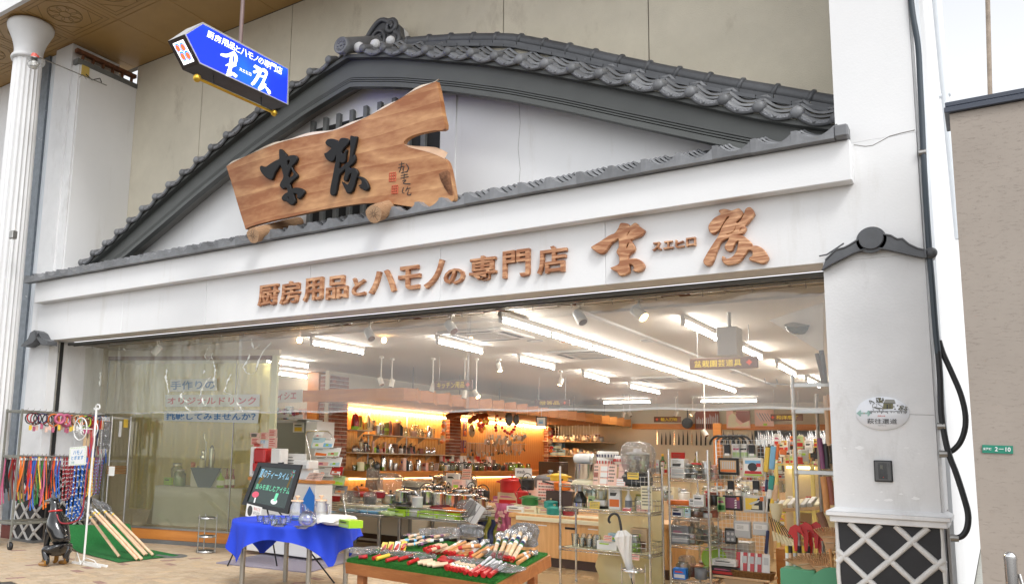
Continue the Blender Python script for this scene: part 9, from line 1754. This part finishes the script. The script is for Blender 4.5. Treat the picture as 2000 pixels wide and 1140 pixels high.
for i in range(22):
 f=i/21;r=R(.065,.09);m_=('black','red','darkred','black','navy','red','black','brown','orange','rosewood','hotpink','purple','orange','hotpink','rosewood','orange','brown','tan','orange','black','lime','black')[i];y=yA+.08+f*.95;x=LX+.03+R(0,.08);q=MB(m_);th=R(-.4,.4);w=.012 if i not in(10,13)else .03
 pts=[V(x+r*SIN(t)*SIN(th)+R(-.002,.002),y+r*SIN(t)*COS(th),1.91-r+r*COS(t))for t in[k*2*PI/18 for k in range(18)]];q.tu(pts,[w*.8]*18,6,closed=1);q.m('steel').sf(pts[9],.014,8,5);q.m(RC(('white','hotpink','yellow','card'))).box(x-.004,x+.004,y-.02,y+.02,1.91-2*r-.09,1.91-2*r-.02);LK(obj('dog_collar',q),'%s round dog collar hanging on the top row of the cart'%cn_.get(m_,m_),'collar','dog collars on the top row')
for i in range(14):
 y=yA+1.02+.03*i;q=MB('wrap' if i%2 else RC(('card','tan','chrome')));q.box(LX+.02,LX+.05,y-.02,y+.02,1.9-R(.25,.5),1.9,bev=.004);q.m(RC(('orange','red','yellow','brown'))).box(LX+.051,LX+.055,y-.015,y+.015,1.72,1.86);LK(obj('pet_packet',q),'packaged pet lead or treat on the right half of the top row','packet','pet packets on the cart')
for i in range(6):q=MB('chrome');y=yA+1.28+.025*i;q.tu([V(LX+.04,y,1.92),V(LX+.045,y+.005,1.4),V(LX+.04,y+.01,1.15+.05*i)],.008,5);q.tu([V(LX+.055,y+.01,1.92),V(LX+.06,y+.015,1.2+.04*i)],.007,5);LK(obj('chain_lead',q),'steel chain lead at the right end of the top row','chain','steel chain leads on the cart')
rb_=thing('folding_rack','slim steel rack behind the cart with a wicker muzzle','rack',(0,0,0));FX=-10.9
f1,f2=onx(220,813,FX),onx(256,813,FX)
for p in(f1,f2):q=MB('steel');q.tu([(FX,p.y,.2),(FX,p.y,p.z)],.014,8);obj('post',q,rb_)
for z in(f1.z-.02,onx(230,900,FX).z):q=MB('steel');q.box(FX-.008,FX+.008,f1.y,f2.y,z-.015,z+.015);obj('cross_bar',q,rb_)
q=MB('wicker');p=onx(228,917,FX+.04)
for k in range(5):q.tu([(FX+.04+.055*COS(t),p.y+.17*SIN(t),p.z-.05+.025*k)for t in[i*TAU/18 for i in range(18)]],.008,5,closed=1)
tag(obj('wicker_muzzle',q),'small brown wicker basket hung on the slim rack','basket');p=onx(218,918,FX+.11);q=MB('white');q.box(FX+.11,FX+.115,p.y-.05,p.y+.05,p.z-.08,p.z+.06);tag(obj('white_tag',q),'white tag hung before the small wicker basket','tag')
for px,py,m_,h,w,lab in((210,822,'wrap_dark',.42,.12,'wrapped grey leads hanging between cart and slim rack'),(236,822,'white',.24,.035,'white vertical strip notice with dark writing on the slim rack'),(246,818,'yellow',.13,.07,'yellow notice at the top of the slim rack')):p=onx(px,py,FX+.03);q=MB(m_);q.box(FX+.02,FX+.04,p.y-w/2,p.y+w/2,p.z-h,p.z);tag(obj('rack_notice',q),lab,'notice')
ssn=thing('notice_stand','white iron stand with a flower scroll and a hanging notice','stand',(0,0,0));SYN=6.35;b0=onz(163,1101,0);SYN=b0.y
def sp_(px,py,d=0):return ony(px,py,SYN-d)
mat('iron_white',(.80,.80,.78),.4);xs_=sp_(163,1101).x;tpz=sp_(188,800).z
q=MB('iron_white');q.tu([(xs_,SYN,.02),(xs_+.02,SYN,tpz)],.014,9);obj('pole',q,ssn);q=MB('iron_white');cxx=xs_+.05;q.tu([(xs_+.02,SYN,tpz),(xs_+.0,SYN,tpz+.04),(xs_+.03,SYN,tpz+.07),(xs_+.08,SYN,tpz+.06),(xs_+.09,SYN,tpz+.02),(xs_+.06,SYN,tpz+.0),(xs_+.045,SYN,tpz+.025)],.010,7);q.tu([(xs_+.02,SYN,tpz),(xs_-.03,SYN,tpz+.005),(xs_-.035,SYN,tpz+.03)],.008,6);obj('top_scroll',q,ssn)
q=MB('iron_white');fc=sp_(157,837);R0=.145
q.tu([fc+V(R0*COS(t),0,R0*SIN(t))for t in[i*TAU/26 for i in range(26)]],.008,6,closed=1)
for k in range(6):a_=k*PI/3+.3;q.tu([fc,fc+V(R0*.55*COS(a_-.3),0,R0*.55*SIN(a_-.3)),fc+V(R0*.95*COS(a_),0,R0*.95*SIN(a_)),fc+V(R0*.55*COS(a_+.3),0,R0*.55*SIN(a_+.3)),fc],.0055,5)
q.sf(fc,.02,8,6);q.tu([fc,V(xs_+.015,SYN,fc.z)],.007,5);q.tu([V(xs_+.02+.06*SIN(t),SYN,fc.z-.1+.2*t/PI)for t in[i*PI/8 for i in range(9)]],.006,5);obj('flower_scroll',q,ssn)
q=MB('iron_white')
for s in(-1,1):q.box(xs_-.16,xs_+.42,SYN+s*.05-.014,SYN+s*.05+.014,.0,.028,bev=.003)
q.tu([(xs_-.1,SYN-.06,.03),(xs_+.0,SYN-.10,.15),(xs_+.12,SYN-.12,.02)],.006,5);q.tu([(xs_+.05,SYN-.05,.03),(xs_+.12,SYN-.12,.01),(xs_+.22,SYN-.12,.11),(xs_+.36,SYN-.1,.09),(xs_+.44,SYN-.08,.02),(xs_+.47,SYN-.08,.03)],.006,5);obj('base',q,ssn)
n4=[sp_(136,873,.03),sp_(169,870,.03),sp_(167,907,.03),sp_(134,909,.03)];nt_=MB('white');nt_.add(n4+[p+V(0,.006,0)for p in n4],[(3,2,1,0),(4,5,6,7),(0,1,5,4),(1,2,6,5),(2,3,7,6),(3,0,4,7)],False);nt_.m('steel').tu([n4[0]*.7+n4[1]*.3,sp_(144,840,.02)],.003,4);no=tag(obj('sharpening_notice',nt_),'white hanging notice with green edging and blue writing','notice')
def np4(u,v):return(n4[3]*(1-u)+n4[2]*u)*(1-v)+(n4[0]*(1-u)+n4[1]*u)*v
q=MB('chalk_blue');mat('ink_blue',(.03,.25,.55),.6);q=MB('ink_blue');TQ(q,'ハモノ',np4(.24,.80),np4(.78,.80),np4(.78,.58),np4(.24,.58),norm=n0,offset=.015);TQ(q,'とぎます',np4(.14,.52),np4(.86,.52),np4(.86,.30),np4(.14,.30),norm=n0,offset=.015);q.m('teal');TQ(q,'刃研',np4(.14,.22),np4(.34,.22),np4(.34,.10),np4(.14,.10),norm=n0);q.m('lime')
for k in range(9):
 for v in(.94,.05):u=.06+.1*k;q.add([np4(u,v)+n0*.002,np4(u+.05,v+.02)+n0*.002,np4(u+.08,v-.02)+n0*.002],[(0,1,2)],False);
 for u in(.04,.94):q.add([np4(u,.1+.09*k)+n0*.002,np4(u+.03,.14+.09*k)+n0*.002,np4(u-.01,.16+.09*k)+n0*.002],[(0,1,2)],False)
obj('notice_print',q,no)
tmx=[onz(*p,.008)for p in((150,1072),(240,1098),(350,1084),(292,1068))];q=MB('turf');mat('mat_green',(.02,.20,.045),.95,na=.35,nsc=50,bump=.8,bsc=120);q=MB('mat_green')
bA,bB=V(-10.95,7.02,0),V(-10.62,7.92,0)
fA,fB=V(-9.10,6.70,0),V(-9.16,7.72,0)
def turfm(u,v):
 e0,e1=fA*(1-u)+fB*u,bA*(1-u)+bB*u
 if v<.55:p=e0+(e1-e0)*(v/.55*.80);return V(p.x,p.y,.008+.004*SIN(13*u+5*v)+max(0,(v-.45)/.1*.05))
 t=(v-.55)/.45;p=e0+(e1-e0)*(.80+.2*min(1,t*1.2));return V(p.x,p.y,.058+.26*min(1,t*1.6)+.008*SIN(9*u))
q.grid(turfm,24,30);tag(obj('turf_mat',q),'bright green turf mat running up over a low block by the dog statue','mat');q=MB('brown');q.pz([(0,0),(0,.28),(.22,.28),(.22,0)],bA+V(-.02,.0,0),(-.78,.62,0),(0,0,1),.01)if False else q.tu([bA+V(-.1,.06,.15),bB+V(-.1,.06,.15)],.13,4);tag(obj('low_block',q),'low block hidden under the green turf mat','block')
for i,(x0,y0,x1,y1,lab)in EM(((172,1003,233,1086,'leftmost short wooden pole leaning on the turf mat'),(178,995,268,1091,'second wooden pole leaning on the turf mat'),(187,996,277,1091,'third wooden pole lying close to the second'),(200,993,283,1083,'fourth wooden pole of the leaning group'),(205,992,287,1082,'fifth wooden pole lying close to the fourth'),(215,998,299,1083,'rightmost palest wooden pole of the leaning group'))):
 a=onz(x1,y1,.03);d1=ray(x0,y0);
 s_=(V(a.x,a.y,0).length+.42)/V(d1.x,d1.y,0).length;b=EYEP+d1*s_;t=thing('wooden_pole_tool',lab,'tool',(0,0,0),group='wooden poles leaning on the turf mat');q=MB('handle_wood');q.tu([a,b],[.021,.019],10);obj('pole',q,t);u=(b-a).normalized()
 q=MB('steel');q.tu([b-u*.10,b-u*.085],.023,9);q.tu([b-u*.05,b+u*.02],.024,9);q.m('yellow').tu([b-u*.08,b-u*.06],.0225,9);obj('ferrule',q,t);q=MB('wrap_dark');k=8;vs=[]
 for j in range(4):
  for l in range(k):th=2*PI*l/k;e=(.4,1,1,.5)[j];vs.append(b-u*.02+u*.075*j+V(.075*e*COS(th),.03*e*SIN(th),.03*e*SIN(th)))
 if i in(1,3,5):q.add(vs,[(j*k+l,j*k+(l+1)%k,(j+1)*k+(l+1)%k,(j+1)*k+l)for j in range(3)for l in range(k)],False);obj('wrapped_head',q,t)
p=onz(345,1086,.004);q=MB('grey_steel');q.la([(.001,.003),(.22,.003),(.225,0)],30);tag(obj('manhole_cover',q,None,(p.x-.12,p.y,.002)),'dark round manhole cover half under the turf mat','cover')
def skin(chains,name,sub=2):
 bmx=bmesh.new();lay=bmx.verts.layers.skin.verify();idx={}
 def vert(p,r):
  k=(round(p[0],4),round(p[1],4),round(p[2],4))
  if k not in idx:v=bmx.verts.new(p);v[lay].radius=(r,r)if not hasattr(r,'__len__')else r;idx[k]=v
  return idx[k]
 first=None
 for ch_ in chains:
  pv=None
  for*p,r in ch_:
   v=vert(p,r);first=first or v
   if pv is not None and bmx.edges.get((pv,v))is None:bmx.edges.new((pv,v))
   pv=v
 first[lay].use_root=True
 me=bpy.data.meshes.new(name);bmx.to_mesh(me);bmx.free();o=bpy.data.objects.new(name,me);C.objects.link(o);o.modifiers.new('skin','SKIN').use_smooth_shade=True;m=o.modifiers.new('sub','SUBSURF');m.levels=m.render_levels=sub
 dg=bpy.context.evaluated_depsgraph_get();me2=bpy.data.meshes.new_from_object(o.evaluated_get(dg));bpy.data.objects.remove(o);return me2
mat('dog_black',(.012,.012,.013),.12,coat=.6);mat('dog_tan',(.30,.14,.02),.22,coat=.4)
dp_=V(-9.42,6.0,0);dg_=thing('dog_statue','glossy black and tan sitting dog statue with a red collar','statue',dp_,0)
ch_=[[(.13,0,.15,.115),(.12,0,.26,.125),(.06,0,.40,.120),(-.01,0,.52,.115),(-.065,0,.61,.085),(-.085,0,.70,.062),(-.10,0,.765,.062),(-.155,0,.785,.056),(-.21,0,.772,.036),(-.27,0,.762,.028),(-.305,0,.757,.020)]]
for s in(-1,1):
 ch_.append([(-.01,0,.52,.115),(-.055,s*.075,.45,.055),(-.085,s*.08,.27,.038),(-.095,s*.08,.10,.030),(-.10,s*.08,.04,.032),(-.155,s*.08,.022,.024)])
 ch_.append([(.13,0,.15,.115),(.06,s*.10,.20,.085),(-.04,s*.13,.21,.060),(.03,s*.135,.09,.042),(.05,s*.135,.035,.034),(-.06,s*.135,.026,.030),(-.12,s*.135,.022,.024)])
dm_=skin(ch_,'body');dm_.materials.append(M('dog_black'));dm_.materials.append(M('dog_tan'))
for pl_ in dm_.polygons:
 c=pl_.center;tanp=(c.z<.085 and c.x<.06)or(c.z<.16 and c.x<-.055 and c.x>-.2)or(c.x<-.165 and c.z<.762 and c.z>.6)or(c.x<-.12 and .60<c.z<.745 and c.x<-.15)
 pl_.material_index=1 if tanp else 0;pl_.use_smooth=True
obj('body',dm_,dg_)
for s in(-1,1):q=MB('dog_black');e=[(-.085,s*.035,.80),(-.055,s*.05,.80),(-.06,s*.055,.91),(-.115,s*.03,.80)];q.add([(-.12,s*.03,.81),(-.06,s*.055,.80),(-.045,s*.02,.80),(-.07,s*.055,.905)],[(0,1,3),(1,2,3),(2,0,3),(0,2,1)],False);obj('ear',q,dg_);q=MB('black');q.sf((-.195,s*.032,.795),.010,8,6);obj('eye',q,dg_)
q=MB('black');q.sf((-.318,0,.765),.015,10,6);obj('nose',q,dg_);q=MB('dog_black');q.tu([(.23,0,.12),(.27,0,.2),(.27,0,.26)],[.035,.028,.012],8);obj('tail',q,dg_)
cl=MB('red');cl.tu([(-.078+.078*COS(t),.072*SIN(t),.655+.012*COS(t))for t in[i*TAU/20 for i in range(20)]],.012,6,closed=1);tag(obj('red_collar',cl,None,dp_),'red studded collar round the neck of the dog statue','collar')
q=MB('darkred');a=dp_+V(.02,-.04,.62);b=V(xs_,SYN-.02,1.85);q.tu(CML([tuple(a),tuple(a+V(.1,.02,-.1)),tuple(a+V(.28,.15,.0)),tuple(b*.5+a*.5+V(.25,0,-.05)),tuple(b+V(.02,0,-.3)),tuple(b)],5),.010,7);tag(obj('rope_lead',q),'long dark red rope lead running from the dog statue to the stand','lead')
def dwp(px,py,off):d=ray(px,py);g=G0-gn*off;t=(g-EYEP).dot(gn)/d.dot(gn);return EYEP+d*t
STZ=STZ0+.006
def stp(px,off=.55):p=dwp(px,915,off);return V(p.x,p.y,STZ)
put('glass_dispenser',jar(.10,.36,'steel'),stp(346,.75),'tall clear drink dispenser on a lime box in the display window','dispenser');put('glass_dispenser',jar(.10,.27,'steel','palegreen'),stp(352,.45),'shorter clear drink dispenser with a green tint','dispenser');put('lime_box',CTN(.18,.12,.12,'lime','lime',1),stp(334,.6),'lime box beside the drink dispensers','box')
q=MB('navy');mat('cloth_slate',(.10,.15,.24),.9);q=MB('cloth_slate');o1=stp(372,.42);w_=0.5
q.grid(lambda u,v:o1+gd*(.55*u)+V(0,0,.30)-gn*(.35*(1-v)),6,3);f1_=o1+V(0,0,.30);q.add([f1_+gn*.01,f1_+gd*.55+gn*.01,f1_+gd*.30+V(0,0,-.52)+gn*.07],[(2,1,0)],False);q.T=None
tag(obj('slate_cloth',q),'slate blue cloth hanging in a point from the inner stand','cloth');q=MB('white_cloth');q.T=MTR(o1);pts_=[o1-gn*.36,o1+gd*.55-gn*.36,o1+gd*.55,o1];q.T=None;q.add([p-gn*.02 for p in pts_]+[p-gn*.02+V(0,0,.295)for p in pts_],[(4,5,6,7),(0,1,5,4),(1,2,6,5),(2,3,7,6),(3,0,4,7)],False);tag(obj('inner_riser',q),'low riser under the slate cloth in the display window','riser')
jz=STZ+.305;jp=lambda px:(lambda p:V(p.x,p.y,jz))(dwp(px,880,.55))
ju=thing('citrus_press','steel lever juicer standing on the slate cloth','juicer',jp(398));q=MB('steel');q.box(-.08,.08,-.06,.06,0,.02,bev=.005);q.tu([(.05,0,.02),(.05,0,.42)],.014,8);obj('frame',q,ju);q=MB('chrome');q.la([(.05,.1),(.06,.16),(.055,.19)],16);q.la([(.02,.19),(.05,.26),(.02,.28)],14);obj('cup',q,ju);q=MB('chrome');q.tu([(.05,0,.38),(-.02,0,.52),(-.0,0,.56)],.012,8);obj('lever',q,ju)
put('steel_siphon',CPT(.045,.36,'steel','black'),jp(414),'tall steel flask with a black hooked handle on the slate cloth','flask');put('orange_cup',mug(.035,.08,'orange'),V(*dwp(377,905,.45).xy,jz),'small orange cup at the left edge of the slate cloth','cup');put('cream_juicer',CAN(.045,.12,'cream','cream'),V(*dwp(394,905,.4).xy,jz),'small cream lidded pot on the slate cloth','pot');put('green_blender',bottle(.06,.26,'lime','jar_glass','white'),stp(432,.45),'small blender with a lime base in the display window','blender')
for k,c in EM(('darkred','olive','darkred')):put('wine_bottle',bottle(.03,.30,c,c,'white'),stp(444+k*6,.5+.04*k),('dark red bottle, left of the bottle group in the display window','olive bottle in the middle of the bottle group','dark red bottle, right of the bottle group')[k],'bottle')
